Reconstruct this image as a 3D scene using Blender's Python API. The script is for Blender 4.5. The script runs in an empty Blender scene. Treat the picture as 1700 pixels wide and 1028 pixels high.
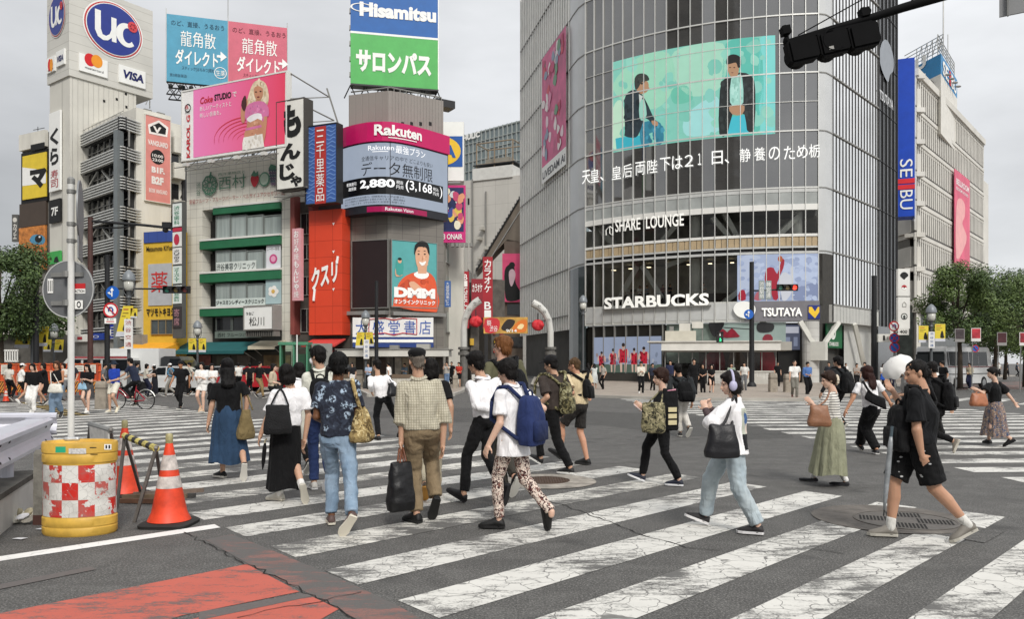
import bpy,bmesh,math,random
import numpy as np
from mathutils import Vector as V,Matrix,noise
from math import radians as R,sin,cos,pi,sqrt,atan2
random.seed(7)
SC=bpy.context.scene
COL=SC.collection
# ---------------- camera, sky, sun, exposure ----------------
F,H,CH=1320.0,602.0,1.65
cam=bpy.data.cameras.new("camera")
cam.lens=F/1700*36; cam.sensor_width=36; cam.shift_y=(H-514)/1700
cam.clip_end=3000; cam.clip_start=0.05
camo=bpy.data.objects.new("camera",cam); COL.objects.link(camo)
camo.location=(0,0,CH); camo.rotation_euler=(R(90),0,0); SC.camera=camo
SUN_EL,SUN_AZ=42,165
W=bpy.data.worlds.new("World"); SC.world=W; W.use_nodes=True
def world():
 nt=W.node_tree; N=nt.nodes; L=nt.links; N.clear()
 out=N.new("ShaderNodeOutputWorld"); bg=N.new("ShaderNodeBackground")
 sky=N.new("ShaderNodeTexSky"); sky.sky_type='NISHITA'; sky.sun_disc=False
 sky.sun_elevation=R(SUN_EL); sky.sun_rotation=R(SUN_AZ)
 sk=N.new("ShaderNodeMix"); sk.data_type='RGBA'; sk.blend_type='MULTIPLY'; sk.inputs[0].default_value=1
 sk.inputs[7].default_value=(.1,.1,.1,1); L.new(sky.outputs[0],sk.inputs[6])
 tc=N.new("ShaderNodeTexCoord"); sep=N.new("ShaderNodeSeparateXYZ"); L.new(tc.outputs['Generated'],sep.inputs[0])
 zz=N.new("ShaderNodeMath"); zz.operation='MAXIMUM'; L.new(sep.outputs[2],zz.inputs[0]); zz.inputs[1].default_value=0
 g=N.new("ShaderNodeMath"); g.operation='MULTIPLY_ADD'; L.new(zz.outputs[0],g.inputs[0]); g.inputs[1].default_value=.62; g.inputs[2].default_value=.64
 gx=N.new("ShaderNodeMath"); gx.operation='MULTIPLY_ADD'; L.new(sep.outputs[0],gx.inputs[0]); gx.inputs[1].default_value=.3; L.new(g.outputs[0],gx.inputs[2])
 mp=N.new("ShaderNodeMapping"); L.new(tc.outputs['Generated'],mp.inputs[0]); mp.inputs['Scale'].default_value=(1.5,1.5,4.2)
 nz=N.new("ShaderNodeTexNoise"); nz.inputs['Scale'].default_value=1.6; nz.inputs['Detail'].default_value=6; nz.inputs['Roughness'].default_value=.5
 L.new(mp.outputs[0],nz.inputs['Vector'])
 cr=N.new("ShaderNodeMapRange"); L.new(nz.outputs[0],cr.inputs[0]); cr.inputs[1].default_value=.32; cr.inputs[2].default_value=.68; cr.inputs[3].default_value=.76; cr.inputs[4].default_value=1.14
 mu=N.new("ShaderNodeMath"); mu.operation='MULTIPLY'; L.new(gx.outputs[0],mu.inputs[0]); L.new(cr.outputs[0],mu.inputs[1])
 cc=N.new("ShaderNodeMix"); cc.data_type='RGBA'; cc.blend_type='MULTIPLY'; cc.inputs[0].default_value=1
 cc.inputs[6].default_value=(.985,1.0,1.02,1); L.new(mu.outputs[0],cc.inputs[7])
 mx=N.new("ShaderNodeMix"); mx.data_type='RGBA'; mx.inputs[0].default_value=.92
 L.new(sk.outputs[2],mx.inputs[6]); L.new(cc.outputs[2],mx.inputs[7])
 L.new(mx.outputs[2],bg.inputs[0]); bg.inputs[1].default_value=1.0; L.new(bg.outputs[0],out.inputs[0])
world()
sl=bpy.data.lights.new("sun",'SUN'); sl.energy=2.5; sl.angle=R(14); sl.color=(1,.96,.9)
so=bpy.data.objects.new("sun",sl); COL.objects.link(so)
so.rotation_euler=(R(90-SUN_EL),0,R(180-SUN_AZ)+pi)
so.rotation_euler=V((sin(R(SUN_AZ))*cos(R(SUN_EL)),cos(R(SUN_AZ))*cos(R(SUN_EL)),sin(R(SUN_EL)))).to_track_quat('Z','Y').to_euler()
vs=SC.view_settings; vs.view_transform='Standard'; vs.look='None'; vs.exposure=0.0; vs.gamma=1; vs.use_curve_mapping=False
SC.cycles.max_bounces=6; SC.cycles.diffuse_bounces=2; SC.cycles.glossy_bounces=3; SC.cycles.transmission_bounces=4; SC.cycles.transparent_max_bounces=8
# ---------------- pixel <-> world ----------------
def P(px,py,Y):return V(((px-850)/F*Y,Y,CH+(H-py)/F*Y))
def G(px,py,z=0.0):
 Y=(CH-z)*F/(py-H); return V(((px-850)/F*Y,Y,z))
class Fr:
 def __init__(s,o,u,v,n=None):
  s.o=V(o); s.u=V(u); s.v=V(v); s.n=V(n) if n is not None else s.u.cross(s.v).normalized()
 def p(s,a,b,c=0.0):return s.o+s.u*a+s.v*b+s.n*c
WF=Fr((0,0,0),(1,0,0),(0,1,0),(0,0,1))
class Fac(Fr):
 def __init__(s,xa,ya,xb,yb):
  A=V(((xa-850)/F*ya,ya,0)); B=V(((xb-850)/F*yb,yb,0)); s.A=A; s.B=B; s.len=(B-A).length
  u=(B-A).normalized(); n=V((u.y,-u.x,0))
  Fr.__init__(s,A,u,(0,0,1),n)
 def t(s,px):
  k=(px-850)/F; d=s.u.x-k*s.u.y
  return(k*s.o.y-s.o.x)/d
 def Y(s,px):return s.o.y+s.u.y*s.t(px)
 def z(s,px,py):return CH+(H-py)/F*s.Y(px)
 def R(s,x0,y0,x1,y1):return s.t(x0),s.z(x0,y1),s.t(x1),s.z(x0,y0)
# ---------------- materials ----------------
def lin(h):
 h=h.lstrip('#'); c=[int(h[i:i+2],16)/255 for i in(0,2,4)]
 return tuple((x/12.92 if x<=.04045 else((x+.055)/1.055)**2.4) for x in c)
MC={}
def M(c,r=.6,m=0.0,var=.1,sc=1.5,bump=0.0,bsc=30.0,em=0.0,ior=1.45,st=(1,1,1),name=None,coat=0,dark=0):
 """procedural material: colour c broken up by noise, optional bump and light output"""
 key=(c,r,m,var,sc,bump,bsc,em,ior,st,coat,dark)
 if key in MC:return MC[key]
 rgb=lin(c) if isinstance(c,str) else c
 mt=bpy.data.materials.new(name or "surface"); mt.use_nodes=True; nt=mt.node_tree; N=nt.nodes; L=nt.links
 b=N['Principled BSDF']; b.inputs['Roughness'].default_value=r; b.inputs['Metallic'].default_value=m; b.inputs['IOR'].default_value=ior
 if coat:b.inputs['Coat Weight'].default_value=coat; b.inputs['Coat Roughness'].default_value=.06
 tc=N.new("ShaderNodeTexCoord"); mp=N.new("ShaderNodeMapping"); L.new(tc.outputs['Object'],mp.inputs[0]); mp.inputs['Scale'].default_value=st
 nz=N.new("ShaderNodeTexNoise"); nz.inputs['Scale'].default_value=sc; nz.inputs['Detail'].default_value=5; nz.inputs['Roughness'].default_value=.6
 L.new(mp.outputs[0],nz.inputs['Vector'])
 mr=N.new("ShaderNodeMapRange"); mr.inputs[1].default_value=.3; mr.inputs[2].default_value=.7; mr.inputs[3].default_value=1-var; mr.inputs[4].default_value=1+var*.6
 L.new(nz.outputs[0],mr.inputs[0])
 mu=N.new("ShaderNodeMix"); mu.data_type='RGBA'; mu.blend_type='MULTIPLY'; mu.inputs[0].default_value=1; mu.inputs[6].default_value=(*rgb,1)
 L.new(mr.outputs[0],mu.inputs[7]); L.new(mu.outputs[2],b.inputs['Base Color'])
 if em:
  L.new(mu.outputs[2],b.inputs['Emission Color']); b.inputs['Emission Strength'].default_value=em
  if dark:mu.inputs[6].default_value=(*rgb,1); dk=N.new('ShaderNodeMix'); dk.data_type='RGBA'; dk.blend_type='MULTIPLY'; dk.inputs[0].default_value=1; dk.inputs[7].default_value=(.12,.12,.12,1); L.new(mu.outputs[2],dk.inputs[6]); L.new(dk.outputs[2],b.inputs['Base Color'])
 if bump:
  n2=N.new("ShaderNodeTexNoise"); n2.inputs['Scale'].default_value=bsc; n2.inputs['Detail'].default_value=3; L.new(mp.outputs[0],n2.inputs['Vector'])
  bp=N.new("ShaderNodeBump"); bp.inputs['Strength'].default_value=bump; bp.inputs['Distance'].default_value=.02
  L.new(n2.outputs[0],bp.inputs['Height']); L.new(bp.outputs[0],b.inputs['Normal'])
 MC[key]=mt; return mt
def nodes(name,r=.6):
 mt=bpy.data.materials.new(name); mt.use_nodes=True; nt=mt.node_tree
 b=nt.nodes['Principled BSDF']; b.inputs['Roughness'].default_value=r
 tc=nt.nodes.new("ShaderNodeTexCoord")
 return mt,nt.nodes,nt.links,b,tc.outputs['Object']
def nd(N,L,typ,ins=None,**kw):
 n=N.new("ShaderNode"+typ)
 for k,v in kw.items():setattr(n,k,v)
 for k,v in(ins or{}).items():
  if hasattr(v,'is_output') or isinstance(v,bpy.types.NodeSocket):L.new(v,n.inputs[k])
  else:n.inputs[k].default_value=v
 return n
def math_(N,L,op,a,b=0.0,c=0.0):return nd(N,L,"Math",{0:a,1:b,2:c},operation=op).outputs[0]
def mixc(N,L,f,a,b):
 n=N.new("ShaderNodeMix"); n.data_type='RGBA'
 for i,v in((0,f),(6,a),(7,b)):
  if isinstance(v,bpy.types.NodeSocket):L.new(v,n.inputs[i])
  else:n.inputs[i].default_value=(*v,1) if i else v
 return n.outputs[2]
def ramp(N,L,f,lo,hi,a=0.0,b=1.0):return nd(N,L,"MapRange",{0:f,1:lo,2:hi,3:a,4:b}).outputs[0]
def noise_(N,L,vec,sc,det=4,rough=.6,dist=0.0):return nd(N,L,"TexNoise",{'Vector':vec,'Scale':sc,'Detail':det,'Roughness':rough,'Distortion':dist}).outputs[0]
# ---------------- mesh building ----------------
TMP=bpy.data.scenes.new("tmp")
_fc=bpy.data.curves.new("t",'FONT'); _fc.resolution_u=3; _fo=bpy.data.objects.new("t",_fc); TMP.collection.objects.link(_fo)
_gl={}
def glyphs(s,off):
 if any(ord(q)>0x4dff for q in s):off=0
 k=(s,off)
 if k not in _gl:
  _fc.body=s; _fc.offset=off; TMP.view_layers[0].update()
  me=bpy.data.meshes.new_from_object(_fo.evaluated_get(TMP.view_layers[0].depsgraph))
  vs=[(v.co.x,v.co.y) for v in me.vertices]; fs=[tuple(p.vertices) for p in me.polygons]
  bpy.data.meshes.remove(me)
  if vs:
   x0=min(v[0] for v in vs); y0=min(v[1] for v in vs); x1=max(v[0] for v in vs); y1=max(v[1] for v in vs)
  else:x0=y0=0; x1=y1=1
  _gl[k]=(vs,fs,x0,y0,max(x1-x0,1e-4),max(y1-y0,1e-4))
 return _gl[k]
class MB:
 def __init__(s):s.v=[]; s.f=[]; s.mi=[]; s.mats=[]
 def add(s,vs,fs,mat):
  if mat not in s.mats:s.mats.append(mat)
  k=s.mats.index(mat); n=len(s.v); s.v.extend(tuple(v) for v in vs)
  for f in fs:s.f.append(tuple(i+n for i in f)); s.mi.append(k)
  return s
 def box(s,fr,a0,b0,c0,a1,b1,c1,mat):
  vs=[fr.p(a,b,c) for c in(c0,c1) for b in(b0,b1) for a in(a0,a1)]
  return s.add(vs,[(0,2,3,1),(4,5,7,6),(0,1,5,4),(2,6,7,3),(0,4,6,2),(1,3,7,5)],mat)
 def quad(s,fr,a0,b0,a1,b1,c,mat):return s.add([fr.p(a0,b0,c),fr.p(a1,b0,c),fr.p(a1,b1,c),fr.p(a0,b1,c)],[(0,1,2,3)],mat)
 def poly(s,fr,pts,c,mat):return s.add([fr.p(a,b,c) for a,b in pts],[tuple(range(len(pts)))],mat)
 def prism(s,fr,pts,c0,c1,mat):
  n=len(pts); vs=[fr.p(a,b,c0) for a,b in pts]+[fr.p(a,b,c1) for a,b in pts]
  return s.add(vs,[tuple(range(n-1,-1,-1)),tuple(range(n,2*n))]+[(i,(i+1)%n,n+(i+1)%n,n+i) for i in range(n)],mat)
 def disc(s,fr,cx,cy,rx,ry,c,mat,n=24):return s.poly(fr,[(cx+rx*cos(2*pi*i/n),cy+ry*sin(2*pi*i/n)) for i in range(n)],c,mat)
 def ring(s,fr,cx,cy,r0,r1,c,mat,n=28,asp=1.0):
  vs=[fr.p(cx+r*cos(2*pi*i/n),cy+asp*r*sin(2*pi*i/n),c) for r in(r0,r1) for i in range(n)]
  return s.add(vs,[(i,(i+1)%n,n+(i+1)%n,n+i) for i in range(n)],mat)
 def tube(s,p0,p1,r0,r1=None,n=10,mat=None):
  p0=V(p0); p1=V(p1); r1=r0 if r1 is None else r1; d=(p1-p0)
  if d.length<1e-6:return s
  d.normalize(); x=d.orthogonal().normalized(); y=d.cross(x)
  vs=[p+(x*cos(2*pi*i/n)+y*sin(2*pi*i/n))*r for p,r in((p0,r0),(p1,r1)) for i in range(n)]
  return s.add(vs,[(i,(i+1)%n,n+(i+1)%n,n+i) for i in range(n)]+[tuple(range(n-1,-1,-1)),tuple(range(n,2*n))],mat)
 def path(s,pts,r,mat,n=8,rs=None):
  pts=[V(p) for p in pts]; m=len(pts); vs=[]; x=None
  for k,p in enumerate(pts):
   d=(pts[min(k+1,m-1)]-pts[max(k-1,0)]).normalized()
   x=d.orthogonal().normalized() if x is None else(x-d*x.dot(d)).normalized()
   y=d.cross(x); rr=rs[k] if rs else r
   vs+=[p+(x*cos(2*pi*i/n)+y*sin(2*pi*i/n))*rr for i in range(n)]
  fs=[(k*n+i,k*n+(i+1)%n,(k+1)*n+(i+1)%n,(k+1)*n+i) for k in range(m-1) for i in range(n)]
  return s.add(vs,fs+[tuple(range(n-1,-1,-1)),tuple(range((m-1)*n,m*n))],mat)
 def lathe(s,o,prof,mat,n=20,ax=(1,0,0),ay=(0,1,0),az=(0,0,1)):
  o=V(o); ax=V(ax); ay=V(ay); az=V(az); m=len(prof)
  vs=[o+(ax*cos(2*pi*i/n)+ay*sin(2*pi*i/n))*r+az*z for r,z in prof for i in range(n)]
  fs=[(k*n+i,k*n+(i+1)%n,(k+1)*n+(i+1)%n,(k+1)*n+i) for k in range(m-1) for i in range(n)]
  return s.add(vs,fs+[tuple(range(n-1,-1,-1)),tuple(range((m-1)*n,m*n))],mat)
 def loft(s,rings,mat,cap=True,closed=True):
  n=len(rings[0]); m=len(rings); vs=[p for r in rings for p in r]; e=n if closed else n-1
  fs=[(k*n+i,k*n+(i+1)%n,(k+1)*n+(i+1)%n,(k+1)*n+i) for k in range(m-1) for i in range(e)]
  if cap:fs+=[tuple(range(n-1,-1,-1)),tuple(range((m-1)*n,m*n))]
  return s.add(vs,fs,mat)
 def ell(s,c,ax,ay,az,mat,n=14,m=9):
  c=V(c); ax=V(ax); ay=V(ay); az=V(az)
  vs=[c+az]+[c+az*cos(pi*k/m)+(ax*cos(2*pi*i/n)+ay*sin(2*pi*i/n))*sin(pi*k/m) for k in range(1,m) for i in range(n)]+[c-az]
  fs=[(0,1+i,1+(i+1)%n) for i in range(n)]
  fs+=[(1+k*n+i,1+(k+1)*n+i,1+(k+1)*n+(i+1)%n,1+k*n+(i+1)%n) for k in range(m-2) for i in range(n)]
  b=1+(m-2)*n; fs+=[(b+i,len(vs)-1,b+(i+1)%n) for i in range(n)]
  return s.add(vs,fs,mat)
 def cap(s,p0,p1,r0,r1,mat,n=12,flat=False):
  p0=V(p0); p1=V(p1); d=p1-p0; L=d.length
  if L<1e-5:return s
  d/=L; x=d.orthogonal().normalized(); y=d.cross(x); rings=[]
  for k in range(4):a=pi/2*(1-k/4); rings.append((p0-d*r0*sin(a)*.98,r0*cos(a)+1e-4))
  rings+=[(p0,r0),(p0+d*L*.5,(r0+r1)/2),(p1,r1)]
  for k in range(1,5 if not flat else 1):a=pi/2*k/4; rings.append((p1+d*r1*sin(a)*.98,r1*cos(a)+1e-4))
  return s.loft([[c+(x*cos(2*pi*i/n)+y*sin(2*pi*i/n))*r for i in range(n)] for c,r in rings],mat)
 def text(s,t,fr,a,b,w,h,mat,off=.0,c=.012,vert=False,ital=0.0):
  """lettering t fitted into the box w x h at (a, b); w or h may be None to keep the letters' proportions"""
  if vert:
   k=len(t); ch=h/k
   for i,q in enumerate(t):
    if q in 'ー―':s.box(fr,a+w*.42,b+h-(i+.9)*ch,0,a+w*.58,b+h-(i+.1)*ch,c,mat)
    elif q!=' ':s.text(q,fr,a,b+h-(i+.95)*ch,w,ch*.9,mat,off,c)
   return s
  vs,fs,x0,y0,gw,gh=glyphs(t,off)
  if w is None:w=gw*h/gh
  if h is None:h=gh*w/gw
  return s.add([fr.p(a+((x-x0)+ital*(y-y0))/gw*w,b+(y-y0)/gh*h,c) for x,y in vs],fs,mat)
 def build(s,name,parent=None,smooth=False,auto=None):
  me=bpy.data.meshes.new(name); me.from_pydata(s.v,[],s.f)
  for m in s.mats:me.materials.append(m)
  me.polygons.foreach_set("material_index",s.mi)
  if smooth:me.polygons.foreach_set("use_smooth",[True]*len(s.f))
  if auto:me.polygons.foreach_set("use_smooth",[True]*len(s.f)); me.set_sharp_from_angle(angle=R(auto))
  me.update(); o=bpy.data.objects.new(name,me); COL.objects.link(o)
  if parent:par(o,parent)
  return o
def par(o,p):
 o.parent=p
 w=Matrix.Translation(p.location) if p.parent is None else(Matrix.Translation(p.parent.location) if p.parent.type=='EMPTY' and p.type!='EMPTY' else Matrix.Identity(4))
 if p.type=='EMPTY':o.matrix_parent_inverse=Matrix.Translation(-V(p.location))
 else:o.matrix_parent_inverse=Matrix.Identity(4)
def tag(o,label,cat,group=None):
 o['label']=label; o['category']=cat
 if group:o['group']=group
 return o
def struct(o):o['kind']='structure'; return o
def stuff(o):o['kind']='stuff'; return o
def thing(name,label,cat,loc,group=None):
 o=bpy.data.objects.new(name,None); COL.objects.link(o); o.location=loc; o.empty_display_size=.2
 return tag(o,label,cat,group)
def remesh(mb,vox,it=4,fac=.5):
 """weld the overlapping closed shapes of mb into one continuous skin"""
 me=bpy.data.meshes.new("r"); me.from_pydata(mb.v,[],mb.f); bm=bmesh.new(); bm.from_mesh(me); bmesh.ops.recalc_face_normals(bm,faces=bm.faces); bm.to_mesh(me); bm.free()
 o=bpy.data.objects.new("r",me); TMP.collection.objects.link(o)
 m=o.modifiers.new("r",'REMESH'); m.mode='VOXEL'; m.voxel_size=vox; m.use_smooth_shade=True
 if it:q=o.modifiers.new("s",'SMOOTH'); q.factor=fac; q.iterations=it
 TMP.view_layers[0].update()
 out=bpy.data.meshes.new_from_object(o.evaluated_get(TMP.view_layers[0].depsgraph))
 bpy.data.objects.remove(o); bpy.data.meshes.remove(me); return out
def meshobj(me,name,mat,parent=None,smooth=True):
 me.materials.clear(); me.materials.append(mat); me.name=name
 me.polygons.foreach_set("material_index",[0]*len(me.polygons))
 if smooth:me.polygons.foreach_set("use_smooth",[True]*len(me.polygons))
 o=bpy.data.objects.new(name,me); COL.objects.link(o)
 if parent:par(o,parent)
 return o
def smooth_pts(pts,k=4,closed=True):
 n=len(pts); out=[]
 for i in range(n):
  p0,p1,p2,p3=(pts[(i+j-1)%n] for j in range(4))
  for q in range(k):
   t=q/k
   out.append(tuple(.5*(2*p1[d]+(p2[d]-p0[d])*t+(2*p0[d]-5*p1[d]+4*p2[d]-p3[d])*t*t+(3*p1[d]-p0[d]-3*p2[d]+p3[d])*t**3) for d in(0,1)))
 return out
# ---------------- ground, pavements, road paint ----------------
def asphalt(name,k=1.0):
 mt,N,L,b,oc=nodes(name,.82)
 n1=noise_(N,L,oc,.35,5); n2=noise_(N,L,oc,3.0,6,.7)
 vo=nd(N,L,"TexVoronoi",{'Vector':oc,'Scale':85.0}); n3=noise_(N,L,oc,60,3,.8)
 base=mixc(N,L,n1,(.058*k,.056*k,.053*k),(.098*k,.094*k,.089*k))
 base=mixc(N,L,ramp(N,L,n2,.45,.7),base,(.13*k,.126*k,.119*k))
 base=mixc(N,L,ramp(N,L,n3,.5,.68),base,(.30*k,.29*k,.27*k))
 base=mixc(N,L,ramp(N,L,n3,.48,.25),base,(.03,.029,.028))
 st=noise_(N,L,nd(N,L,"Mapping",{0:oc,'Rotation':(0,0,R(-44)),'Scale':(.25,2.2,1)}).outputs[0],1.1,4)
 base=mixc(N,L,ramp(N,L,st,.52,.75,0,.5),base,(.055*k,.053*k,.05*k))
 base=mixc(N,L,ramp(N,L,noise_(N,L,oc,1.6,2,.5,.6),.62,.72,0,.55),base,(.035,.034,.033))
 vs_=nd(N,L,"TexVoronoi",{'Vector':oc,'Scale':2.3}).outputs['Distance']; base=mixc(N,L,ramp(N,L,vs_,.035,.05,.7,0),base,(.03,.03,.03))
 L.new(base,b.inputs['Base Color'])
 h=math_(N,L,'ADD',vo.outputs['Distance'],n3)
 L.new(nd(N,L,"Bump",{'Strength':.5,'Distance':.008,'Height':h}).outputs[0],b.inputs['Normal'])
 return mt
def paint(name,c,wear=.35,dirt=.25,crack=1.0,base=(.1,.097,.092)):
 """road paint: cracked like old thermoplastic and rubbed through to the asphalt"""
 mt,N,L,b,oc=nodes(name,.7)
 wv=noise_(N,L,oc,7,3); dv=nd(N,L,"VectorMath",{0:oc,1:nd(N,L,"VectorMath",{0:nd(N,L,"TexNoise",{'Vector':oc,'Scale':5.0}).outputs['Color'],1:(.22,.22,0)},operation='MULTIPLY').outputs[0]},operation='ADD').outputs[0]
 v1=nd(N,L,"TexVoronoi",{'Vector':dv,'Scale':4.2},feature='DISTANCE_TO_EDGE').outputs['Distance']
 v2=nd(N,L,"TexVoronoi",{'Vector':dv,'Scale':13.0},feature='DISTANCE_TO_EDGE').outputs['Distance']
 big=noise_(N,L,oc,.9,3)
 n3=noise_(N,L,oc,45,5,.75); n4=noise_(N,L,nd(N,L,"Mapping",{0:oc,'Rotation':(0,0,R(-44)),'Scale':(.5,1.6,1)}).outputs[0],7,5,.7)
 c1=ramp(N,L,v1,.006,.02,.85,0)
 c2=math_(N,L,'MULTIPLY',ramp(N,L,v2,.015,.05,.8,0),ramp(N,L,big,.5,.68,0,1))
 w1=ramp(N,L,math_(N,L,'ADD',math_(N,L,'ADD',math_(N,L,'MULTIPLY',n3,.5),math_(N,L,'MULTIPLY',n4,.9)),math_(N,L,'MULTIPLY',big,.9)),1.46-wear,1.62-wear)
 f=math_(N,L,'MAXIMUM',w1,math_(N,L,'MULTIPLY',math_(N,L,'MAXIMUM',c1,c2),crack),0)
 f=math_(N,L,'MINIMUM',f,.97)
 col=mixc(N,L,math_(N,L,'MULTIPLY',ramp(N,L,noise_(N,L,oc,3,5),.4,.75),dirt),c,tuple(x*.55 for x in c))
 col=mixc(N,L,f,col,mixc(N,L,n3,tuple(x*.55 for x in base),tuple(x*1.5 for x in base)))
 L.new(col,b.inputs['Base Color'])
 L.new(nd(N,L,"Bump",{'Strength':.5,'Distance':.006,'Height':math_(N,L,'SUBTRACT',math_(N,L,'MULTIPLY',n3,.3),f)}).outputs[0],b.inputs['Normal'])
 return mt
ASPH=asphalt("asphalt",.86); ASPH2=asphalt("asphalt_new",.58)
WHITE=paint("road_paint_white",(.66,.645,.60),.33); WHITEF=paint("road_paint_fresh",(.8,.79,.76),.0,.12,.25)
WHITEW=paint("road_paint_worn",(.7,.68,.62),.42,.3)
RED=paint("road_paint_red",(.50,.11,.075),.34,.2,.08); REDW=paint("road_paint_red_worn",(.5,.13,.1),.66,.2,.6); REDD=paint("road_paint_red_dull",(.25,.12,.10),.44,.3,.2)
def paving(name,c1,c2,s=3.3):
 mt,N,L,b,oc=nodes(name,.75)
 br=nd(N,L,"TexBrick",{'Vector':oc,'Scale':s,'Mortar Size':.012,'Color1':(*c1,1),'Color2':(*c2,1),'Mortar':(.12,.11,.1,1),'Brick Width':.5,'Row Height':.5},offset=0.0)
 L.new(mixc(N,L,ramp(N,L,noise_(N,L,oc,1.2,5),.4,.7,0,.6),br.outputs[0],tuple(x*.55 for x in c1)),b.inputs['Base Color']); return mt
PAVE=paving("paving_beige",(.40,.34,.28),(.34,.29,.245))
def flat(name,polys,z,mat):
 m=MB()
 for p in polys:m.poly(WF,[(q[0],q[1]) for q in p],z,mat)
 o=m.build(name); return struct(o)
m=MB(); m.quad(WF,-900,-300,900,900,0,ASPH); struct(m.build("ground"))
def pavement(pts,hgt=.12):
 m=MB(); K=M('#a8a49c',.8,bump=.3)
 m.prism(WF,pts,-.05,hgt,PAVE)
 n=len(pts)
 for i in range(n):
  a=V((*pts[i],0)); b=V((*pts[(i+1)%n],0)); u=(b-a).normalized(); fr=Fr(a,u,(0,0,1),V((u.y,-u.x,0)))
  m.box(fr,-.1,-.05,-.02,(b-a).length+.1,hgt+.005,.14,K)
 return struct(m.build("pavement"))
def g2(px,py,z=.12):q=G(px,py,z); return(q.x,q.y)
pavement([g2(884,638),g2(930,651),g2(985,656),g2(1110,660),g2(1330,662),g2(1425,652),g2(1475,640),(60,95),(60,160),(4.5,140)])
pavement([(-3.2,140),g2(775,634),g2(770,648),g2(752,654),g2(690,656),g2(612,655),g2(596,647),g2(480,644.5),g2(300,643),g2(100,641),(-75,53),(-75,140)])
pavement([(26,30.5),g2(1700,633),(40,62),(95,110),(95,60),(60,25)])
L0=V((-1.495,6.28,0)); D=V((.6966,.7175,0)); E1=V((.690,-.806,0)); WD=V((.343,-.41,0))
def stripe(a,ln,w,d):return[(a.x,a.y),((a+w).x,(a+w).y),((a+w+d*ln).x,(a+w+d*ln).y),((a+d*ln).x,(a+d*ln).y)]
rr=random.Random(3); st={0:[],1:[]}
for i in range(-30,6):
 k={1:.996,2:1.895,3:2.746,4:3.52,5:4.25}.get(i,i); a=L0+E1*k+D*rr.uniform(-.04,.04)
 st[1 if i in(-1,-7,-6,-12,-4) else 0].append(stripe(a,6.5+rr.uniform(-.05,.05),WD*(1-.07*max(0,i)),D))
flat("crosswalk_stripes",st[0],.004,WHITE); flat("worn_crosswalk_stripes",st[1],.004,WHITEW)
s2=[]
for k in range(29):
 y=10.84+1.06*k; x0=6.95-.088*(y-11.5); x1=x0+10.5 if y>20 else 30
 s2.append([(x0,y),(x1,y+.06*(x1-x0)),(x1,y+.55+.06*(x1-x0)),(x0,y+.55)])
flat("far_crosswalk_stripes",s2,.004,WHITE)
s3=[]
for k in range(9):
 a=V((17.6+k*1.05,33.0-k*.95,0)); s3.append(stripe(a,5.2,V((.42,-.38,0)),V((.67,.74,0))))
flat("side_street_crosswalk_stripes",s3,.004,WHITE)
s4=[]
for k in range(10):
 a=V((-19+k*1.15,40+k*.15,0)); s4.append(stripe(a,5.5,V((.5,.06,0)),V((-.1,.99,0))))
flat("side_crosswalk_stripes",s4,.004,WHITE)
flat("red_road_surface",[[g2(1490,652,0),g2(1590,648,0),g2(1700,646,0),g2(1700,634,0),g2(1600,636,0)]],.002,REDD)
flat("resurfaced_asphalt",[[g2(x,y,0) for x,y in((560,690),(700,676),(850,680),(1000,684),(1140,690),(1260,700),(1310,716),(1318,727),(1240,731),(1130,723),(1000,707),(850,703),(740,701))]],.002,ASPH2)
flat("resurfaced_patch",[[g2(x,y,0) for x,y in((1545,887),(1635,903),(1667,884),(1582,869))]],.006,ASPH)
flat("edge_line",[[g2(-40,931,0),g2(-40,939,0),g2(366,877,0),g2(356,871.5,0)]],.004,WHITEF)
flat("red_lane_marking",[[g2(x,y,0) for x,y in((-60,1034),(0,1020),(410,938),(497,984),(300,1024),(200,1060),(-60,1100))],[g2(x,y,0) for x,y in((300,1034),(505,986),(562,1013),(480,1060),(300,1080))]],.004,RED)
flat("faded_red_marking",[[g2(x,y,0) for x,y in((-40,985),(0,972),(150,942),(160,947),(0,980),(-40,994))],[g2(x,y,0) for x,y in((330,1018),(505,986),(518,992),(330,1032))]],.0055,REDW)
flat("faded_red_strip",[[g2(x,y,0) for x,y in((340,897),(384,888),(438,909),(536,950),(597,977),(655,1004),(720,1040),(610,1040),(540,1000),(424,944))]],.003,REDD)
flat("yellow_tactile_strip",[[g2(x,y,0) for x,y in((30,668),(60,668),(150,690),(110,692))]],.004,paint("yellow_paint",(.5,.36,.12),.4))
CRK=M('#1c1a18',.9)
def crack(pts,w,seed):
 q=random.Random(seed); m=MB(); c=[]
 for(x0,y0),(x1,y1) in zip(pts,pts[1:]):
  a=G(x0,y0); b=G(x1,y1); k=max(2,int((b-a).length/.09))
  for i in range(k):c.append(a.lerp(b,i/k)+V((q.uniform(-.03,.03),q.uniform(-.03,.03),0)))
 c.append(G(*pts[-1])); l=[]; r=[]
 for i,p in enumerate(c):
  d=(c[min(i+1,len(c)-1)]-c[max(i-1,0)]).normalized(); nn=V((-d.y,d.x,0)); ww=w*q.uniform(.35,1.2)
  l.append(p+nn*ww); r.append(p-nn*ww)
 for i in range(len(c)-1):m.add([l[i],l[i+1],r[i+1],r[i]],[(0,1,2,3)],CRK)
 for v in range(len(m.v)):m.v[v]=(m.v[v][0],m.v[v][1],.008)
 return struct(m.build("road_crack"))
crack([(308,886),(352,908),(425,945),(480,972),(540,1000),(600,1035)],.006,1)
crack([(885,826),(960,848),(1010,868),(1070,892),(1140,910),(1195,916)],.008,2)
crack([(960,848),(1000,858),(1060,860)],.006,5)
crack([(1275,901),(1340,910),(1400,922)],.005,3)
crack([(400,1026),(470,1010),(538,1000),(600,985)],.005,4)
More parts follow.
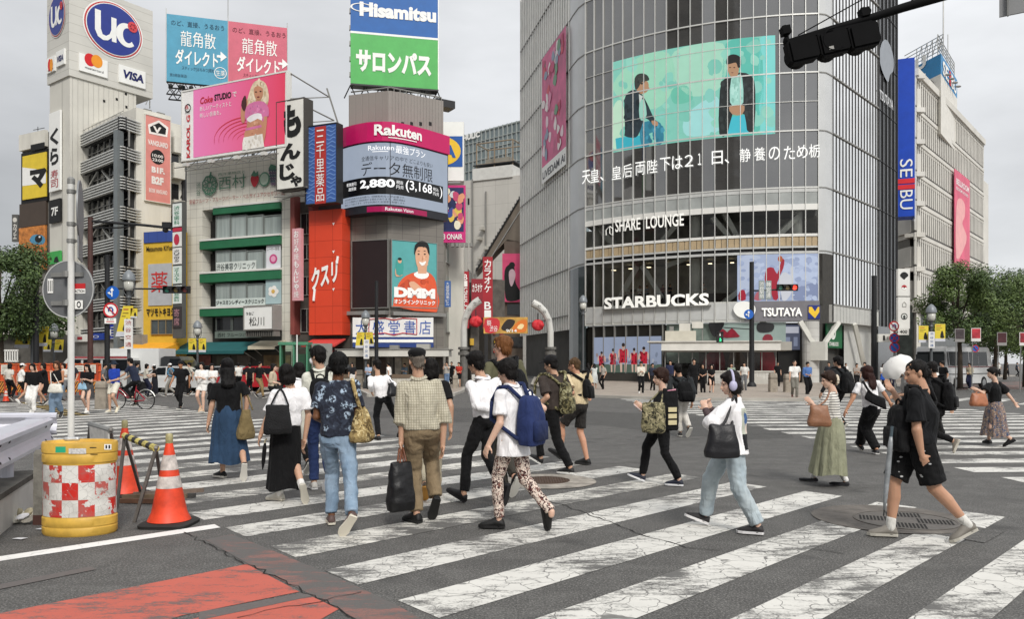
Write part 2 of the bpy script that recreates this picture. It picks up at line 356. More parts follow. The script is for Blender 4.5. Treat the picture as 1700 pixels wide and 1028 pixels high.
crack([(1000,742),(1100,735),(1220,722)],.007,8); crack([(900,765),(1000,772),(1075,768)],.006,9)
def manhole(c,r,co,ro,pm,cm,slots,label):
 m=MB(); q=thing("manhole_cover",label,"manhole",(c.x,c.y,0))
 m.disc(WF,co.x,co.y,ro,ro,.009,cm,48); m.build("surround",q)
 m=MB(); m.lathe((c.x,c.y,0),[(r*1.04,.0),(r*1.04,.016),(r,.018),(r,.014),(0.01,.014)],pm,40)
 n=14
 if slots:
  for i in range(-n,n):
   for s in(-1,0,1):
    a=(i+.5)*r/n; b0=s*r*.62-r*.27; b1=b0+r*.52
    if s==0 and abs(i+.5)<3:continue
    if max(abs(b0),abs(b1))**2+a*a<(r*.95)**2:m.quad(Fr((c.x,c.y,0),(.93,-.36,0),(.36,.93,0)),a-r/n*.3,b0,a+r/n*.3,b1,.0165,M('#1d1b19',.9))
 else:
  for i in range(-8,9):
   a=i*r/9; h=sqrt(max(0,r*r*.9-a*a)); m.box(WF,c.x+a-.008,c.y-h,.013,c.x+a+.008,c.y+h,.018,pm); m.box(WF,c.x-h,c.y+a-.008,.013,c.x+h,c.y+a+.008,.0185,pm)
 m.build("plate",q)
manhole(G(905,799),.33,G(908,800),.68,M('#5a4a40',.6,.4,.3,30),M((.33,.3,.26),.85,0,.5,6,bump=.4),0,"rusty round manhole cover in a pale worn concrete ring")
manhole(G(1503,866),.48,G(1478,862),.78,M('#6b6660',.5,.5,.3,20),M((.14,.125,.11),.85,0,.35,5,bump=.4),1,"slotted grey manhole cover in a dark round asphalt patch")
# ---------------- buildings and their signs ----------------
class Arc(Fr):
 def __init__(s,pts):
  s.q=[V((x,y,0)) for x,y in pts]; s.d=[0]
  for p,r in zip(s.q,s.q[1:]):s.d.append(s.d[-1]+(r-p).length)
  s.len=s.d[-1]
  s.nn=[]
  for i in range(len(s.q)):
   t=(s.q[min(i+1,len(s.q)-1)]-s.q[max(i-1,0)]).normalized(); s.nn.append(V((t.y,-t.x,0)))
 def at(s,a):
  i=0
  while i<len(s.d)-2 and a>s.d[i+1]:i+=1
  k=(a-s.d[i])/(s.d[i+1]-s.d[i]); return s.q[i].lerp(s.q[i+1],k),s.nn[i].lerp(s.nn[i+1],min(max(k,0),1)).normalized()
 def p(s,a,b,c=0.0):q,n=s.at(a); return V((q.x+n.x*c,q.y+n.y*c,b))
 def t(s,px):
  lo,hi=-.05,s.len+.05
  for _ in range(30):
   m=(lo+hi)/2; q=s.at(m)[0]
   if q.x/q.y*F+850<px:lo=m
   else:hi=m
  return(lo+hi)/2
 def Y(s,px):return s.at(s.t(px))[0].y
 def z(s,px,py):return CH+(H-py)/F*s.Y(px)
 def R(s,x0,y0,x1,y1):return s.t(x0),s.z(x0,y1),s.t(x1),s.z(x0,y0)
 def grid(s,m,a0,b0,a1,b1,c,mat,step=.5):
  n=max(1,int((a1-a0)/step)); L=[a0+(a1-a0)*i/n for i in range(n+1)]
  for i in range(n):m.add([s.p(L[i],b0,c),s.p(L[i+1],b0,c),s.p(L[i+1],b1,c),s.p(L[i],b1,c)],[(0,1,2,3)],mat)
 def band(s,m,a0,b0,a1,b1,c0,c1,mat,step=.5):
  n=max(1,int((a1-a0)/step))
  rings=[[s.p(a0+(a1-a0)*i/n,b,c) for b,c in((b0,c0),(b0,c1),(b1,c1),(b1,c0))] for i in range(n+1)]
  m.loft(rings,mat)
CLIP=[]
def pic(m,fc,pts,c,mat,sm=0):
 """a flat printed shape on facade fc, its outline given as photo points"""
 if sm:pts=smooth_pts(pts,sm)
 if isinstance(fc,Arc):
  q=[(fc.t(x),fc.z(x,y)) for x,y in pts]
  if CLIP:q=[(min(max(a,CLIP[0]),CLIP[2]),min(max(z,CLIP[1]),CLIP[3])) for a,z in q]
  lo=min(p[0] for p in q); hi=max(p[0] for p in q)
  for d0,d1 in zip(fc.d,fc.d[1:]):
   if d1<=lo or d0>=hi:continue
   w=q
   for lim,sg in((d0,1),(d1,-1)):
    o=[]
    for i,p in enumerate(w):
     r=w[i-1]; a=(p[0]-lim)*sg; b=(r[0]-lim)*sg
     if(a>=0)!=(b>=0):k=b/(b-a); o.append((lim,r[1]+(p[1]-r[1])*k))
     if a>=0:o.append(p)
    w=o
   if len(w)>2:m.poly(fc,w,c,mat)
  return
 m.poly(fc,[(fc.t(x),fc.z(x,y)) for x,y in pts],c,mat)
def scat(m,fc,poly,n,cols,rs,c,seed=1,asp=1.0,mk=None):
 """small printed patches inside a picture outline (photo points)"""
 q=random.Random(seed); xs=[p[0] for p in poly]; ys=[p[1] for p in poly]; k=0
 while k<n:
  x,y=q.uniform(min(xs),max(xs)),q.uniform(min(ys),max(ys)); ins=False
  for(x0,y0),(x1,y1) in zip(poly,poly[1:]+poly[:1]):
   if(y0>y)!=(y1>y) and x<(x1-x0)*(y-y0)/(y1-y0)+x0:ins= not ins
  k+=1
  if ins:r=q.uniform(*rs); pic(m,fc,[(x+r*q.uniform(.6,1.2)*cos(t*1.05),y+asp*r*q.uniform(.6,1.2)*sin(t*1.05)) for t in range(6)],c+k*.00003,(mk or M)(q.choice(cols)),2)
def ft(m,fc,t,x0,y0,x1,y1,mat,off=0.0,c=.03,vert=False,ital=0.0):
 a0,b0,a1,b1=fc.R(x0,y0,x1,y1)
 return m.text(t,fc,a0,b0,a1-a0,b1-b0,mat,off,c,vert,ital)
def rect(m,fc,x0,y0,x1,y1,c,mat):a0,b0,a1,b1=fc.R(x0,y0,x1,y1); m.quad(fc,a0,b0,a1,b1,c,mat)
def bx(m,fc,x0,y0,x1,y1,c0,c1,mat):a0,b0,a1,b1=fc.R(x0,y0,x1,y1); m.box(fc,a0,b0,c0,a1,b1,c1,mat)
def ov(m,fc,x,y,rx,ry,c,mat,n=28):
 a=fc.t(x); b=fc.z(x,y); k=fc.Y(x)/F
 m.disc(fc,a,b,(fc.t(x+rx)-fc.t(x-rx))/2,ry*k,c,mat,n)
def sign(name,label,cat,fc,x0,y0,x1,y1,mat,c0=.1,c1=.25,frame=None,fw=.08):
 """a sign board as a thing of its own; returns its root, parts are added to it"""
 a0,b0,a1,b1=fc.R(x0,y0,x1,y1); r=thing(name,label,cat,fc.p((a0+a1)/2,b0,c0))
 m=MB(); m.box(fc,a0,b0,c0,a1,b1,c1,mat); m.build("panel",r)
 if frame:
  m=MB()
  for q in((a0-fw,b0-fw,a1+fw,b0),(a0-fw,b1,a1+fw,b1+fw),(a0-fw,b0,a0,b1),(a1,b0,a1+fw,b1)):m.box(fc,q[0],q[1],c0-.02,q[2],q[3],c1+.04,frame)
  m.build("frame",r)
 return r
def mass(m,fc,z0,z1,depth,mat,a0=0.0,a1=None):m.box(fc,a0,z0,-depth,fc.len if a1 is None else a1,z1,0,mat)
def windows(root,fc,xs,ys,gl,frm,c=.02,mull=1,name="window",sill=True):
 """windows one by one: frame mesh with its glass pane as a sub-part; xs, ys lists of (x0, x1) and (y0, y1)"""
 for y0,y1 in ys:
  for x0,x1 in xs:
   a0,b0,a1,b1=fc.R(x0,y0,x1,y1); m=MB(); w=.05
   m.box(fc,a0,b0,c-.1,a0+w,b1,c+.05,frm); m.box(fc,a1-w,b0,c-.1,a1,b1,c+.05,frm)
   m.box(fc,a0+w,b0,c-.1,a1-w,b0+w,c+.06,frm); m.box(fc,a0+w,b1-w,c-.1,a1-w,b1,c+.05,frm)
   for i in range(1,mull):q=a0+(a1-a0)*i/mull; m.box(fc,q-.02,b0+w,c-.1,q+.02,b1-w,c+.04,frm)
   f=m.build(name,root); p=MB(); p.quad(fc,a0+w,b0+w,a1-w,b1-w,c-.02,gl); p.build("pane",f)
CON=M('#a9a59e',.8,var=.16,sc=.5,bump=.2,bsc=8); CREAM=M('#d9d6cc',.7,var=.26,sc=.4,st=(1,1,.25),bump=.1,bsc=6); WPAN=M('#e2e1dc',.5,var=.06,sc=.6)
DGL=M((.012,.013,.015),.06,ior=1.6,var=.3,sc=.6,bump=.02,bsc=1.2); GL2=M((.06,.075,.08),.08,ior=1.6,var=.5,sc=.8); MET=M('#b8b8b4',.35,.6,var=.08); DMET=M('#3a3a3b',.45,.4); WHT=M('#f4f4f0',.5,var=.04); BLK=M('#141414',.6); STEEL=M('#8d8c88',.5,.3)
ALU=M('#d6d6d2',.4,.35,var=.06)
def see_glass(name,tint,k):
 mt=bpy.data.materials.new(name); mt.use_nodes=True; N=mt.node_tree.nodes; L=mt.node_tree.links; N.clear()
 o=N.new("ShaderNodeOutputMaterial"); t=N.new("ShaderNodeBsdfTransparent"); t.inputs[0].default_value=(*tint,1); g=N.new("ShaderNodeBsdfGlossy"); g.inputs['Roughness'].default_value=.03
 f=N.new("ShaderNodeFresnel"); f.inputs[0].default_value=k; x=N.new("ShaderNodeMixShader"); L.new(f.outputs[0],x.inputs[0]); L.new(t.outputs[0],x.inputs[1]); L.new(g.outputs[0],x.inputs[2]); L.new(x.outputs[0],o.inputs[0]); return mt
SGL=see_glass("shop_glass",(.86,.88,.87),1.45)
def led(c,k=.75):return M(c,.35,em=k*1.35,var=.04,dark=1)
def ribbed(name,c,pitch,amt=.35,axis=0):
 mt,N,L,b,oc=nodes(name,.55)
 sx=nd(N,L,"SeparateXYZ",{0:oc}); wv=math_(N,L,'FRACT',math_(N,L,'DIVIDE',math_(N,L,'ADD',sx.outputs[0],sx.outputs[1]) if axis==0 else sx.outputs[2],pitch))
 e=ramp(N,L,wv,.88,.94,0,1)
 col=mixc(N,L,math_(N,L,'MULTIPLY',e,amt),lin(c),tuple(x*.4 for x in lin(c)))
 L.new(mixc(N,L,ramp(N,L,noise_(N,L,oc,.6,5),.45,.75,0,.35),col,tuple(x*.7 for x in lin(c))),b.inputs['Base Color'])
 L.new(nd(N,L,"Bump",{'Strength':.6,'Distance':.03,'Height':math_(N,L,'SUBTRACT',1.0,e)}).outputs[0],b.inputs['Normal']); return mt
def tiles(name,c,s,mort,bw=.5,rh=.25,r=.5,m2=.85,off=0.0,ms=.012,vert=True):
 mt,N,L,b,oc=nodes(name,r)
 sx=nd(N,L,"SeparateXYZ",{0:oc}); cv=nd(N,L,"CombineXYZ",{0:math_(N,L,'MULTIPLY',math_(N,L,'ADD',sx.outputs[0],math_(N,L,'MULTIPLY',sx.outputs[1],-.35)),1.0),1:sx.outputs[2],2:0.0}).outputs[0]
 br=nd(N,L,"TexBrick",{'Vector':cv,'Scale':s,'Mortar Size':ms,'Color1':(*lin(c),1),'Color2':(*(x*m2 for x in lin(c)),1),'Mortar':(*lin(mort),1),'Brick Width':bw,'Row Height':rh},offset=off)
 L.new(mixc(N,L,ramp(N,L,noise_(N,L,oc,.5,5),.45,.75,0,.35),br.outputs[0],tuple(x*.7 for x in lin(c))),b.inputs['Base Color']); return mt
def qf():
 n=20; A=V((6.3,67.75)); B=V((23.1,60.0)); ch=B-A; s_=1.75; rad=(ch.length**2/4+s_**2)/(2*s_)
 nrm=V((ch.y,-ch.x)).normalized(); c0=(A+B)/2+nrm*(s_-rad); a0=atan2(A.y-c0.y,A.x-c0.x); a1=atan2(B.y-c0.y,B.x-c0.x)
 pts=[(c0.x+rad*cos(a0+(a1-a0)*i/n),c0.y+rad*sin(a0+(a1-a0)*i/n)) for i in range(n+1)]
 root=thing("glass_building","tall curved glass building with giant screens on the far side of the crossing","building",(15,66,0))
 AF=Arc(pts); LF=Arc([(1.0,90),(5.16,71.7)]); RF=Arc([(24.6,60.95),(31.6,68.6)]); RD=Arc([(31.6,68.6),(35.3,73.0)])
 LC=Arc([(5.16,71.7),(5.4,70.4),(5.75,68.9),(6.3,67.75)]); RC=Arc([(23.1,60.0),(23.75,60.15),(24.6,60.95)])
 T=43.0
 GF=M((.075,.073,.07),.035,ior=2.7,var=.35,sc=.25,bump=.015,bsc=.9)
 GS=M((.62,.61,.59),.07,.6,ior=2.2,var=.25,sc=.35,st=(1,1,.35),bump=.03,bsc=.7); GD=M((.10,.105,.11),.15,.5,ior=1.6,var=.15)
 PAN=M('#c9cac9',.35,.35,var=.08,sc=.5); SP=M('#c2c3c1',.5,.1,var=.1); SLAB=M('#c3c3be',.55,.1,var=.1); BEI=M('#b39f7f',.6,var=.18,sc=1.2)
 m=MB(); AF.grid(m,0,14.9,AF.len,T,0,GF,.93); m.build("front_glazing",root)
 m=MB(); LF.grid(m,0,4.6,LF.len,T,0,GS,1.2); m.build("side_glazing",root)
 m=MB(); RF.grid(m,0,4.8,RF.len,T,0,M((.92,.92,.91),.05,.85,ior=2.2,var=.12,sc=.4,bump=.02,bsc=.7),.6); m.build("side_glazing",root)
 m=MB(); RD.grid(m,0,0,RD.len,T,0,GD,.6); m.build("end_glazing",root)
 for c in(LC,RC):
  m=MB(); c.grid(m,0,9.9,c.len,T,0,PAN,.3)
  if c is LC:c.grid(m,0,.1,c.len,9.9,0,GL2,.3)
  m.build("corner_panel",root)
 zt=[14.9,19.2,23.6,28.0,32.4,36.8]
 m=MB(); p=AF.len/n
 for i in range(n+1):AF.band(m,i*p-.027,4.75,i*p+.027,T,-.02,.13,ALU,1)
 for z in zt+[25.85,21.4]:AF.band(m,0,z-(.05 if z in zt else.02),AF.len,z+(.05 if z in zt else.02),-.02,.09,ALU,p)
 m.build("front_mullions",root)
 m=MB()
 for i in range(25):a=i*LF.len/24; LF.band(m,a-.1,4.6,a+.1,T,-.02,.08,M('#ecebe6',.4),1)
 for z in[5.9,10.1]+zt:LF.band(m,0,z-.05,LF.len,z+.05,-.02,.1,STEEL,9)
 m.build("side_mullions",root)
 m=MB()
 for i in range(16):a=i*RF.len/15; RF.band(m,a-.03,4.8,a+.03,T,-.02,.05,DMET,1)
 for z in[6.1,10.1]+zt:RF.band(m,0,z-.05,RF.len,z+.05,-.02,.1,STEEL,9)
 for i in range(6):a=i*RD.len/5; RD.band(m,a-.03,4.8,a+.03,T,-.02,.12,DMET,1)
 for z in[10.1]+zt:RD.band(m,0,z-.03,RD.len,z+.03,-.02,.06,DMET,9)
 m.build("side_mullions",root)
 for c in(LC,RC):
  m=MB()
  for z in[10.1]+zt:c.band(m,0,z-.04,c.len,z+.04,-.02,.05,STEEL,.3)
  m.build("corner_joint",root)
 m=MB()
 AF.band(m,0,14.56,AF.len,14.88,-.3,.05,SP,p); AF.band(m,0,13.2,AF.len,13.65,-.3,.07,WPAN,p); AF.band(m,0,11.2,AF.len,11.4,-.3,.06,WPAN,p)
 AF.band(m,0,10.33,AF.len,10.47,-.3,.06,SP,p); AF.band(m,0,9.9,AF.len,10.08,-.3,.08,SP,p); m.build("spandrel",root)
 m=MB(); AF.grid(m,0,13.65,AF.len,14.56,.02,M('#a3a7a5',.3,var=.25,sc=.7),p); m.build("frosted_band",root)
 m=MB(); AF.grid(m,0,10.08,AF.len,10.33,-.05,BLK,p); m.build("vent_slot",root)
 m=MB()
 for i in range(n):a=i*p+.06; AF.band(m,a,10.49,a+p*.43,11.18,-.1,.0,BEI,2); AF.band(m,a+p*.48,10.49,a+p*.93,11.18,-.1,.0,BEI,2)
 AF.grid(m,0,10.47,AF.len,11.2,-.12,M('#d8d6cf'),p); m.build("blind",root)
 m=MB(); AF.grid(m,0,11.4,AF.len,13.2,0,SGL,p); AF.grid(m,0,6.33,AF.len,9.9,0,SGL,p); m.build("shop_glazing",root)
 IN=M('#8d8a84',.8,var=.3,sc=.4); BR=M('#d3d2ca',.6)
 m=MB()
 for z in(6.2,9.95,11.3,13.3):
  m.prism(Fr((0,0,z),(1,0,0),(0,1,0)),[(q.x,q.y+.4) for q in AF.q]+[(27,72),(9,76)],0,.1,IN)
 m.box(Fac(970,71.6,1375,63.4),-.2,6.2,0,20,13.4,.2,M('#b3aea4',.8,var=.45,sc=.7)); m.build("interior",root)
 m=MB()
 def brace(x0,y0,x1,y1,w=.28):
  a=AF.p(AF.t(x0),AF.z(x0,y0),-.9); b=AF.p(AF.t(x1),AF.z(x1,y1),-.9); m.tube(a,b,w,w,4,BR)
 for q in((1015,500,1050,440),(1058,440,1092,495),(1195,505,1240,470),(1200,350,1225,395),(985,378,1010,408),(1090,400,1125,362),(1180,358,1212,395),(1292,390,1330,355),(1100,440,1150,420)):brace(*q)
 for x in(1148,974,1330):m.tube(AF.p(AF.t(x),6.2,-1.4),AF.p(AF.t(x),13.3,-1.4),.42,.42,16,BR)
 m.build("steel_braces",root)
 m=MB(); AF.band(m,.4,6.3,AF.len-4,7.2,-2.6,-2.2,M('#3a2c22',.6),1)
 for i in range(9):AF.band(m,1+i*1.9,9.6,1.3+i*1.9,9.64,-2.6,-2.3,led('#ffe9c0',2.2),1)
 m.build("cafe_counter",root)
 m=MB(); AF.band(m,0,4.74,AF.len,6.33,-.5,.03,SLAB,p)
 for i in range(n):AF.band(m,i*p+.07,4.95,(i+1)*p-.07,6.2,.03,.06,SP,2)
 m.build("floor_band",root)
 m=MB(); RF.band(m,0,4.75,RF.len,6.1,-.3,.05,SLAB,.6); m.build("floor_band",root)
 at=AF.t; m=MB()
 m.prism(WF,[(q.x+.9,q.y+1.6) for q in AF.q]+[(30.5,69.5),(34,73.5),(10,80),(1.6,90),(5.6,72.5)],.12,4.7,M('#474643',.7,var=.4,sc=.5)); m.build("ground_floor",root)
 m=MB(); AF.grid(m,.0,.7,at(1104),4.7,-.2,M('#23221f',.3),p); m.build("screen_surround",root)
 m=MB()
 for i in range(7):AF.band(m,at(985)+i*(at(1100)-at(985))/6-.03,.5,at(985)+i*(at(1100)-at(985))/6+.03,4.7,-.2,.05,STEEL,1)
 AF.band(m,0,.12,at(1104),.75,-.3,.35,M('#3b3a37',.4),p); m.build("screen_frame",root)
 m=MB(); AF.grid(m,at(1104),1.6,at(1225),4.7,-.35,M('#76837b',.25,var=.3),p); m.build("street_glazing",root)
 m=MB(); DK=M('#1d1c1e',.3,coat=.5); RDM=M('#8b1c2f',.35,var=.5,sc=1.3,coat=.5); BG_=M('#8fa09b',.3,coat=.5)
 AF.grid(m,at(1196),3.1,at(1305),4.7,-.1,BG_,p); AF.grid(m,at(1160),.9,at(1288),2.75,-.1,M('#4b3b3a',.3,var=.5,coat=.6),p); m.build("window_display",root)
 m=MB()
 pic(m,AF,[(1178,535),(1202,535),(1195,552),(1186,560),(1178,548)],-.06,DK,3); pic(m,AF,[(1262,535),(1284,538),(1282,550),(1262,552),(1256,544)],-.06,DK,3)
 pic(m,AF,[(1190,560),(1200,546),(1207,552),(1215,545),(1225,555),(1226,560)],-.06,RDM,2); pic(m,AF,[(1266,565),(1270,556),(1280,556),(1283,565)],-.06,RDM,2)
 pic(m,AF,[(1165,618),(1172,590),(1185,584),(1200,584),(1202,620)],-.06,RDM,2); pic(m,AF,[(1210,618),(1212,586),(1230,584),(1240,600),(1246,618)],-.06,M('#6d5a50',.4,var=.5),2)
 pic(m,AF,[(1262,620),(1262,584),(1284,584),(1288,600),(1285,620)],-.06,M('#a3142c',.4,var=.4),0); m.build("display_picture",root)
 m=MB(); AF.band(m,at(1296),.12,at(1335),4.7,-1.5,-1.3,M('#191817',.4),2); m.build("entrance",root)
 m=MB(); cx=AF.p(at(1347),0,-.2); m.lathe((cx.x,cx.y,0),[(.62,.12),(.62,4.75)],tiles("column_panels",'#c9c8c3',1.0,'#8d8c88',1.2,.6),24); m.build("column",root)
 m=MB(); m.tube(AF.p(at(1327),4.75,.2),AF.p(at(1358),2.3,.3),.24,.24,4,BR); m.build("column_brace",root); m=MB(); q=AF.p(at(1357),0,.4)
 m.box(Fr((q.x,q.y,0),(.8,-.6,0),(0,0,1)),-.55,1.8,-.3,.55,3.2,.35,BR); m.tube(AF.p(at(1362),2.6,.3),RF.p(.9,4.75,.1),.2,.2,4,BR); m.build("column_brace",root); m=MB()
 m.tube(RF.p(4.2,4.75,.15),RF.p(6.4,1.4,.15),.22,.22,4,BR); m.build("column_brace",root)
 m=MB(); RF.grid(m,.1,2.75,3.6,4.7,-.6,M('#0d5a35',.5),.6); m.build("shop_fascia",root)
 m=MB(); RF.grid(m,3.7,.12,RF.len,4.75,-.5,SLAB,.6); m.build("side_wall",root)
# --- screens and signs on it
 r=thing("video_screen","giant teal video screen with two seated men, behind the glass front","screen",AF.p(at(1150),19,.1))
 x0,x1=at(1018),at(1287); zb,zt_=AF.z(1287,222),AF.z(1287,58)
 CLIP[:]=[x0,zb,x1,zt_]; m=MB(); AF.grid(m,x0,zb,x1,zt_,.02,led('#86cdbb',.62),p)
 m.build("screen_panel",r)
 m=MB()
 for pts,c in(([(1018,140),(1060,95),(1110,88),(1120,140),(1090,180),(1040,170)],'#9fd9bd'),([(1120,85),(1200,72),(1200,140),(1150,160),(1120,130)],'#a9dcc4'),([(1205,72),(1260,63),(1262,215),(1206,220)],'#5fbfae'),([(1262,63),(1286,59),(1286,218),(1262,220)],'#7fd8d2'),([(1115,150),(1140,142),(1150,165),(1120,172)],'#6fc3ab'),([(1140,190),(1190,160),(1196,215),(1140,225)],'#a4dedb'),([(1018,180),(1034,170),(1040,240),(1018,245)],'#bfe3c8')):pic(m,AF,pts,.026,led(c,.62),4)
 L6= lambda c:led(c,.62); scat(m,AF,[(1022,108),(1284,64),(1284,216),(1022,244)],70,['#8cd2c0','#81cab8','#95d7c4','#8ad0c2','#7fc8b6'],(4,13),.0268,4,1.1,L6)
 m.build("picture_backdrop",r)
 SK=led('#c79a78',.5)
 m=MB()
 pic(m,AF,[(1022,230),(1030,228),(1080,224),(1078,243),(1024,250)],.032,led('#3fb3c4',.6)); pic(m,AF,[(1062,218),(1062,205),(1090,200),(1100,212),(1102,235),(1090,240),(1088,222),(1078,222),(1078,242),(1066,244)],.036,led('#3d8fa8',.5),2)
 pic(m,AF,[(1038,215),(1037,165),(1048,150),(1062,152),(1074,170),(1084,192),(1092,205),(1088,210),(1072,196),(1064,215),(1056,228),(1038,226)],.040,led('#3b4a52',.35),3); pic(m,AF,[(1062,170),(1070,165),(1074,190),(1068,200),(1062,195)],.044,led('#9fd5c4',.6),2)
 pic(m,AF,[(1056,140),(1064,132),(1076,136),(1076,150),(1066,156),(1058,150)],.044,SK,3); pic(m,AF,[(1055,148),(1054,130),(1062,122),(1074,124),(1078,133),(1066,136),(1060,146)],.048,led('#4a4f4a',.35),3); pic(m,AF,[(1082,200),(1092,202),(1092,209),(1084,207)],.044,SK,2)
 L3= lambda c:led(c,.3); scat(m,AF,[(1038,215),(1037,165),(1048,152),(1062,154),(1074,175),(1064,215),(1040,224)],60,['#2f3d44','#46565e','#38474e','#29343a'],(1.5,4),.0405,5,1.6,L3); scat(m,AF,[(1064,205),(1088,202),(1100,212),(1100,234),(1068,240)],40,['#357f97','#4a9cb4','#2f7288'],(1.5,4),.0365,6,1.5,L6); scat(m,AF,[(1056,132),(1062,123),(1074,125),(1076,133),(1060,144)],20,['#5c615a','#3b403c','#6b6f66'],(1,2),.049,7,1,L3)
 pic(m,AF,[(1061,156),(1068,160),(1062,172)],.046,led('#dfe9e2',.5)); pic(m,AF,[(1076,143),(1079,146),(1076,149)],.0445,SK); m.build("seated_figure",r)
 m=MB()
 pic(m,AF,[(1206,222),(1212,195),(1238,190),(1244,220)],.032,led('#49c3d3',.6)); pic(m,AF,[(1194,222),(1194,170),(1198,135),(1212,128),(1228,120),(1248,126),(1254,150),(1252,216),(1240,216),(1236,190),(1216,190),(1208,222)],.036,led('#3a3f3f',.3),2)
 pic(m,AF,[(1214,130),(1226,124),(1232,128),(1234,170),(1222,176),(1212,170)],.040,led('#a8dccf',.6),2); pic(m,AF,[(1210,178),(1222,174),(1236,176),(1232,190),(1216,190)],.044,SK,2)
 pic(m,AF,[(1208,104),(1222,100),(1227,110),(1224,126),(1214,128),(1208,116)],.044,SK,3); pic(m,AF,[(1206,106),(1208,94),(1218,90),(1229,95),(1230,110),(1225,112),(1222,104),(1212,106)],.048,led('#2d2b29',.3),3)
 scat(m,AF,[(1196,218),(1196,170),(1200,136),(1212,130),(1214,180),(1206,218)],50,['#2c3232','#485050','#353c3c'],(1.5,4),.0372,8,1.7,L3); scat(m,AF,[(1234,126),(1248,130),(1252,212),(1240,212),(1236,180)],50,['#2c3232','#4a5252','#353c3c'],(1.5,4),.0372,9,1.7,L3); scat(m,AF,[(1214,132),(1230,128),(1232,168),(1216,172)],24,['#96cbbd','#b8e6da','#8fc2b4'],(1.2,3),.0405,10,2,L6)
 for x in(1212,1219):pic(m,AF,[(x-2,112),(x,111),(x+2,112),(x,113)],.046,led('#33241c',.2))
 pic(m,AF,[(1213,120),(1218,120),(1216,121.5)],.046,led('#8a5044',.3)); m.build("seated_figure",r)
 CLIP[:]=[]; r=thing("news_ticker","white news ticker characters running across the dark glass front","sign",AF.p(at(1150),16.6,.1))
 m=MB(); TK=led('#f2f2ee',.9)
 for q,x,y in zip('天皇、皇后両陛下は２１日、静養のため栃',(975,989,1001,1025,1043,1064,1084,1105,1125,1146,1168,1191,1207,1237,1261,1285,1310,1331,1351),(294,292,297,287,284,280,277,273,270,267,264,262,268,258,256,255,254,252,251)):
  sm_=q=='、'; w=AF.Y(x)/F*(7 if sm_ else 17.5); h=AF.Y(x)/F*(7 if sm_ else 22 if q not in '２１' else 19); m.text(q,AF,at(x)-w/2,AF.z(x,y)-h/2,w*.8 if q=='２' else w if q!='１' else w*.3,h,TK,.0,.15)
 m.build("lettering",r)
 def lits(name,label,t,x0,y0,x1,y1,mat,off,c,dep=0,ital=0):
  r=thing(name,label,"sign",AF.p(at((x0+x1)/2),AF.z(x0,y1),c)); m=MB(); a0,b0,a1,b1=AF.R(x0,y0,x1,y1)
  m.text(t,AF,a0,b0,a1-a0,b1-b0,mat,off,c)
  if dep:m.text(t,AF,a0,b0,a1-a0,b1-b0,M('#8d8c86'),off,c-dep)
  m.build("lettering",r); return r
 WL=M('#f6f5ef',.4,em=.25,var=.02)
 r=lits("shop_sign","big white cafe name letters standing along the upper floor window","STARBUCKS",1007,495,1178,515,WL,.035,.35,.12)
 m=MB(); AF.band(m,at(1004),6.02,at(1181),6.09,.0,.38,STEEL,.5); m.build("ledge",r)
 r=lits("window_lettering","white lounge lettering and house outline on the upper floor glass","SHARE  LOUNGE",1023,366,1136,386,WL,.015,.14)
 m=MB()
 hs=[(1008,391),(1008,382),(1014,376),(1014,388),(1019,391),(1019,380),(1014,376)]
 m.path([AF.p(at(x),AF.z(x,y),.15) for x,y in hs],.035,WL,5); m.build("emblem",r)
 r=thing("shop_sign","grey rental shop fascia with white lettering, white bubble and yellow chevron","sign",AF.p(at(1300),4.9,.1))
 m=MB(); AF.band(m,at(1236),4.78,at(1363),6.3,.06,.2,M('#77757a',.5),.5); m.build("fascia",r)
 m=MB(); ft(m,AF,"TSUTAYA",1264,512,1330,526,WL,.03,.32); m.build("lettering",r)
 m=MB(); a0,b0,a1,b1=AF.R(1340,507.5,1361,530); AF.band(m,a0,b0,a1,b1,.2,.28,M('#26357f',.4),2)
 pic(m,AF,[(1341,510),(1346,510),(1351,518),(1356,510),(1360,510),(1360,517),(1351,529),(1341,519)],.3,M('#f2c73a',.4)); m.build("emblem",r)
 m=MB(); a=at(1235); pts=[(1218,512),(1224,503),(1236,501),(1248,504),(1254,513),(1251,524),(1244,530),(1228,527),(1220,520)]
 pic(m,AF,pts,.34,WHT,4); m.build("emblem",r)
 r=thing("led_screen","street level video screen showing athletes in red shirts, beside the dark entrance","screen",AF.p(at(1040),.8,0))
 m=MB(); x0,z0,x1,z1=AF.R(986,570,1098,624); z1=3.75; z0=.8
 AF.grid(m,x0,z0,x1,z1,.0,led('#98a3ba',.55),p); m.build("screen_panel",r)
 m=MB(); AF.grid(m,x0,z0,x1,z0+.7,.006,led('#5d6f63',.45),p)
 for i in range(40):q=random.Random(i); x=q.uniform(990,1094); ov(m,AF,x,q.uniform(588,604),2,3.5,.012,led(q.choice(['#8791a5','#b5bac6','#7a8096','#9c8c8c']),.5),8)
 m.build("picture_backdrop",r)
 for x,tp,hh,w in((999,584,618,4.5),(1018,579,618,4.5),(1035,570,618,6.5),(1053,578,618,5),(1069,576,617,6)):
  m=MB(); k=hh-tp
  pic(m,AF,[(x-w,tp+k*.2),(x+w,tp+k*.2),(x+w*.9,tp+k*.55),(x+w,tp+k*.68),(x-w,tp+k*.68),(x-w*.9,tp+k*.55)],.024,led('#c8283c',.5)); scat(m,AF,[(x-w*.9,tp+k*.22),(x+w*.9,tp+k*.22),(x+w*.9,tp+k*.66),(x-w*.9,tp+k*.66)],16,['#a81f32','#dd4457','#8d1a2b'],(.8,2),.025,int(x),1.6,L3); pic(m,AF,[(x-w*.5,tp+k*.2),(x+w*.5,tp+k*.2),(x,tp+k*.27)],.03,led('#d0ab98',.5))
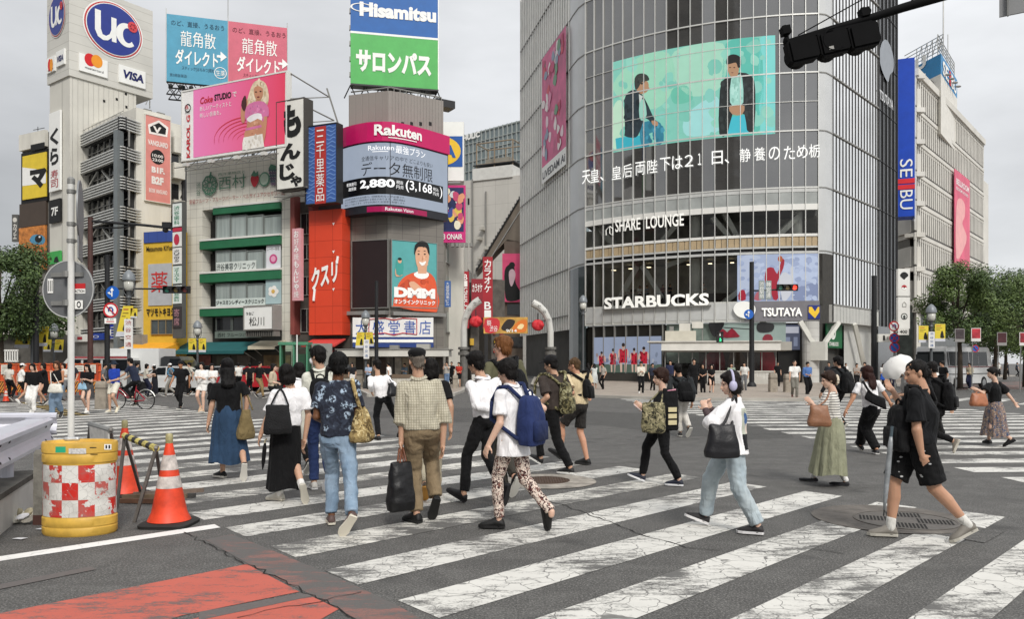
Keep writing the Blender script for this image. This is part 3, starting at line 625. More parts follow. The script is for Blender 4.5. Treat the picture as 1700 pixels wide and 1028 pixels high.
  for sx in(-1,1):
   pic(m,AF,[(x+sx*w,tp+k*.2),(x+sx*(w+2),tp+k*.28),(x+sx*(w+2.5),tp+k*.5),(x+sx*(w+1),tp+k*.5),(x+sx*w*.8,tp+k*.3)],.018,led('#d9b9a8',.5))
   pic(m,AF,[(x+sx*w*.9,tp+k*.66),(x+sx*w*.3,tp+k*.66),(x+sx*w*.3,hh),(x+sx*w*.75,hh)],.018,led('#d9b9a8',.5))
  ov(m,AF,x,tp+k*.1,w*.42,k*.095,.018,led('#d0ab98',.5),12); ov(m,AF,x,tp+k*.06,w*.42,k*.07,.022,led('#3d3230',.3),12); m.build("athlete_picture",r)
 r=thing("led_screen","upper floor video screen of a ball game in pale blue, above the grey fascia","screen",AF.p(at(1290),6.4,.1))
 m=MB(); a0,b0,a1,b1=AF.R(1224,425,1360,502); CLIP[:]=[a0,AF.z(1358,500),a1,AF.z(1358,421)]; AF.grid(m,a0,AF.z(1358,500),a1,AF.z(1358,421),.06,led('#a9b6d2',.6),p); m.build("screen_panel",r)
 m=MB()
 for pts,c in(([(1228,430),(1262,426),(1256,470),(1228,490)],'#b9c4da'),([(1300,430),(1356,426),(1356,460),(1310,470)],'#bcc9e3'),([(1320,480),(1356,470),(1356,498),(1318,498)],'#8793b4'),([(1228,496),(1240,480),(1300,490),(1300,498)],'#7d86a3')):pic(m,AF,pts,.066,led(c,.6),3)
 scat(m,AF,[(1228,430),(1356,426),(1356,497),(1228,497)],90,['#a1aecd','#b0bdd8','#9aa7c6','#bac6de','#a6b3d0'],(2,7),.067,12,.8,L6)
 m.build("picture_backdrop",r)
 for pts,c,cz in(([(1270,455),(1274,445),(1284,445),(1290,455),(1296,436),(1298,430),(1302,432),(1300,446),(1290,470),(1292,495),(1284,498),(1278,480),(1270,470)],'#b3283c',.074),([(1294,460),(1304,452),(1312,458),(1312,445),(1316,446),(1316,480),(1306,498),(1298,498)],'#dfe2ea',.072),([(1226,498),(1228,484),(1236,482),(1238,498)],'#b3283c',.072),([(1252,498),(1256,486),(1262,486),(1264,498)],'#c06a76',.072)):
  m=MB(); pic(m,AF,pts,cz,led(c,.5),2); m.build("athlete_picture",r)
 m=MB(); ov(m,AF,1295,430,4,5,.08,led('#c0623d',.5)); m.build("ball_picture",r)
 CLIP[:]=[]; r=thing("video_screen","small tilted video screen hanging in the dark shop entrance","screen",AF.p(at(1318),2.6,-.8))
 m=MB(); AF.grid(m,at(1303),2.62,at(1333),4.55,-.9,led('#5b6075',.45),1); AF.grid(m,at(1305),3.9,at(1331),4.4,-.895,led('#c9cbd6',.5),1); AF.grid(m,at(1308),2.9,at(1316),3.6,-.895,led('#8b94ad',.5),1); AF.grid(m,at(1322),2.9,at(1329),3.6,-.895,led('#8890a8',.5),1); m.build("screen_panel",r)
 r=thing("cafe_sign","dark green cafe sign with round white emblem beside the white column","sign",RF.p(1.5,2.9,-.5))
 m=MB(); RF.grid(m,.15,2.8,3.4,4.65,-.55,M('#0f6238',.5),.6); m.build("panel",r)
 m=MB(); a,z=1.5,4.0
 m.ring(RF,a,z,.48,.56,-.54,WHT); m.disc(RF,a,z,.48,.48,-.542,M('#e9ece6')); pic_=M('#0f6238')
 m.disc(RF,a,z+.06,.13,.17,-.53,pic_,14)
 for s in(-1,1):
  for k in range(3):m.ring(RF,a+s*.3,z-.12+k*.12,.05,.09,-.535,pic_,12,1.3)
 m.poly(RF,[(a-.13,z+.24),(a,z+.42),(a+.13,z+.24)],-.53,pic_); m.text("STARBUCKS",RF,.7,2.95,1.9,.3,WHT,.02,-.54); m.build("emblem",r)
 r=thing("window_banner","tall pink floral banner on the receding glass side","banner",LF.p(LF.t(925),19,.35))
 m=MB(); a0,a1=LF.t(905),LF.t(946); zb,zt_=LF.z(946,243),LF.z(946,42); LF.grid(m,a0,zb,a1,zt_,.32,M('#d8628f',.5,var=.35,sc=.5),1)
 LF.grid(m,a0,zb-1.6,a1,zb,.32,WHT,1); m.build("banner_cloth",r)
 m=MB(); q=random.Random(5)
 for i in range(46):
  a=q.uniform(a0+.6,a1-.6); z=q.uniform(zb+.5,zt_-.7)
  if q.random()<.35:z=q.uniform(zb+8.5,zt_-.6)
  m.poly(LF,smooth_pts([(a+q.uniform(.2,.75)*cos(t)*1.1,z+q.uniform(.25,.8)*sin(t)) for t in[k*pi/3 for k in range(6)]],3),.33+i*.0012,M(q.choice(['#f0d7df','#e38aad','#c93a6f','#b9335c','#6f9a7a','#8f9fb4','#f3e6e6','#d94a5f']),.5))
 m.build("flower_print",r)
 m=MB(); m.text("LIVEDAM Ai",LF,a0+.3,zb-1.25,a1-a0-.6,.75,M('#4b4a52'),.02,.335); m.build("lettering",r)
 r=thing("shop_emblem","white bubble emblem with shop name high on the dark glass end","sign",RD.p(1.4,24,.1))
 m=MB(); pic(m,RD,[(1457,92),(1461,72),(1468,66),(1476,78),(1481,100),(1480,118),(1475,124),(1472,136),(1467,130),(1460,112)],.14,M('#8f959c',.5),4); m.build("emblem",r)
 m=MB(); ft(m,RD,"TSUTAYA",1457,148,1480,164,M('#d0d2d4'),.02,.14); m.build("lettering",r)
 return AF,LF,RF,RD
AF,LFQ,RFQ,RDQ=qf()
def kiosk():
 fc=Fac(1098,57.5,1312,55.6); r=thing("subway_entrance","low white roofed subway entrance kiosk in front of the glass building","kiosk",fc.p(5,0,0))
 a0,a1=fc.t(1098),fc.t(1296); zt,zb=fc.z(1200,568),fc.z(1200,582)
 m=MB(); m.box(fc,a0,zb,-5,a1,zt,0,M('#dcdad3',.5)); m.box(fc,a0-1.0,zt,-5.2,a1+.05,zt+.09,.12,M('#c9c7c0',.5)); m.box(fc,a1,zb,-5,a1+.75,zt,-.02,M('#a7a49c')); m.build("roof",r)
 m=MB()
 for i in range(9):a=a0+.25+i*(a1-a0-.5)/8; m.box(fc,a-.03,.12,-.6,a+.03,zb,-.54,STEEL)
 m.box(fc,a0+.2,zb-.12,-.62,a1-.2,zb,-.5,STEEL); m.build("glazing_frame",r)
 m=MB(); m.quad(fc,a0+.2,.8,a1-.2,zb,-.57,SGL); m.build("pane",r)
 T=tiles("kiosk_tiles",'#cfcdc6',2.0,'#8f8c86',.5,.5); m=MB(); b0=fc.t(1174); b1=fc.t(1287)
 m.box(fc,b0,.12,-.5,b1,.95,-.3,T); m.box(fc,b0-.05,.95,-.55,b1+.05,1.06,-.25,M('#bdbab2')); m.build("tiled_wall",r)
 m=MB()
 for i in range(4):m.box(fc,b1-1.6+i*.4,.12,-.3,b1-1.2+i*.4-.004,.85-i*.2,-.2,M('#c2bfb7'))
 m.build("step",r)
 m=MB(); c=fc.p(fc.t(1125),zt+.09,-1.2); f2=Fr(c,fc.u,(0,0,1),fc.n); m.box(f2,-.9,0,-.5,1.3,.75,.5,M('#c8c3b4',.7)); m.box(f2,.1,.75,-.4,.9,1.3,.3,CREAM); m.box(f2,-.6,.75,-.3,-.3,1.1,.2,STEEL); m.build("rooftop_unit",r)
 m=MB(); c=fc.p(fc.t(1150),zt+.09,-1.2); f2=Fr(c,fc.u,(0,0,1),fc.n)
 for s in(0,.7):m.tube(f2.p(s,0),f2.p(s,1.0),.04,.04,6,STEEL)
 m.box(f2,-.05,.95,-.3,.75,1.4,.3,CREAM); m.build("rooftop_unit",r)
kiosk()
def uc_tower():
 R_=Fac(116,60,250,65.2); L_=Fac(82,62,116,60)
 r=thing("signboard_tower","white tower topped by a huge credit card sign box","building",L_.p(L_.len,0))
 o=L_.p(L_.len,0); rib=ribbed("rib_cladding",'#d5d2c8',.55); m=MB()
 tr=R_.t(226); p4= lambda a,l:R_.u*a-L_.u*l
 def prism4(z0,z1,a,l,mat,e=0.0):q=[o+p4(-e,-e),o+p4(a+e,-e),o+p4(a+e,l+e),o+p4(-e,l+e)]; m.prism(WF,[(v.x,v.y) for v in q],z0,z1,mat)
 prism4(0,23.3,tr,L_.len*.98,rib); m.build("shaft",r)
 m=MB(); prism4(23.3,30.5,R_.len,L_.len,tiles("box_panels",'#d3d1c9',.5,'#b4b1a8',1.6,.35,ms=.01,m2=.97),.12); m.build("sign_box",r)
 m=MB()
 for z in(23.9,30.2):m.box(R_,R_.len+.1,z-.1,-1,R_.len+.5,z,-.8,WPAN)
 m.tube(R_.p(R_.len+.45,22.8,-.9),R_.p(R_.len+.45,30.8,-.9),.05,.05,6,WPAN)
 for i in range(8):z=23+i; m.tube(R_.p(R_.len+.1,z,-.9),R_.p(R_.len+.45,z+.9,-.9),.03,.03,5,WPAN)
 m.build("ladder_frame",r)
 m=MB()
 for x,y in((171,165),(192,162),(208,175),(207,153)):bx(m,R_,x,y,x+3.5,y+4,-.05,.03,BLK)
 m.build("vent",r)
 BLU=M('#2c3c8e',.4); RD_=M('#c8373a',.4); NV=M('#1c2260',.4)
 for fc,x,y,rx,ry,d,nm in((R_,187,50,50,46,.14,"round blue card company emblem on the wide face of the sign box"),(L_,98.5,27,14,36,.14,"round blue card company emblem on the narrow face of the sign box")):
  s=thing("card_emblem",nm,"sign",fc.p(fc.t(x),fc.z(x,y),d)); m=MB()
  ov(m,fc,x,y,rx,ry,d+.02,WHT,48); ov(m,fc,x,y,rx*.955,ry*.955,d+.04,RD_,48); ov(m,fc,x,y,rx*.91,ry*.91,d+.06,WHT,48); ov(m,fc,x,y,rx*.88,ry*.88,d+.08,BLU,48)
  k=fc.Y(x)/F; a=fc.t(x); hw=(fc.t(x+rx)-fc.t(x-rx))/2; hh=ry*k
  m.build("emblem_disc",s); m=MB(); U= lambda u,v:(a+u*hw,fc.z(x,y)+v*hh)
  uu=[(-.66,.52),(-.46,.52),(-.46,-.12),(-.40,-.3),(-.28,-.32),(-.16,-.22),(-.1,-.05),(-.1,.42),(.08,.42),(.08,-.45),(-.08,-.45),(-.08,-.32),(-.22,-.46),(-.38,-.5),(-.56,-.42),(-.66,-.2)]
  m.poly(fc,[U(u*.95,v) for u,v in uu],d+.1,WHT)
  cc=[(cos(t)*.36+.42,sin(t)*.43-.05) for t in[R(60+i*15) for i in range(18)]]; ci=[(cos(t)*.17+.46,sin(t)*.27-.05) for t in[R(320-i*15) for i in range(18)]]
  m.poly(fc,[U(u,v) for u,v in cc+ci],d+.1,WHT); m.build("lettering",s)
  m=MB(); ax,az=U(.62,.32); m.disc(fc,ax,az,hw*.17,hh*.19,d+.12,M('#d84a50'),20)
  for i in range(6):m.disc(fc,ax+hw*.08*cos(i),az+hh*.09*sin(i),hw*.03,hh*.03,d+.13,M('#7d2030'),8)
  m.build("berry",s)
 for fc,x0,y0,x1,y1,d,nm in((R_,129,88,176,117,.1,"white payment card panel with two overlapping discs on the wide face"),(L_,83,99,96,124,.1,"small panel with red and orange discs on the narrow face")):
  s=sign("card_sign",nm,"sign",fc,x0,y0,x1,y1,WHT,d,d+.15); w=x1-x0; cy=y0+(y1-y0)*.42
  m=MB(); ov(m,fc,x0+w*.38,cy,w*.2,10.5,d+.16,M('#d8232a')); ov(m,fc,x0+w*.62,cy+2.5*(w>20),w*.2,10.5,d+.165,M('#f09a2a'))
  m.build("discs",s); m=MB(); ft(m,fc,"mastercard",x0+w*.2,y1-7,x1-w*.15,y1-3,M('#3b3b3b'),.01,d+.16); m.build("lettering",s)
 for fc,x0,y0,x1,y1,d,nm in((R_,195,107,239,136,.1,"white panel with navy slanted letters on the wide face"),(L_,98.5,88,112,113,.1,"small white panel with navy letters on the narrow face")):
  s=sign("card_sign",nm,"sign",fc,x0,y0,x1,y1,WHT,d,d+.15); w=x1-x0
  m=MB(); ft(m,fc,"VISA",x0+w*.1,y0+8,x1-w*.08,y1-7,NV,.045,d+.17,ital=.18); m.build("lettering",s)
 s=sign("vertical_sign","tall white vertical sign with black brush characters on the tower edge","sign",L_,86,190,104,320,WHT,.05,.2); m=MB()
 ft(m,L_,"くら",88,215,102,278,BLK,.04,.22,True); m.build("lettering",s); m=MB(); ft(m,L_,"寿司",89,284,101,315,M('#b8323f'),.02,.22,True); m.build("seal",s)
 s=sign("floor_sign","small black sign with a white floor number","sign",L_,86,334,104,372,BLK,.05,.2); m=MB(); ft(m,L_,"7F",90,346,101,360,WHT,.03,.22); m.build("lettering",s)
 s=sign("side_sign","green poster board low on the white tower","sign",L_,83,420,104,440,M('#3fa650'),.05,.2); m=MB(); pic(m,L_,[(94,436),(96,428),(100,426),(103,436)],.22,BLK); m.build("print",s)
uc_tower()
def slat_building():
 L_=Fac(115,62.3,202,56); R_=Fac(202,56,236,57.8)
 r=thing("slatted_building","dark corner building wrapped in bands of horizontal metal slats","building",L_.p(L_.len,0))
 SL=M('#d3d4d1',.4,.15,var=.1); DK=M('#3b3c3d',.6,var=.2); o=L_.p(L_.len,0); q=[L_.p(0,0),o,R_.p(R_.len,0),R_.p(R_.len,0)+V((-2,14,0)),L_.p(0,0)+V((0,8,0))]
 m=MB(); m.prism(WF,[(v.x+.0,v.y+.9) for v in q],0,18.9,DK); m.build("core",r)
 ztop=19.1
 for k in range(8):
  z1=ztop-k*2.12; z0=z1-1.0
  m=MB()
  for i in range(5):
   z=z0+i*.2+.06
   for fc in(L_,R_):m.box(fc,0 if fc is R_ else-.1,z,-.15,fc.len+(.1 if fc is R_ else.0),z+.075,.1,SL)
  for fc in(L_,R_):
   m.box(fc,0,z0+.02,-.35,fc.len,z1-.06,-.2,M('#2a2b2c',.6))
  m.build("slat_band",r)
  if k<7:
   for fc,n in((L_,9),(R_,3)):
    m=MB(); m.quad(fc,0,z0-1.12,fc.len,z0,-.55,DGL)
    p=m.build("window_strip",r); m=MB()
    for i in range(n+1):a=i*fc.len/n; m.box(fc,a-.04,z0-1.12,-.56,a+.04,z0,-.45,STEEL)
    m.box(fc,0,z0-.6,-.56,fc.len,z0-.54,-.46,STEEL)
    if k in(1,3,5) and fc is L_:
     for i in range(2):b=i*4.4+.8; m.tube(fc.p(b,z0,-.4),fc.p(b+1.6,z0-1.12,-.4),.09,.09,6,MET); m.tube(fc.p(b+3.6,z0,-.4),fc.p(b+1.6,z0-1.12,-.4),.09,.09,6,MET)
    m.build("window_frame",p)
 m=MB(); m.box(R_,-.28,0,-.45,.28,18,-.1,M('#7d8385',.5,.3)); m.box(L_,.4,0,-.45,.9,18,-.15,M('#6d7375',.5)); m.build("corner_post",r)
 m=MB()
 for i in range(14):m.tube(L_.p(i*.7,19.1,-.1),L_.p(i*.7,19.4,-.1),.02,.02,5,STEEL)
 m.tube(L_.p(0,19.4,-.1),L_.p(L_.len,19.4,-.1),.02,.02,5,STEEL); m.build("roof_rail",r)
 G_=Fac(112,60,236,55.5); m=MB(); m.box(G_,0,0,-3,G_.len,3.6,0,M('#8f8d88',.7,var=.25)); m.build("street_floor",r)
 for x,w,y,h,c,t,tc,lab in((127,20,556,12,'#e8e6e0','EBINA','#b0303a',"pale fascia sign above the parked vans"),(152,24,554,11,'#27439a','KARAOKE','#dfe4ee',"blue fascia sign above the parked vans"),(178,16,540,24,'#1e3aa8','24h','#f0f0f0',"blue square sign above the street entrance")):
  s=sign("shop_sign",lab,"sign",G_,x,y,x+w,y+h,M(c),.05,.2); m=MB(); ft(m,G_,'〇' if t=='KARAOKE' else '一',x+w*.3,y+h*.3,x+w*.7,y+h*.7,M(tc),.02,.22); m.build("mark",s)
slat_building()
def white_building():
 fc=Fac(226,57.3,312,60.5); r=thing("white_office_building","pale office building with a tall pink bookshop banner","building",fc.p(2,0))
 m=MB(); a1=fc.t(284); m.box(fc,0,0,-10,a1,fc.z(245,183),0,CREAM); m.build("wall",r)
 m=MB(); m.box(fc,a1,0,-10,fc.len,fc.z(296,200),-.9,CREAM); m.build("set_back_wall",r)
 for y in(232,300,345):m=MB(); bx(m,fc,285,y,306,y+34,-.88,-.8,DGL); m.build("window",r)
 m=MB()
 for y in(225,268,330):bx(m:=MB(),fc,292,y,310,y+26,-.85,-.2,CREAM); m.build("balcony",r)
 m=MB();
 for x in(246,268):m.box(fc,fc.t(x),fc.z(245,183),-2,fc.t(x+12),fc.z(245,177),-.5,STEEL)
 m.build("roof_unit",r)
 s=sign("vertical_banner","tall pink vertical banner of the bookshop with floor numbers","banner",fc,240,190,281,332,M('#e08f86'),.02,.12,CREAM,.06); m=MB(); W2=M('#f3ece6')
 pic(m,fc,[(244,207),(262,200),(278,212),(276,228),(246,222)],.14,W2,0); pic(m,fc,[(247,211),(262,204),(274,214),(273,224),(249,219)],.15,BLK); ft(m,fc,"V",252,209,266,220,W2,.04,.16)
 m.build("emblem",s); m=MB()
 ft(m,fc,"VANGUARD",244,231,277,240,W2,.03,.14); ov(m,fc,260,261,11.5,12,.14,BLK); ft(m,fc,"10:00",251,255,269,260,W2,.02,.16); ft(m,fc,"23:00",251,262,269,267,W2,.02,.16)
 ft(m,fc,"B1F,",250,276,272,288,W2,.06,.14); ft(m,fc,"B2F",250,292,270,305,W2,.06,.14); ft(m,fc,"BOOK VANGUARD",246,312,276,319,W2,.02,.14); m.build("lettering",s)
 y=Fac(238,56,293,55.0); r=thing("drugstore","narrow yellow drugstore front with blue top and yellow awning","shop",y.p(1,0)); YL=M('#dcb43c',.55,var=.08);
 m=MB(); z=y.z(240,386); m.box(y,0,0,-3,y.len,z,0,YL); m.build("wall",r)
 m=MB(); bx(m,y,240,386,292,404,.0,.08,tiles("blue_panels",'#3c55a0',.6,'#2c3f7a',.5,3)); m.build("top_band",r)
 m=MB(); ft(m,y,"Matsumoto KiYoshi",244,410,291,418,BLK,.02,.06); m.build("lettering",r)
 m=MB(); bx(m,y,247,439,286,508,0,.06,M('#b3b5b8')); m.build("grey_panel",r); m=MB(); ft(m,y,"薬",252,452,280,486,M('#c8312f'),.045,.09); m.build("lettering",r)
 m=MB(); ft(m,y,"マツモトキヨシ",244,512,291,526,BLK,.035,.06); m.build("lettering",r)
 windows(r,y,[(252,289)],[(531,556)],GL2,M('#8a7a5c'),.06,3)
 m=MB(); a0,b0,a1,b1=y.R(222,570,298,582)
 m.prism(Fr(y.p(a0,0),(0,0,1),y.n,y.u),[(b1,0),(b0,1.7),(b0-.12,1.7),(b0-.02,0)],0,a1-a0,M('#e6a42c',.7)); m.build("awning",r)
 v=Fac(291,54.5,307,54.0); s=thing("stacked_sign","tall stacked column of clinic name boxes between yellow shop and white building","sign",v.p(.2,5)); m=MB(); bx(m,v,291,337,307,562,-.1,.2,M('#5a5a58')); m.build("frame",s)
 for y0,y1,c,t,tc in((340,378,'#e6ece8','渋谷歯科','#2c8a63'),(380,386,'#c2304a','',''),(387,411,'#eceae6','●','#c2304a'),(413,440,'#eceae6','クリニック','#6a6a6a'),(443,472,'#dfe8e2','フルーツパーラー','#4a8a6a'),(475,505,'#e6ece8','眼科耳鼻科','#2c8a63'),(510,545,'#3b3436','寄席','#b88a92')):
  m=MB(); bx(m,v,292,y0,306,y1,.2,.26,M(c));
  if t:ft(m,v,t,294.5,y0+3,303.5,y1-3,M(tc),.02,.28,len(t)>1)
  m.build("name_box",s)
white_building()
def fruit_building():
 fc=Fac(310,56,485,52.4); r=thing("fruit_parlour_building","white tiled building with green bands and a fruit parlour name in relief","building",fc.p(4,0)); T=tiles("cream_tiles",'#dcd9cd',1.0,'#a19e94',.62,.62,ms=.012,m2=.96)
 zt=fc.z(311,272); aw=fc.t(345); ab=fc.t(357); ar=fc.t(468)
 m=MB(); m.box(fc,0,0,-10,aw-.5,zt,0,T); m.box(fc,ar,0,-10,fc.len,zt,0,T); m.box(fc,aw-.5,fc.z(357,347),-10,ar,zt,0,T); m.box(fc,aw-.5,0,-10,ar,fc.z(357,347),-1.0,M('#2a2c2b',.5)); m.build("wall",r)
 GR=M('#2c6e4c',.5,var=.12); CU=M((.35,.40,.385),.15,ior=1.6,var=.25,sc=1.3,st=(3,3,.15))
 for y0,y1 in((345,357),(400,415),(454,470),(512,526)):
  m=MB(); bx(m,fc,334 if y0>350 else 356,y0+2,467.5,y1,-.9,.16,GR); bx(m,fc,334 if y0>350 else 356,y0-1.5,467.5,y0+1.5,-.9,.2,WPAN); m.build("green_band",r)
 for y0,y1 in((358,398),(416,452),(471,510)):
  windows(r,fc,[(357,381),(382,408),(409,436),(437,467)],[(y0,y1)],CU,M('#7f8582'),-.1,1)
 windows(r,fc,[(357,383),(384,410),(411,426)],[(527,550)],DGL,M('#5a5f5c'),-.1,1)
 m=MB(); bx(m,fc,357,551,433,562,-.1,.02,M('#6f7a73')); ft(m,fc,"西村 フルーツパーラー",362,553,430,560,M('#2f3a33'),.02,.04); m.build("shop_fascia",r)
 m=MB()
 for x0,x1,y0,y1 in((337,345,365,399),(337,345,420,452),(337,345,473,508)):bx(m,fc,x0+2,y0,x1+8,y1,-.8,-.6,BLK)
 m.build("side_recess",r)
 GG=M('#4d7a63',.5); RD2=M('#9c3f3a',.5)
 s=thing("relief_name","green relief melon, strawberry and shop name on the white wall","sign",fc.p(fc.t(390),fc.z(390,330),.1)); m=MB()
 ft(m,fc,"西村",365,294,410,316,GG,.03,.12); ft(m,fc,"渋谷",328,303,335,326,GG,.02,.12,True); ft(m,fc,"西洋果物店と",364,288,409,293,GG,.01,.12); m.build("lettering",s)
 m=MB()
 for q in range(9):a=fc.t(350)+.42*cos(q*.7); zz=fc.z(350,308)+.45*sin(q*.7); m.ring(fc,a,zz,.22,.29,.1+q*.004,GG,14)
 m.ring(fc,fc.t(350),fc.z(350,308),.56,.64,.15,GG); m.tube(fc.p(fc.t(350),fc.z(350,296),.1),fc.p(fc.t(352),fc.z(350,286),.1),.07,.05,6,GG); m.build("melon",s)
 m=MB(); pic(m,fc,[(418,298),(421,291),(428,290),(432,297),(428,308),(424,311),(420,306)],.12,M('#b32f3a'),3); pic(m,fc,[(419,292),(424,283),(427,288),(431,284),(431,292),(425,294)],.14,GG); m.build("strawberry",s)
 m=MB(); ov(m,fc,441,298,9,12,.12,M('#5c8a74')); ov(m,fc,441,298,7,9.5,.14,M('#aebfae')); m.build("melon_slice",s)
 m=MB()
 for i in range(6):
  for j in range(4-i//2):ov(m,fc,450+j*4+i*.8,283+i*4.6,2.3,2.6,.12+.002*i,M('#6a5a6e') if i%2 else M('#54606a'),10)
 pic(m,fc,[(448,281),(452,273),(461,276),(460,283)],.15,GG); m.build("grapes",s)
 m=MB(); ft(m,fc,"高級フルーツ・フルーツパーラー・ベルサイユアクセサリー館",316,332,474,340,RD2,.03,.1); m.build("red_lettering",s)
 s=thing("window_sign","clinic name in grey characters along the middle window","sign",fc.p(fc.t(390),fc.z(390,450),0)); m=MB(); rect(m,fc,358,436,425,451,-.03,M('#d3dad5')); m.build("film",s); m=MB(); ft(m,fc,"渋谷美容クリニック",359,438,423,450,M('#40494a'),.015,.0); m.build("lettering",s)
 s=thing("window_sign","ladies clinic name in dark characters along the lower window","sign",fc.p(fc.t(390),fc.z(390,505),0)); m=MB(); rect(m,fc,358,497,440,509,-.03,M('#c9d3ce')); m.build("film",s); m=MB(); ft(m,fc,"ジャスミンレディースクリニック",359,499,438,507,M('#2c3333'),.025,.0); m.build("lettering",s)
 s=thing("clinic_poster","white window poster with a pink round emblem","poster",fc.p(fc.t(454),fc.z(454,450),0)); m=MB(); rect(m,fc,442,408,466,446,.0,M('#dfe0e4')); m.build("sheet",s); m=MB(); ov(m,fc,454,430,6.5,8,.02,M('#cc4a86')); ov(m,fc,454,430,4,5,.03,M('#e9a8c4')); ft(m,fc,"レーザー脱毛",444,411,464,417,M('#777777'),.0,.02); m.build("print",s)
 s=thing("clinic_poster","pale blue window poster with a white flower","poster",fc.p(fc.t(454),fc.z(454,505),0)); m=MB(); rect(m,fc,441,465,467,505,.0,M('#a9bfc2')); m.build("sheet",s); m=MB()
 for i in range(5):ov(m,fc,454+5*cos(i*1.257),484+5.5*sin(i*1.257),4,4.5,.02+.002*i,M('#f0ece6'),14)
 ov(m,fc,454,484,3,3.3,.04,M('#d9b05a')); m.build("print",s)
 def awn(name,lab,x0,y0,x1,y1,out,c):
  q=thing(name,lab,"awning",fc.p(fc.t(x0),fc.z(x0,y1),0)); m=MB(); a0,b0,a1,b1=fc.R(x0,y0,x1,y1); f2=Fr(fc.p(a0,0),(0,0,1),fc.n,fc.u)
  m.prism(f2,[(b1,.0),(b0,out),(b0-.2,out),(b0-.2,out-.05),(b0-.05,out-.06),(b1-.08,.0)],0,a1-a0,M(c,.75,var=.12)); m.build("canopy",q)
  m=MB();
  for a in(.2,a1-a0-.2):m.tube(f2.p(b0-.6,.05,a),f2.p(b0,out-.1,a),.03,.03,6,STEEL)
  m.build("bracket",q)
 awn("awning","long dark teal awning below the green banded windows",300,569,430,584,1.5,'#1f5a5c'); awn("awning","cream awning beside the teal one",432,566,475,576,1.2,'#cfc6b0')
 e=Fac(434,52.6,475,51.4); s=sign("hanging_sign","white eel restaurant box sign with black brush characters","sign",e,428,512,474,548,WHT,.4,1.1,M('#8f8d88')); m=MB(); ft(m,e,"うなぎ",431,520,444,525,BLK,.02,1.12); ft(m,e,"松川",436,528,461,543,BLK,.05,1.12); m.build("lettering",s)
 m=MB(); bx(m,e,428,550,474,560,.45,1.0,M('#77756f'));
 for i in range(14):bx(m,e,430+i*3.1,551,431.5+i*3.1,559,1.0,1.02,BLK)
 m.build("grille",s)
 m=MB(); bx(m,fc,312,585,484,640,.02,.08,M('#39362f',.4,var=.5)); m.build("shop_front",r)
 for x in(330,362,396,440,462):
  m=MB(); bx(m,fc,x,590,x+22,634,.1,.14,M(random.choice(['#6d5a3e','#4a4a3c','#7a4038','#585048']),.3,var=.5,sc=2)); m.build("shop_window",r)
 b=Fac(310,54.5,483,50.7); s=sign("billboard","pink billboard with a blonde singer in a pink top","billboard",b,311,156,482,268,M('#f2f0ee'),.0,.4,WPAN,.1)
 def pink():
  mt,N,L,bs,oc=nodes("pink_print",.45); sx=nd(N,L,"SeparateXYZ",{0:oc})
  L.new(mixc(N,L,ramp(N,L,sx.outputs[0],-22,-14),lin('#f58ac6'),lin('#ec3f5e')),bs.inputs['Base Color']); return mt
 m=MB(); pic(m,b,[(329,150.5),(481,122.5),(480,241),(329,264)],.42,pink()); m.build("poster",s); m=MB(); LR=M('#d4364a'); q= lambda d:(420+d[0],190+d[1])
 for i in range(11):
  w0=1.2+i*.16; pts=[]
  for t in range(13):
   u=t/12; ang=R(195-120*u) if i<6 else R(15-60*u); rd=14+i*7 if i<6 else 22+(i-5)*7
   pts.append((428+rd*1.1*cos(ang)-(i<6)*12*(1-u),232-rd*.75*sin(ang)))
  lo=[(x,y+w0) for x,y in pts]; poly=pts+lo[::-1]
  if all(331<x<479 and y<258-(x-329)*.14 and y>156-(x-329)*.19 for x,y in poly):pic(m,b,poly,.425+i*.001,LR)
 m.build("wave_print",s)
 SKN=M('#c98f70'); m=MB()
 pic(m,b,[(421,160),(428,142),(438,136),(449,142),(454,160),(452,176),(442,182),(426,182),(416,184)],.44,M('#e3cfb0',var=.3,sc=4),3)
 pic(m,b,[(430,150),(437,146),(444,151),(444,163),(438,170),(431,164)],.45,SKN,3); pic(m,b,[(433,168),(441,168),(443,178),(432,178)],.45,SKN)
 pic(m,b,[(416,182),(430,172),(446,172),(454,182),(454,196),(446,196),(444,206),(418,208)],.452,M('#d878a8'),2)
 pic(m,b,[(422,198),(441,194),(443,226),(414,232),(418,214)],.456,SKN,2); pic(m,b,[(418,200),(430,192),(442,192),(443,203),(436,200),(424,206)],.46,M('#f3eef0'),2)
 pic(m,b,[(416,216),(442,210),(443,214),(416,220)],.462,M('#d878a8'))
 pic(m,b,[(411,240),(413,231),(444,225),(447,246.5),(411,252)],.464,M('#efeae2'))
 pic(m,b,[(408,185),(416,168),(420,172),(416,190),(414,206),(409,204)],.45,SKN,2); pic(m,b,[(446,190),(452,190),(449,226),(445,240),(443,224)],.45,SKN,2); pic(m,b,[(409,178),(412,166),(416,162),(418,176),(414,188)],.466,M('#4a2626'),2)
 scat(m,b,[(422,178),(426,150),(438,137),(450,146),(453,176)],46,['#f1e2c8','#cdb48e','#e8d6b6','#b89c78'],(1,2.6),.4405,6,2.2); pic(m,b,[(431,151),(437,147),(444,152),(443,163),(438,169),(432,163)],.4555,SKN,3); scat(m,b,[(424,206),(440,202),(441,222),(420,226)],20,['#d49a7a','#b87e60','#dca98a'],(1,2.5),.457,7,1.4); scat(m,b,[(418,186),(430,176),(446,176),(452,190),(420,196)],24,['#e58fbb','#c4689a','#d080ac'],(1,2.6),.453,8,1.3); scat(m,b,[(413,250),(415,233),(442,228),(445,244)],16,['#dcd4c8','#f6f2ec','#cfc6ba'],(1.2,3),.465,9,2)
 m.build("singer_picture",s)
 m=MB(); K=M('#7a2030')
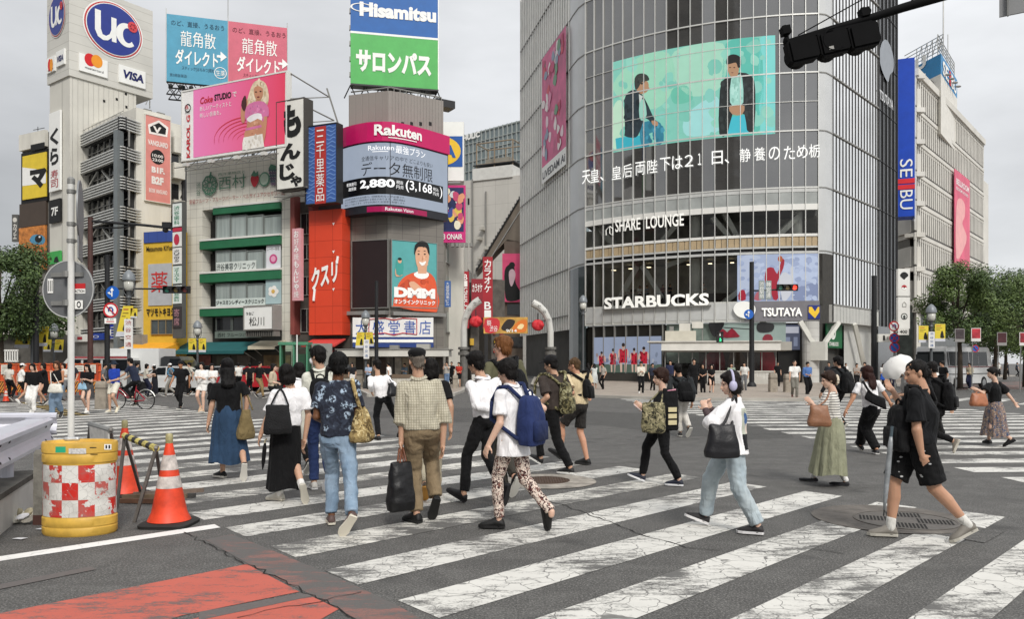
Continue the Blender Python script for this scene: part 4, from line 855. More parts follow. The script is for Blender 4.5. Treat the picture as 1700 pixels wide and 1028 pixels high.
 for x,y in((433.5,156),(441,155)):pic(m,b,[(x-2,y),(x,y-1.3),(x+2,y),(x,y+1)],.47,BLK)
 pic(m,b,[(434.5,164),(437.5,163),(440,164),(437,165.5)],.47,K); m.build("face_print",s)
 m=MB(); RC_=M('#c8232f'); ft(m,b,"Coke",340,165,361,176,RC_,.02,.44,ital=.2); ft(m,b,"STUDIO",364,160,392,170.5,BLK,.04,.44); ft(m,b,"で",394,156,401,164,WHT,.01,.44)
 ft(m,b,"新しいアーティストと",340,180,392,188,WHT,.0,.44); ft(m,b,"新しい音楽を。",340,191,375,199,WHT,.0,.44)
 m.build("lettering",s); m=MB(); f2=Fr(b.p(0,0,.44),(0,0,1),-b.u,b.n); a=b.t(324); m.text("KAROL G",f2,b.z(315,265),-a,2.9,.34,RC_,.03,0); m.ring(b,b.t(320),b.z(320,182),.22,.28,.44,BLK); m.text("Ok",b,b.t(316.5),b.z(318,184),.28,.26,RC_,.02,.45); m.text("STUDIO",b,b.t(316),b.z(318,191),.4,.12,BLK,.02,.45); m.build("lettering",s)
 m=MB(); a0,b0,a1,b1=b.R(311,156,482,268)
 for i in range(9):
  a=a0+(a1-a0)*i/8; m.tube(b.p(a,b0-.05,.2),b.p(a,b0-.7,.2),.03,.03,5,STEEL)
  if i<8:m.tube(b.p(a,b0-.7,.2),b.p(a+(a1-a0)/8,b0-.05,.2),.022,.022,5,STEEL)
 m.tube(b.p(a0,b0-.7,.2),b.p(a1,b0-.7,.2),.035,.035,6,STEEL); m.tube(b.p(a0,b0-.7,1.1),b.p(a1,b0-.7,1.1),.035,.035,6,STEEL)
 for i in range(1,8,2):a=a0+(a1-a0)*i/8; m.tube(b.p(a,b0-.7,.2),b.p(a,b0-.7,1.2),.03,.03,5,STEEL); m.box(b,a-.16,b0-.72,1.0,a+.16,b0-.5,1.3,M('#d0cfca'))
 for k in range(4):z=b1-k*1.6; m.tube(b.p(a1+.1,z,.1),b.p(a1+1.2+k*.4,z-.9,-2.4),.05,.05,5,STEEL); m.tube(b.p(a1+1.2+k*.4,z-.9,-2.4),b.p(a1+.1,z-1.6,.1),.035,.035,5,STEEL)
 m.tube(b.p(a1+1.0,b1-.3,-2.4),b.p(a1+2.6,b0,-2.4),.06,.06,5,STEEL); m.build("support_truss",s)
fruit_building()
def twin_billboard():
 b=Fac(276,60,477,62.6); s=thing("twin_billboard","blue and red throat medicine billboard on a steel rooftop truss","billboard",b.p(b.len/2,17)); xm=378.5
 zt=b.z(276,22); zb=b.z(276,134); am=b.t(xm); m=MB(); m.box(b,0,zb,-.2,am,zt,0,M('#4a9ab8',.5)); m.build("blue_panel",s); m=MB(); m.box(b,am,zb,-.2,b.len,zt,0,M('#cf6377',.5)); m.build("red_panel",s)
 for x,tc,dx,nm in((278,'#dfeaf0',0,'a'),(380,'#f5dfe2',1,'b')):
  DKB=M('#1f4a63') if nm=='a' else M('#6e2638'); m=MB(); k=1.0; y=22+(x-278)*.118
  ft(m,b,"のど、直接、うるおう",x+6,y+10,x+94,y+19,DKB,.0,.03); ft(m,b,"龍角散",x+22,y+28,x+80,y+54,WHT,.02,.03); ft(m,b,"ダイレクト",x+13,y+58,x+84,y+84,WHT,.025,.03)
  a0,b0,a1,b1=b.R(x+82,y+69,x+94,y+73); m.box(b,a0,b0,.02,a1,b1,.03,WHT); m.poly(b,[(a1-.25,b0-.3),(a1+.2,(b0+b1)/2),(a1-.25,b1+.3)],.032,WHT)
  ft(m,b,"スティック[はちみつ]顆粒",x+24,y+87,x+78,y+94,DKB,.0,.03); ft(m,b,"第3類医薬品",x+4,y+99,x+32,y+104,DKB,.0,.03); m.build("lettering",s)
 m=MB(); m.ring(b,b.t(366),b.z(366,121),.4,.45,.03,WHT); ft(m,b,"生薬",358.5,116,373.5,125,WHT,.01,.03); m.build("seal",s)
 m=MB(); z1=zb; z0=zb-.95
 for c in(-.1,-1.4):
  m.tube(b.p(0,z0,c),b.p(b.len,z0,c),.06,.06,6,DMET); m.tube(b.p(0,z1-.05,c),b.p(b.len,z1-.05,c),.06,.06,6,DMET)
  for i in range(14):a=b.len*i/14; e=b.len*(i+1)/14; m.tube(b.p(a,z0,c),b.p(e,z1,c),.035,.035,5,DMET); m.tube(b.p(a,z1,c),b.p(e,z0,c),.035,.035,5,DMET)
 for x in(303,420):m.tube(b.p(b.t(x),9,-.8),b.p(b.t(x),z1,-.8),.13,.13,8,DMET)
 m.tube(b.p(b.t(303),14.6,-.8),b.p(b.t(276),13.0,-.8),.08,.08,6,DMET); m.tube(b.p(b.t(303),15.6,-.8),b.p(b.t(270),14.0,-.8),.06,.06,6,DMET)
 for a in(0,am,b.len):m.tube(b.p(a,z1,.0),b.p(a,zt+.4,.0),.03,.03,5,MET)
 m.tube(b.p(am,zt,-.1),b.p(am,zt+6,-.1),.035,.035,6,MET)
 for x in(284,300,318):m.ell(b.p(b.t(x),z0+.5,.3),(.18,0,0),(0,.18,0),(0,0,.18),BLK,8,6)
 m.build("truss",s)
twin_billboard()
def red_shop():
 k=Fac(484,52.0,574,50.6); r=thing("red_drugstore_building","narrow building with red pillars and an orange red tiled drugstore front","building",k.p(3,0))
 m=MB(); m.box(k,0,0,-8,k.len,k.z(520,330),-.6,M('#57524c',.7,var=.3)); m.build("wall",r)
 for x in(482.5,513):m=MB(); bx(m,k,x,325,x+7,556,-.6,.05,M('#8c4a44',.6)); m.build("red_pillar",r)
 for y0,y1 in((352,388),(404,430),(458,490),(512,552)):windows(r,k,[(491,512)],[(y0,y1)],DGL,M('#8f8c86'),-.55,2)
 T=tiles("orange_tiles",'#dd4a2e',.65,'#a8321e',.9,.68,ms=.01,m2=.94,r=.4)
 s=thing("drugstore_sign","orange red tiled panel with slanted white medicine lettering","sign",k.p(k.t(546),k.z(546,565),0)); m=MB(); bx(m,k,518.5,352,573,557,-.6,.35,T); m.build("panel",s)
 m=MB(); zz= lambda y:k.z(545,y)
 a0,b0=k.t(523),k.z(545,484); ug=(k.u+V((0,0,.30))).normalized(); g_=Fr(k.p(a0,b0,.42),ug,(0,0,1),k.n); m.text("クスリ",g_,0,0,k.t(568)-k.t(523),1.45,WHT,.045,.0)
 for x0,y0,x1,y1 in((527,500,529,480),(565.5,440,567,428)):m.path([k.p(k.t(x0),zz(y0),.42),k.p(k.t(x1),zz(y1),.42)],.09,WHT,4)
 m.build("lettering",s)
 m=MB()
 for y in(372,418,480):pic(m,k,[(557,y),(561,y-1),(559,y+4)],.37,WHT)
 m.build("mark",s)
 f=Fac(520,50.9,571,50.0); s=sign("rooftop_sign","blue patterned rooftop sign with a red strip of white characters","sign",f,521,217,571,343,M('#3f63a6',.5),.2,.8,DMET,.06); m=MB(); LB=M('#6f93cf')
 for i in range(19):
  y=222+i*6.4
  for x0,x1 in((522.5,536),(555,569.5)):
   a0,a1=f.t(x0),f.t(x1); z=f.z(522,y); pts=[(a0+(a1-a0)*t/6,z+.07*sin(t*1.05+i)) for t in range(7)]; m.poly(f,pts+[(p,q+.07) for p,q in pts[::-1]],.81,LB)
 m.build("wave_print",s); m=MB(); bx(m,f,536.5,217,554,343,.8,.86,M('#b3342e')); m.build("red_strip",s); m=MB(); ft(m,f,"三千里薬品",539,221,552,340,WHT,.03,.88,True); m.build("lettering",s)
 w=Fac(477,51.6,523,50.6); s=sign("vertical_sign","white rooftop sign with huge black brush hiragana","sign",w,478,178,522,320,M('#e9e7df',.5),.2,1.0,M('#4a4844'),.05); m=MB()
 for q,x0,y0,x1,y1 in(("も",482,184,518,238),("ん",483,246,517,274),("じ",482,279,508,306),("ゃ",500,298,519,316)):ft(m,w,q,x0,y0,x1,y1,BLK,.06,1.02)
 m.build("lettering",s); m=MB()
 for z,in((k.z(500,322),),(k.z(500,332),)):m.tube(w.p(-.2,z,.2),w.p(w.len+.2,z,1.0),.04,.04,5,STEEL); m.tube(w.p(-.2,z,1.0),w.p(w.len+.2,z,.2),.04,.04,5,STEEL)
 m.build("bracket",s)
 p=Fac(489,51.2,506,50.9); s=sign("vertical_sign","faded pink vertical restaurant sign between the red pillars","sign",p,490,381,504,500,M('#d8a0a6',.6),.0,.3); m=MB(); ft(m,p,"お好み焼もんじゃ焼",493,384,501,496,WHT,.02,.32,True); m.build("lettering",s)
 q=thing("awning","red awning at the foot of the orange tiled panel","awning",k.p(k.t(540),3,0)); m=MB(); a0,b0,a1,b1=k.R(520,563,574,574); m.prism(Fr(k.p(a0,0),(0,0,1),k.n,k.u),[(b1,0),(b0,1.3),(b0-.12,1.3),(b1-.08,0)],0,a1-a0,M('#c8423c',.7)); m.build("canopy",q); m=MB(); m.tube(k.p(a0,b0,1.2),k.p(a0,b0-.5,.0),.03,.03,6,STEEL); m.build("bracket",q)
 m=MB(); bx(m,k,486,580,573,642,-.5,.02,M('#4a3a34',.5,var=.4)); ft(m,k,"薬品",545,582,570,592,M('#d8464a'),.03,.06); m.build("shop_front",r)
red_shop()
def corner_tower():
 pl=[((x-850)/F*y,y) for x,y in((572.5,51.2),(585,50.6),(600,50.1),(615,49.75),(630,49.6),(645,49.6),(660,49.85),(680,50.4),(705,51.3),(738.5,52.7))]
 A=Arc(pl); r=thing("corner_tower","grey tiled corner tower with wraparound screen","building",A.p(A.len/2,0,-3))
 L_=Fac(579,51.3,647,50.4); R_=Fac(647,50.4,736,52.4); T=tiles("grey_tiles",'#7d7871',1.0,'#4b4844',.8,.55,ms=.01)
 def core(z0,z1,mat,e):
  q=[L_.p(-e,0),L_.p(L_.len-.5,0,e),L_.p(L_.len-.12,0,e),R_.p(.12,0,e),R_.p(.5,0,e),R_.p(R_.len+e,0),R_.p(R_.len+e,0,-9),L_.p(-e,0,-9)]; m.prism(WF,[(v.x,v.y) for v in q],z0,z1,mat)
 m=MB(); core(0,12,T,.02); m.build("lower_wall",r); zt=L_.z(647,150); m=MB(); core(16.2,zt,ribbed("grey_ribs",'#8f8983',.3,.35),0); m.build("upper_wall",r)
 m=MB()
 for x in(666,681,696,712):bx(m,R_,x,202,x+4.5,208,-.05,.02,BLK)
 m.build("vent",r)
 m=MB();
 for i in range(10):a=R_.len*i/9; m.tube(R_.p(a,zt,-.3),R_.p(a,zt+.3,-.3),.03,.03,5,STEEL)
 m.tube(R_.p(0,zt+.3,-.3),R_.p(R_.len,zt+.3,-.3),.05,.05,5,STEEL); m.tube(L_.p(0,zt+.3,-.3),L_.p(L_.len,zt+.3,-.3),.05,.05,5,STEEL); m.box(R_,3.8,zt,-2,5.2,zt+.5,-1,DMET); m.box(R_,1,zt,-2,2.2,zt+.4,-1,STEEL); m.build("roof_rail",r)
 s=thing("wraparound_screen","curved screen with a magenta top band and a pale blue phone plan advert","screen",A.p(A.len/2,12,.3)); z= lambda y:A.z(645,y)
 m=MB(); A.band(m,0,z(237),A.len,z(205),-.6,.45,M('#c4125f',.35,var=.05),.4); m.build("magenta_band",s)
 m=MB(); A.band(m,0,z(354),A.len,z(237),-.6,.3,M('#23232a',.4),.4); m.build("screen_case",s)
 m=MB(); A.grid(m,.08,z(341),A.len-.08,z(239),.33,led('#a3aebf',.6),.4); m.build("screen_panel",s)
 m=MB(); A.grid(m,.08,z(324),A.len-.5,z(295),.335,led('#151519',.1),.4); m.build("black_band",s)
 m=MB(); A.grid(m,A.t(614),z(353),A.t(703),z(344),.335,led('#c4125f',.4),.4); ft(m,A,"Rakuten Vision",640,345.5,681,351,led('#ffffff',.6),.01,.345); m.build("magenta_strip",s)
 K=led('#15151c',.05); WW=led('#ffffff',.8)
 def tx(t,x0,y0,x1,y1,mat,off=.02):
  a0,a1=A.t(x0),A.t(x1); m.text(t,A,a0,z(y1),a1-a0,z(y0)-z(y1),mat,off,.35)
 m=MB(); a0,a1=A.t(626),A.t(692); m.text("Rakuten",A,a0,z(228),a1-a0,z(210)-z(228),WHT,.035,.5); A.grid(m,A.t(644),z(232),A.t(684),z(230.5),.5,WHT,.4); m.build("lettering",s)
 m=MB(); tx("Rakuten",616,243,652,251,WW,.0); A.grid(m,A.t(622),z(254),A.t(644),z(253),.35,WW,.4); tx("最強プラン",654,242,700,255,WW); tx("全通信キャリアの中で どこよりも安い",606,260,712,268,K,.008); tx("データ無制限",606,270,712,293,K,.035)
 tx("家族割引",583,300,598,306,WW,.0); tx("適用後",586,308,598,314,WW,.0); tx("2,880",604,299,653,315,WW,.035); tx("税抜",655,300,665,306,WW,.0); tx("円/月",655,308,665,314,WW,.0); tx("(3,168",669,297,711,317,WW,.01); tx("税込",713,300,722,306,WW,.0); tx("円/月",713,308,722,314,WW,.0); tx(")",724,297,728,317,WW,.0)
 for i,t in enumerate(("※2024年4月時点の当社調べ。回線契約などが必要です。","サービス混雑時など速度制御する場合があります。通信速度は","環境により異なります。公平な利用のため速度を制御します。")):tx(t,580,326+i*4.6,668,329.5+i*4.6,K,.0)
 m.build("lettering",s)
 s=sign("dark_screen","switched off dark brown screen on the grey tower","screen",L_,588,402,646.5,512,M('#2c2122',.35),.1,.25,STEEL,.05)
 s=sign("billboard","turquoise clinic poster with a smiling man in an orange jumper","billboard",R_,648,399,722,509,M('#5aa7a6',.5),.1,.25,STEEL,.05); m=MB(); OR=M('#dd5a35'); SKN=M('#dba888')
 pic(m,R_,[(650,508),(652,490),(660,470),(672,458),(690,452),(706,452),(718,462),(722,480),(722,519),(650,509)],.27,OR,2); pic(m,R_,[(684,455),(697,450),(709,455),(706,462),(697,464),(688,461)],.275,WHT,2)
 pic(m,R_,[(687,418),(696,408),(707,412),(709,430),(703,447),(694,449),(688,438)],.28,SKN,4); pic(m,R_,[(690,442),(706,442),(705,455),(691,455)],.278,SKN,0); pic(m,R_,[(685,424),(686,408),(697,401),(708,407),(710,424),(707,420),(704,412),(692,411),(688,416)],.29,BLK,3)
 pic(m,R_,[(692,435),(698,437),(704,434),(702,440),(697,442)],.295,WHT,2)
 for x in(692,702):pic(m,R_,[(x-2,423),(x,421.5),(x+2,423),(x,424)],.295,BLK); pic(m,R_,[(x-2.5,418),(x,417),(x+2.5,418.5),(x,418)],.295,BLK)
 pic(m,R_,[(698,425),(700,432),(697,433)],.294,M('#c48a6a')); scat(m,R_,[(656,500),(664,474),(690,460),(712,464),(720,500)],60,['#c94f2d','#e36a44','#b8462a','#d65c38'],(2,5),.271,3,1.4); scat(m,R_,[(690,420),(706,420),(706,444),(692,444)],14,['#e3b392','#cf9a78','#d9a482'],(1.2,2.5),.2805,4); scat(m,R_,[(686,422),(688,408),(697,402),(708,410),(708,420),(697,410)],16,['#2a2624','#0c0b0b'],(.8,1.8),.2905,5); m.build("man_picture",s); m=MB()
 pic(m,R_,[(653,452),(655,444),(662,442),(666,448),(665,458),(655,460)],.28,SKN,2); pic(m,R_,[(655,456),(655,434),(661,428),(666,434),(666,456)],.29,M('#3f9a92'),2); ov(m,R_,660.5,434,3.2,4,.3,SKN); ov(m,R_,660.5,431,3.2,2.4,.305,BLK); pic(m,R_,[(676,470),(684,468),(694,476),(700,482),(690,486),(680,480)],.29,SKN,2); m.build("hand_picture",s)
 m=MB(); ft(m,R_,"DMM",651,477,719,494,WHT,.07,.31); ft(m,R_,"オンラインクリニック",651,497,719,505,WHT,.035,.31); m.build("lettering",s)
 m=MB(); bx(m,L_,580,518,646,524,0,.5,STEEL); bx(m,R_,648,518,735,524,0,.5,STEEL); m.build("ledge",r)
 b=Fac(587,50.6,722,50.6); s=sign("bookshop_sign","white bookshop sign with large blue characters and a red open book outline","sign",b,587,528,720,560,M('#e9e7e4',.5),.1,.3); m=MB(); BL=M('#2b55a8')
 for q,x in zip("大盛堂書店",(592,620,646,672,697)):ft(m,b,q,x,533,x+19,556,BL,.04,.32)
 m.build("lettering",s); m=MB(); RDD=M('#c8383e'); m.path([b.p(b.t(x),b.z(x,y),.33) for x,y in((614,556),(614,531),(640,528.8),(655,532),(670,528.8),(693,530),(693,556),(670,553.5),(655,557),(640,553.5),(614,556))],.035,RDD,4); m.build("book_outline",s)
 m=MB(); bx(m,b,587,560,720,577,.0,.28,M('#27407f')); bx(m,b,587,564,720,569,.28,.3,WHT); m.build("stripe_band",s)
 c=Fac(560,48.3,745,48.3); q=thing("shop_canopy","low pale canopy over the bookshop street front","canopy",c.p(3,3)); m=MB(); bx(m,c,560,581,745,592,-2.2,0,M('#c9c7bf',.6)); bx(m,c,556,579.5,748,581,-2.3,.06,STEEL); m.build("roof",q); m=MB()
 for x in(640,700,740):m.tube(c.p(c.t(x),0,-1),c.p(c.t(x),c.z(x,592),-1),.09,.09,10,M('#6b675f'))
 m.build("post",q); m=MB(); bx(m,c,645,573,660,580,-1,-.4,STEEL); bx(m,c,690,571,712,580,-1.2,-.4,M('#a7a59e')); m.build("roof_unit",q)
 m=MB(); bx(m,b,576,592,735,642,-.5,.1,M('#4a4641',.5,var=.3)); m.build("street_floor",r)
 for i,x in enumerate((580,604,618,632,656,668,690,712)):
  m=MB(); bx(m,b,x,594,x+11,624,.1,.14,M(('#c9bfae','#8a8378','#d8d2c4','#5b4a40','#cfc8ba','#b3a48c','#6d655c','#d6d0c6')[i],.4,var=.4,sc=2)); m.build("shop_window",r)
 m=MB(); bx(m,c,566,628,738,640,-.6,-.3,tiles("pale_tiles",'#c9c5bb',1.6,'#99958c',.5,.5)); bx(m,c,566,622,738,628,-.65,-.25,M('#6a5a4a',.5)); m.build("tiled_plinth",r)
 h=Fac(582,51.2,727,52.4); s=thing("rooftop_billboard","tall rooftop billboard, blue above and green below, with white names","billboard",h.p(h.len/2,19.5)); zb=h.z(582,138); m=MB(); zg=h.z(582,54); zw=h.z(582,50.5); m.box(h,0,zb,-.6,h.len,zg,0,M('#54b45c',.5)); m.build("green_panel",s)
 m=MB(); m.box(h,0,zw,-.6,h.len,zw+5,0,M('#1560ab',.5)); m.build("blue_panel",s); m=MB(); m.box(h,-.02,zg,-.62,h.len+.02,zw,.01,WHT); m.box(h,h.len,zb,-.62,h.len+.06,zw+5,.01,WHT); m.build("white_divider",s)
 m=MB(); ft(m,h,"サロンパス",591,80,716,118,WHT,.05,.03); m.build("lettering",s); m=MB(); ft(m,h,"Hisamitsu",597,2,724,26,WHT,.05,.03); a=h.t(594); zz=h.z(594,12); m.ring(h,h.t(601),h.z(601,12),.62,.74,.035,WHT,28,.38); m.build("lettering",s)
 m=MB();
 for i in range(7):a=h.len*i/6; m.tube(h.p(a,zb,-.3),h.p(a+.4,zb-.8,-.6),.04,.04,5,DMET); m.tube(h.p(a,zb,-.3),h.p(a-.4,zb-.8,-.6),.04,.04,5,DMET)
 m.box(h,0,zb-.12,-.7,h.len,zb-.02,.1,DMET)
 for y in(12,40,66,92,118):bx(m,h,580,y,582,y+7,-.4,-.1,STEEL)
 m.build("support_truss",s)
corner_tower()
def far_left():
 fc=Fac(37,70,86,68); r=thing("sign_covered_building","dark building at the edge covered with a yellow sign and an orange eye picture","building",fc.p(1,0)); m=MB(); m.box(fc,0,0,-12,fc.len,fc.z(40,228),0,M('#6f6d69',.7,var=.2)); m.build("wall",r)
 m=MB(); bx(m,fc,37,226,80,252,0,.3,CREAM); bx(m,fc,57,242,80,252,.3,.32,BLK); m.build("parapet",r); m=MB(); bx(m,fc,39,256,82,340,0,.2,BLK); m.build("black_panel",r)
 s=sign("yellow_sign","yellow sign with one huge black character on a dark building","sign",fc,43,261,82,333,M('#e6c93c'),.2,.3); m=MB(); pic(m,fc,[(43,279),(82,284),(82,305),(43,310)],.31,WHT); ft(m,fc,"マ",56,284,84,316,BLK,.07,.33); m.build("lettering",s)
 m=MB(); bx(m,fc,36,340,80,379,0,.2,M('#4b4038')); m.build("louvre_panel",r)
 s=sign("eye_poster","orange fur poster with one large blue eye","poster",fc,36,380,80,452,M('#c9803f',.6,var=.5,sc=3),.1,.25); m=MB(); pic(m,fc,[(54,400),(60,391),(74,391),(80,398),(76,406),(62,406)],.26,M('#4f8fb0'),3); ov(m,fc,69,397,6,6.5,.27,BLK); ov(m,fc,71,394,1.6,1.6,.28,WHT); pic(m,fc,[(38,440),(60,420),(80,415),(80,430),(60,445)],.26,M('#b9503a')); m.build("print",s)
 m=MB(); b=fc.p(fc.t(72),fc.z(72,226),-3)
 for z in range(12):m.tube(b+V((-.12,0,z*.28)),b+V((.12,0,z*.28+.28)),.02,.02,4,DMET)
 m.tube(b+V((-.12,0,0)),b+V((-.12,0,3.4)),.03,.03,5,DMET); m.tube(b+V((.12,0,0)),b+V((.12,0,3.4)),.03,.03,5,DMET)
 for z in(2.7,3.1,3.4):m.tube(b+V((-.4,0,z)),b+V((.4,0,z)),.03,.03,5,DMET)
 b=fc.p(fc.t(44),fc.z(44,226),-1); m.tube(b,b+V((0,0,1.1)),.03,.03,5,DMET); m.tube(b+V((-.4,0,.8)),b+V((.6,0,1)),.03,.03,5,DMET); m.build("antenna",r)
 f=Fac(22,75,34,75); s=sign("vertical_sign","narrow dark vertical sign beside the tree top","sign",f,23,357,33,402,M('#5a5a58'),.0,.3); m=MB(); ov(m,f,28,366,3.5,4,.31,M('#c9c7c0')); ft(m,f,"カフエ",25,372,31,398,M('#d8d6d0'),.02,.31,True); m.build("lettering",s)
 m=MB(); g=Fac(-40,60,120,60); bx(m,g,-40,556,118,642,-4,0,M('#55534f',.7,var=.4)); o=thing("station_hall","low grey hall behind the trees and orange fence","building",g.p(2,0)); m.build("wall",o); m=MB(); bx(m,g,-40,548,60,556,-4,.8,CON); bx(m,g,62,500,118,556,-4,-.5,M('#b9b6ae')); m.build("roof",o)
 rr_=thing("railing","white bar railing above the orange fence","railing",g.p(0,2)); m=MB(); bx(m,g,-20,581,38,583.5,.5,.6,WHT); bx(m,g,-20,599,38,601,.5,.6,WHT)
 for i in range(15):bx(m,g,-20+i*4,582,-18.6+i*4,600,.5,.6,WHT)
 m.build("bars",rr_)
far_left()
def back_street():
 f=Fac(736,55.5,790,82); r=thing("street_side_building","grey office building with green tinted windows lining the narrow street","building",f.p(0,0)); zt=f.z(736,405); m=MB(); m.box(f,0,0,-10,f.len,zt,0,M('#9a968d',.7,var=.15,sc=.4)); m.build("wall",r)
 GG2=M((.12,.17,.15),.1,ior=1.6,var=.3,sc=.5)
 for z in(1.0,3.6,6.2,8.6):
  m=MB(); m.quad(f,1.5,z+.3,f.len-1,z+1.7,.02,GG2 if z>2 else DGL); p=m.build("window_strip",r); m=MB()
  for i in range(9):a=1.5+i*(f.len-2.5)/8; m.box(f,a-.08,z+.28,.0,a+.08,z+1.72,.08,STEEL)
  m.box(f,1.4,z+.2,0,f.len-.9,z+.3,.1,STEEL); m.build("window_frame",p)
 b=Fac(738,54.8,749,54.8); s=sign("vertical_sign","narrow blue vertical office sign on the grey street building","sign",b,738.5,467,748.5,510,M('#3b66a8'),.0,.2); m=MB(); ft(m,b,"大盛堂商事ビル",740.5,469,746.5,508,WHT,.0,.22,True); m.build("lettering",s)
 k=Fac(690,58,771,58); s=sign("furniture_store_sign","white rooftop sign with a yellow oval on blue","sign",k,700,202,770,300,WHT,-.5,0); m=MB(); rect(m,k,700,226,768,277,.02,M('#245aa6')); m.build("blue_field",s); m=MB(); ov(m,k,733,251,32,24,.04,M('#f0c534')); ft(m,k,"IKEA",706,241,757,262,M('#245aa6'),.06,.06); m.build("emblem",s); m=MB(); m.box(k,1,0,-6,k.len-.1,k.z(740,300),-.6,CREAM); m.build("support_block",s)
 o=Fac(722,56.6,773,56.6); s=sign("poster","magenta framed colourful poster with white lettering below","poster",o,724,308,773,403,M('#cf2f7d',.5),-.1,.1); m=MB(); rect(m,o,728,312,770,385,.11,M('#232c5c',.5,var=.5)); q=random.Random(11)
 for i in range(22):x=q.uniform(736,766); y=q.uniform(318,378); pic(m,o,[(x+q.uniform(3,7)*cos(t),max(313,min(384,y+q.uniform(4,9)*sin(t)))) for t in[j*1.05 for j in range(6)]],.115+i*.002,M(q.choice(['#e8c85a','#d9dfe0','#7fb6a8','#c84a72','#e6a07a','#3a4f9a','#efe7cf']),.5),2)
 m.build("abstract_print",s); m=MB(); ft(m,o,"3 ONAIR",736,389,768,398,WHT,.02,.17); m.build("lettering",s)
 m=MB();
 for i in range(5):a=1.2+i*.32; m.box(o,a,o.z(740,411),.1,a+.2,o.z(740,405),.5,STEEL); m.tube(o.p(a+.1,o.z(740,408),-.2),o.p(a+.1,o.z(740,406),.2),.03,.03,5,DMET)
 m.build("spotlight",s)
 h=Fac(766,150,866,140); r=thing("glass_office_tower","distant glass office tower with white letters at its roof edge","building",h.p(3,0)); m=MB(); m.box(h,0,0,-20,h.len,h.z(780,222),0,M((.22,.27,.28),.08,.3,ior=1.8,var=.3,sc=.12)); m.build("glazing",r); m=MB()
 for i in range(15):a=h.len*i/14; m.box(h,a-.09,5,0,a+.09,h.z(780,222),.25,M('#9fa5a3',.4))
 for i in range(12):z=h.z(780,224)-i*1.7; m.box(h,0,z-.07,0,h.len,z+.07,.2,M('#9fa5a3',.4))
 m.build("mullions",r); m=MB(); ft(m,h,"HULIC",771,225.5,799,235,WHT,.05,.4); m.build("lettering",r)
 w=Fac(742,112,868,107); r=thing("pale_tower","pale concrete building with a steel plant frame on its roof","building",w.p(3,0)); m=MB(); m.box(w,0,0,-12,w.t(793),w.z(745,310),0,M('#a5a29b',.8,var=.12,sc=.3)); m.box(w,w.t(775),0,-12,w.len,w.z(800,300),.8,tiles("pale_panels",'#c2bfb8',.35,'#96938c',.7,.9,ms=.006,m2=.97)); m.build("wall",r)
 q=random.Random(4)
 for i in range(5):
  for j in range(3):m=MB(); x=752+j*11; y=335+i*42; bx(m,w,x,y,x+6,y+16,.01,.05,DGL); m.build("window",r)
 for x,y0,y1 in((748,310,560),(790,300,560),(812,320,500)):m=MB(); m.tube(w.p(w.t(x),w.z(x,y1),1.0),w.p(w.t(x),w.z(x,y0),1.0),.12,.12,6,STEEL); m.build("drain_pipe",r)
 for i in range(7):m=MB(); x=796+q.uniform(0,40); y=380+i*16; bx(m,w,x,y,x+6,y+5,.8,1.9,M('#b9b6ad')); m.build("air_conditioner",r)
 m=MB(); m.box(w,w.t(790),w.z(800,302),-4,w.t(856),w.z(800,282),1.0,M('#d0cfca',.6)); m.build("roof_block",r); m=MB(); bx(m,w,781,331,784,342,.8,.82,BLK); m.build("window",r)
 m=MB(); z0,z1=w.z(800,282),w.z(800,240); a0,a1=w.t(794),w.t(854); BRN=M('#8a7a66',.6)
 for a in(a0,(a0+a1)/2,a1):
  for c in(.5,-3):m.tube(w.p(a,z0,c),w.p(a,z1,c),.1,.1,6,BRN)
 for z in(z0+.6,z1):
  for c in(.5,-3):m.tube(w.p(a0,z,c),w.p(a1,z,c),.09,.09,6,BRN)
  for a in(a0,a1):m.tube(w.p(a,z,.5),w.p(a,z,-3),.09,.09,6,BRN)
 m.box(w,a0-.4,z0+.4,-3.4,a1+.4,z0+.55,.8,DMET); m.build("plant_frame",r); m=MB(); m.box(w,a0+.9,z0+.56,-2.2,a1-.9,z0+1.5,-.4,M('#8f8b80')); m.build("plant_unit",r)
 s_=Fac(835,93,868,93); r=thing("brown_building","brown walled building with a steep louvred roof at the street corner","building",s_.p(1,0)); m=MB(); m.box(s_,.15,0,-6,s_.len,s_.z(850,400),0,M('#6f6257',.7,var=.15)); m.build("wall",r)
 m=MB(); pts=[(s_.t(x),s_.z(x,y)) for x,y in((790,452),(868,322),(868,402),(842,398))]; m.prism(s_,pts,-5,.05,M('#7a7064',.7)); m.build("gable",r); m=MB(); c0,c1=pts[0],pts[1]
 for i in range(22):
  k=i/22; a=c0[0]+(c1[0]-c0[0])*k; z=c0[1]+(c1[1]-c0[1])*k; m.box(s_,a,z+.05,-4.5,a+.12,z+.5,.3,M('#4d4b48',.4,.4))
 m.path([s_.p(c0[0],c0[1]+.1,.3),s_.p(c1[0],c1[1]+.1,.3)],.08,DMET); m.path([s_.p(c0[0]+.8,c0[1]+.1,.2),s_.p(c1[0]+.2,c1[1]-1.2,.2)],.06,MET); m.build("louvred_roof",r)
 for y in(505,532,560):m=MB(); bx(m,s_,842,y,868,y+18,-.02,.04,DGL); m.build("window",r)
 s=sign("pink_poster","pink poster box with a black and white toy animal","poster",s_,834,422,866,502,M('#e8527f',.5),.1,.5); m=MB(); pic(m,s_,[(838,450),(846,440),(854,446),(856,470),(864,486),(862,498),(842,500),(838,480)],.52,BLK,3); pic(m,s_,[(845,452),(852,448),(856,458),(850,476),(846,470)],.53,M('#d9b9c2'),3); ov(m,s_,850,441,5,5,.54,BLK,14); m.build("print",s)
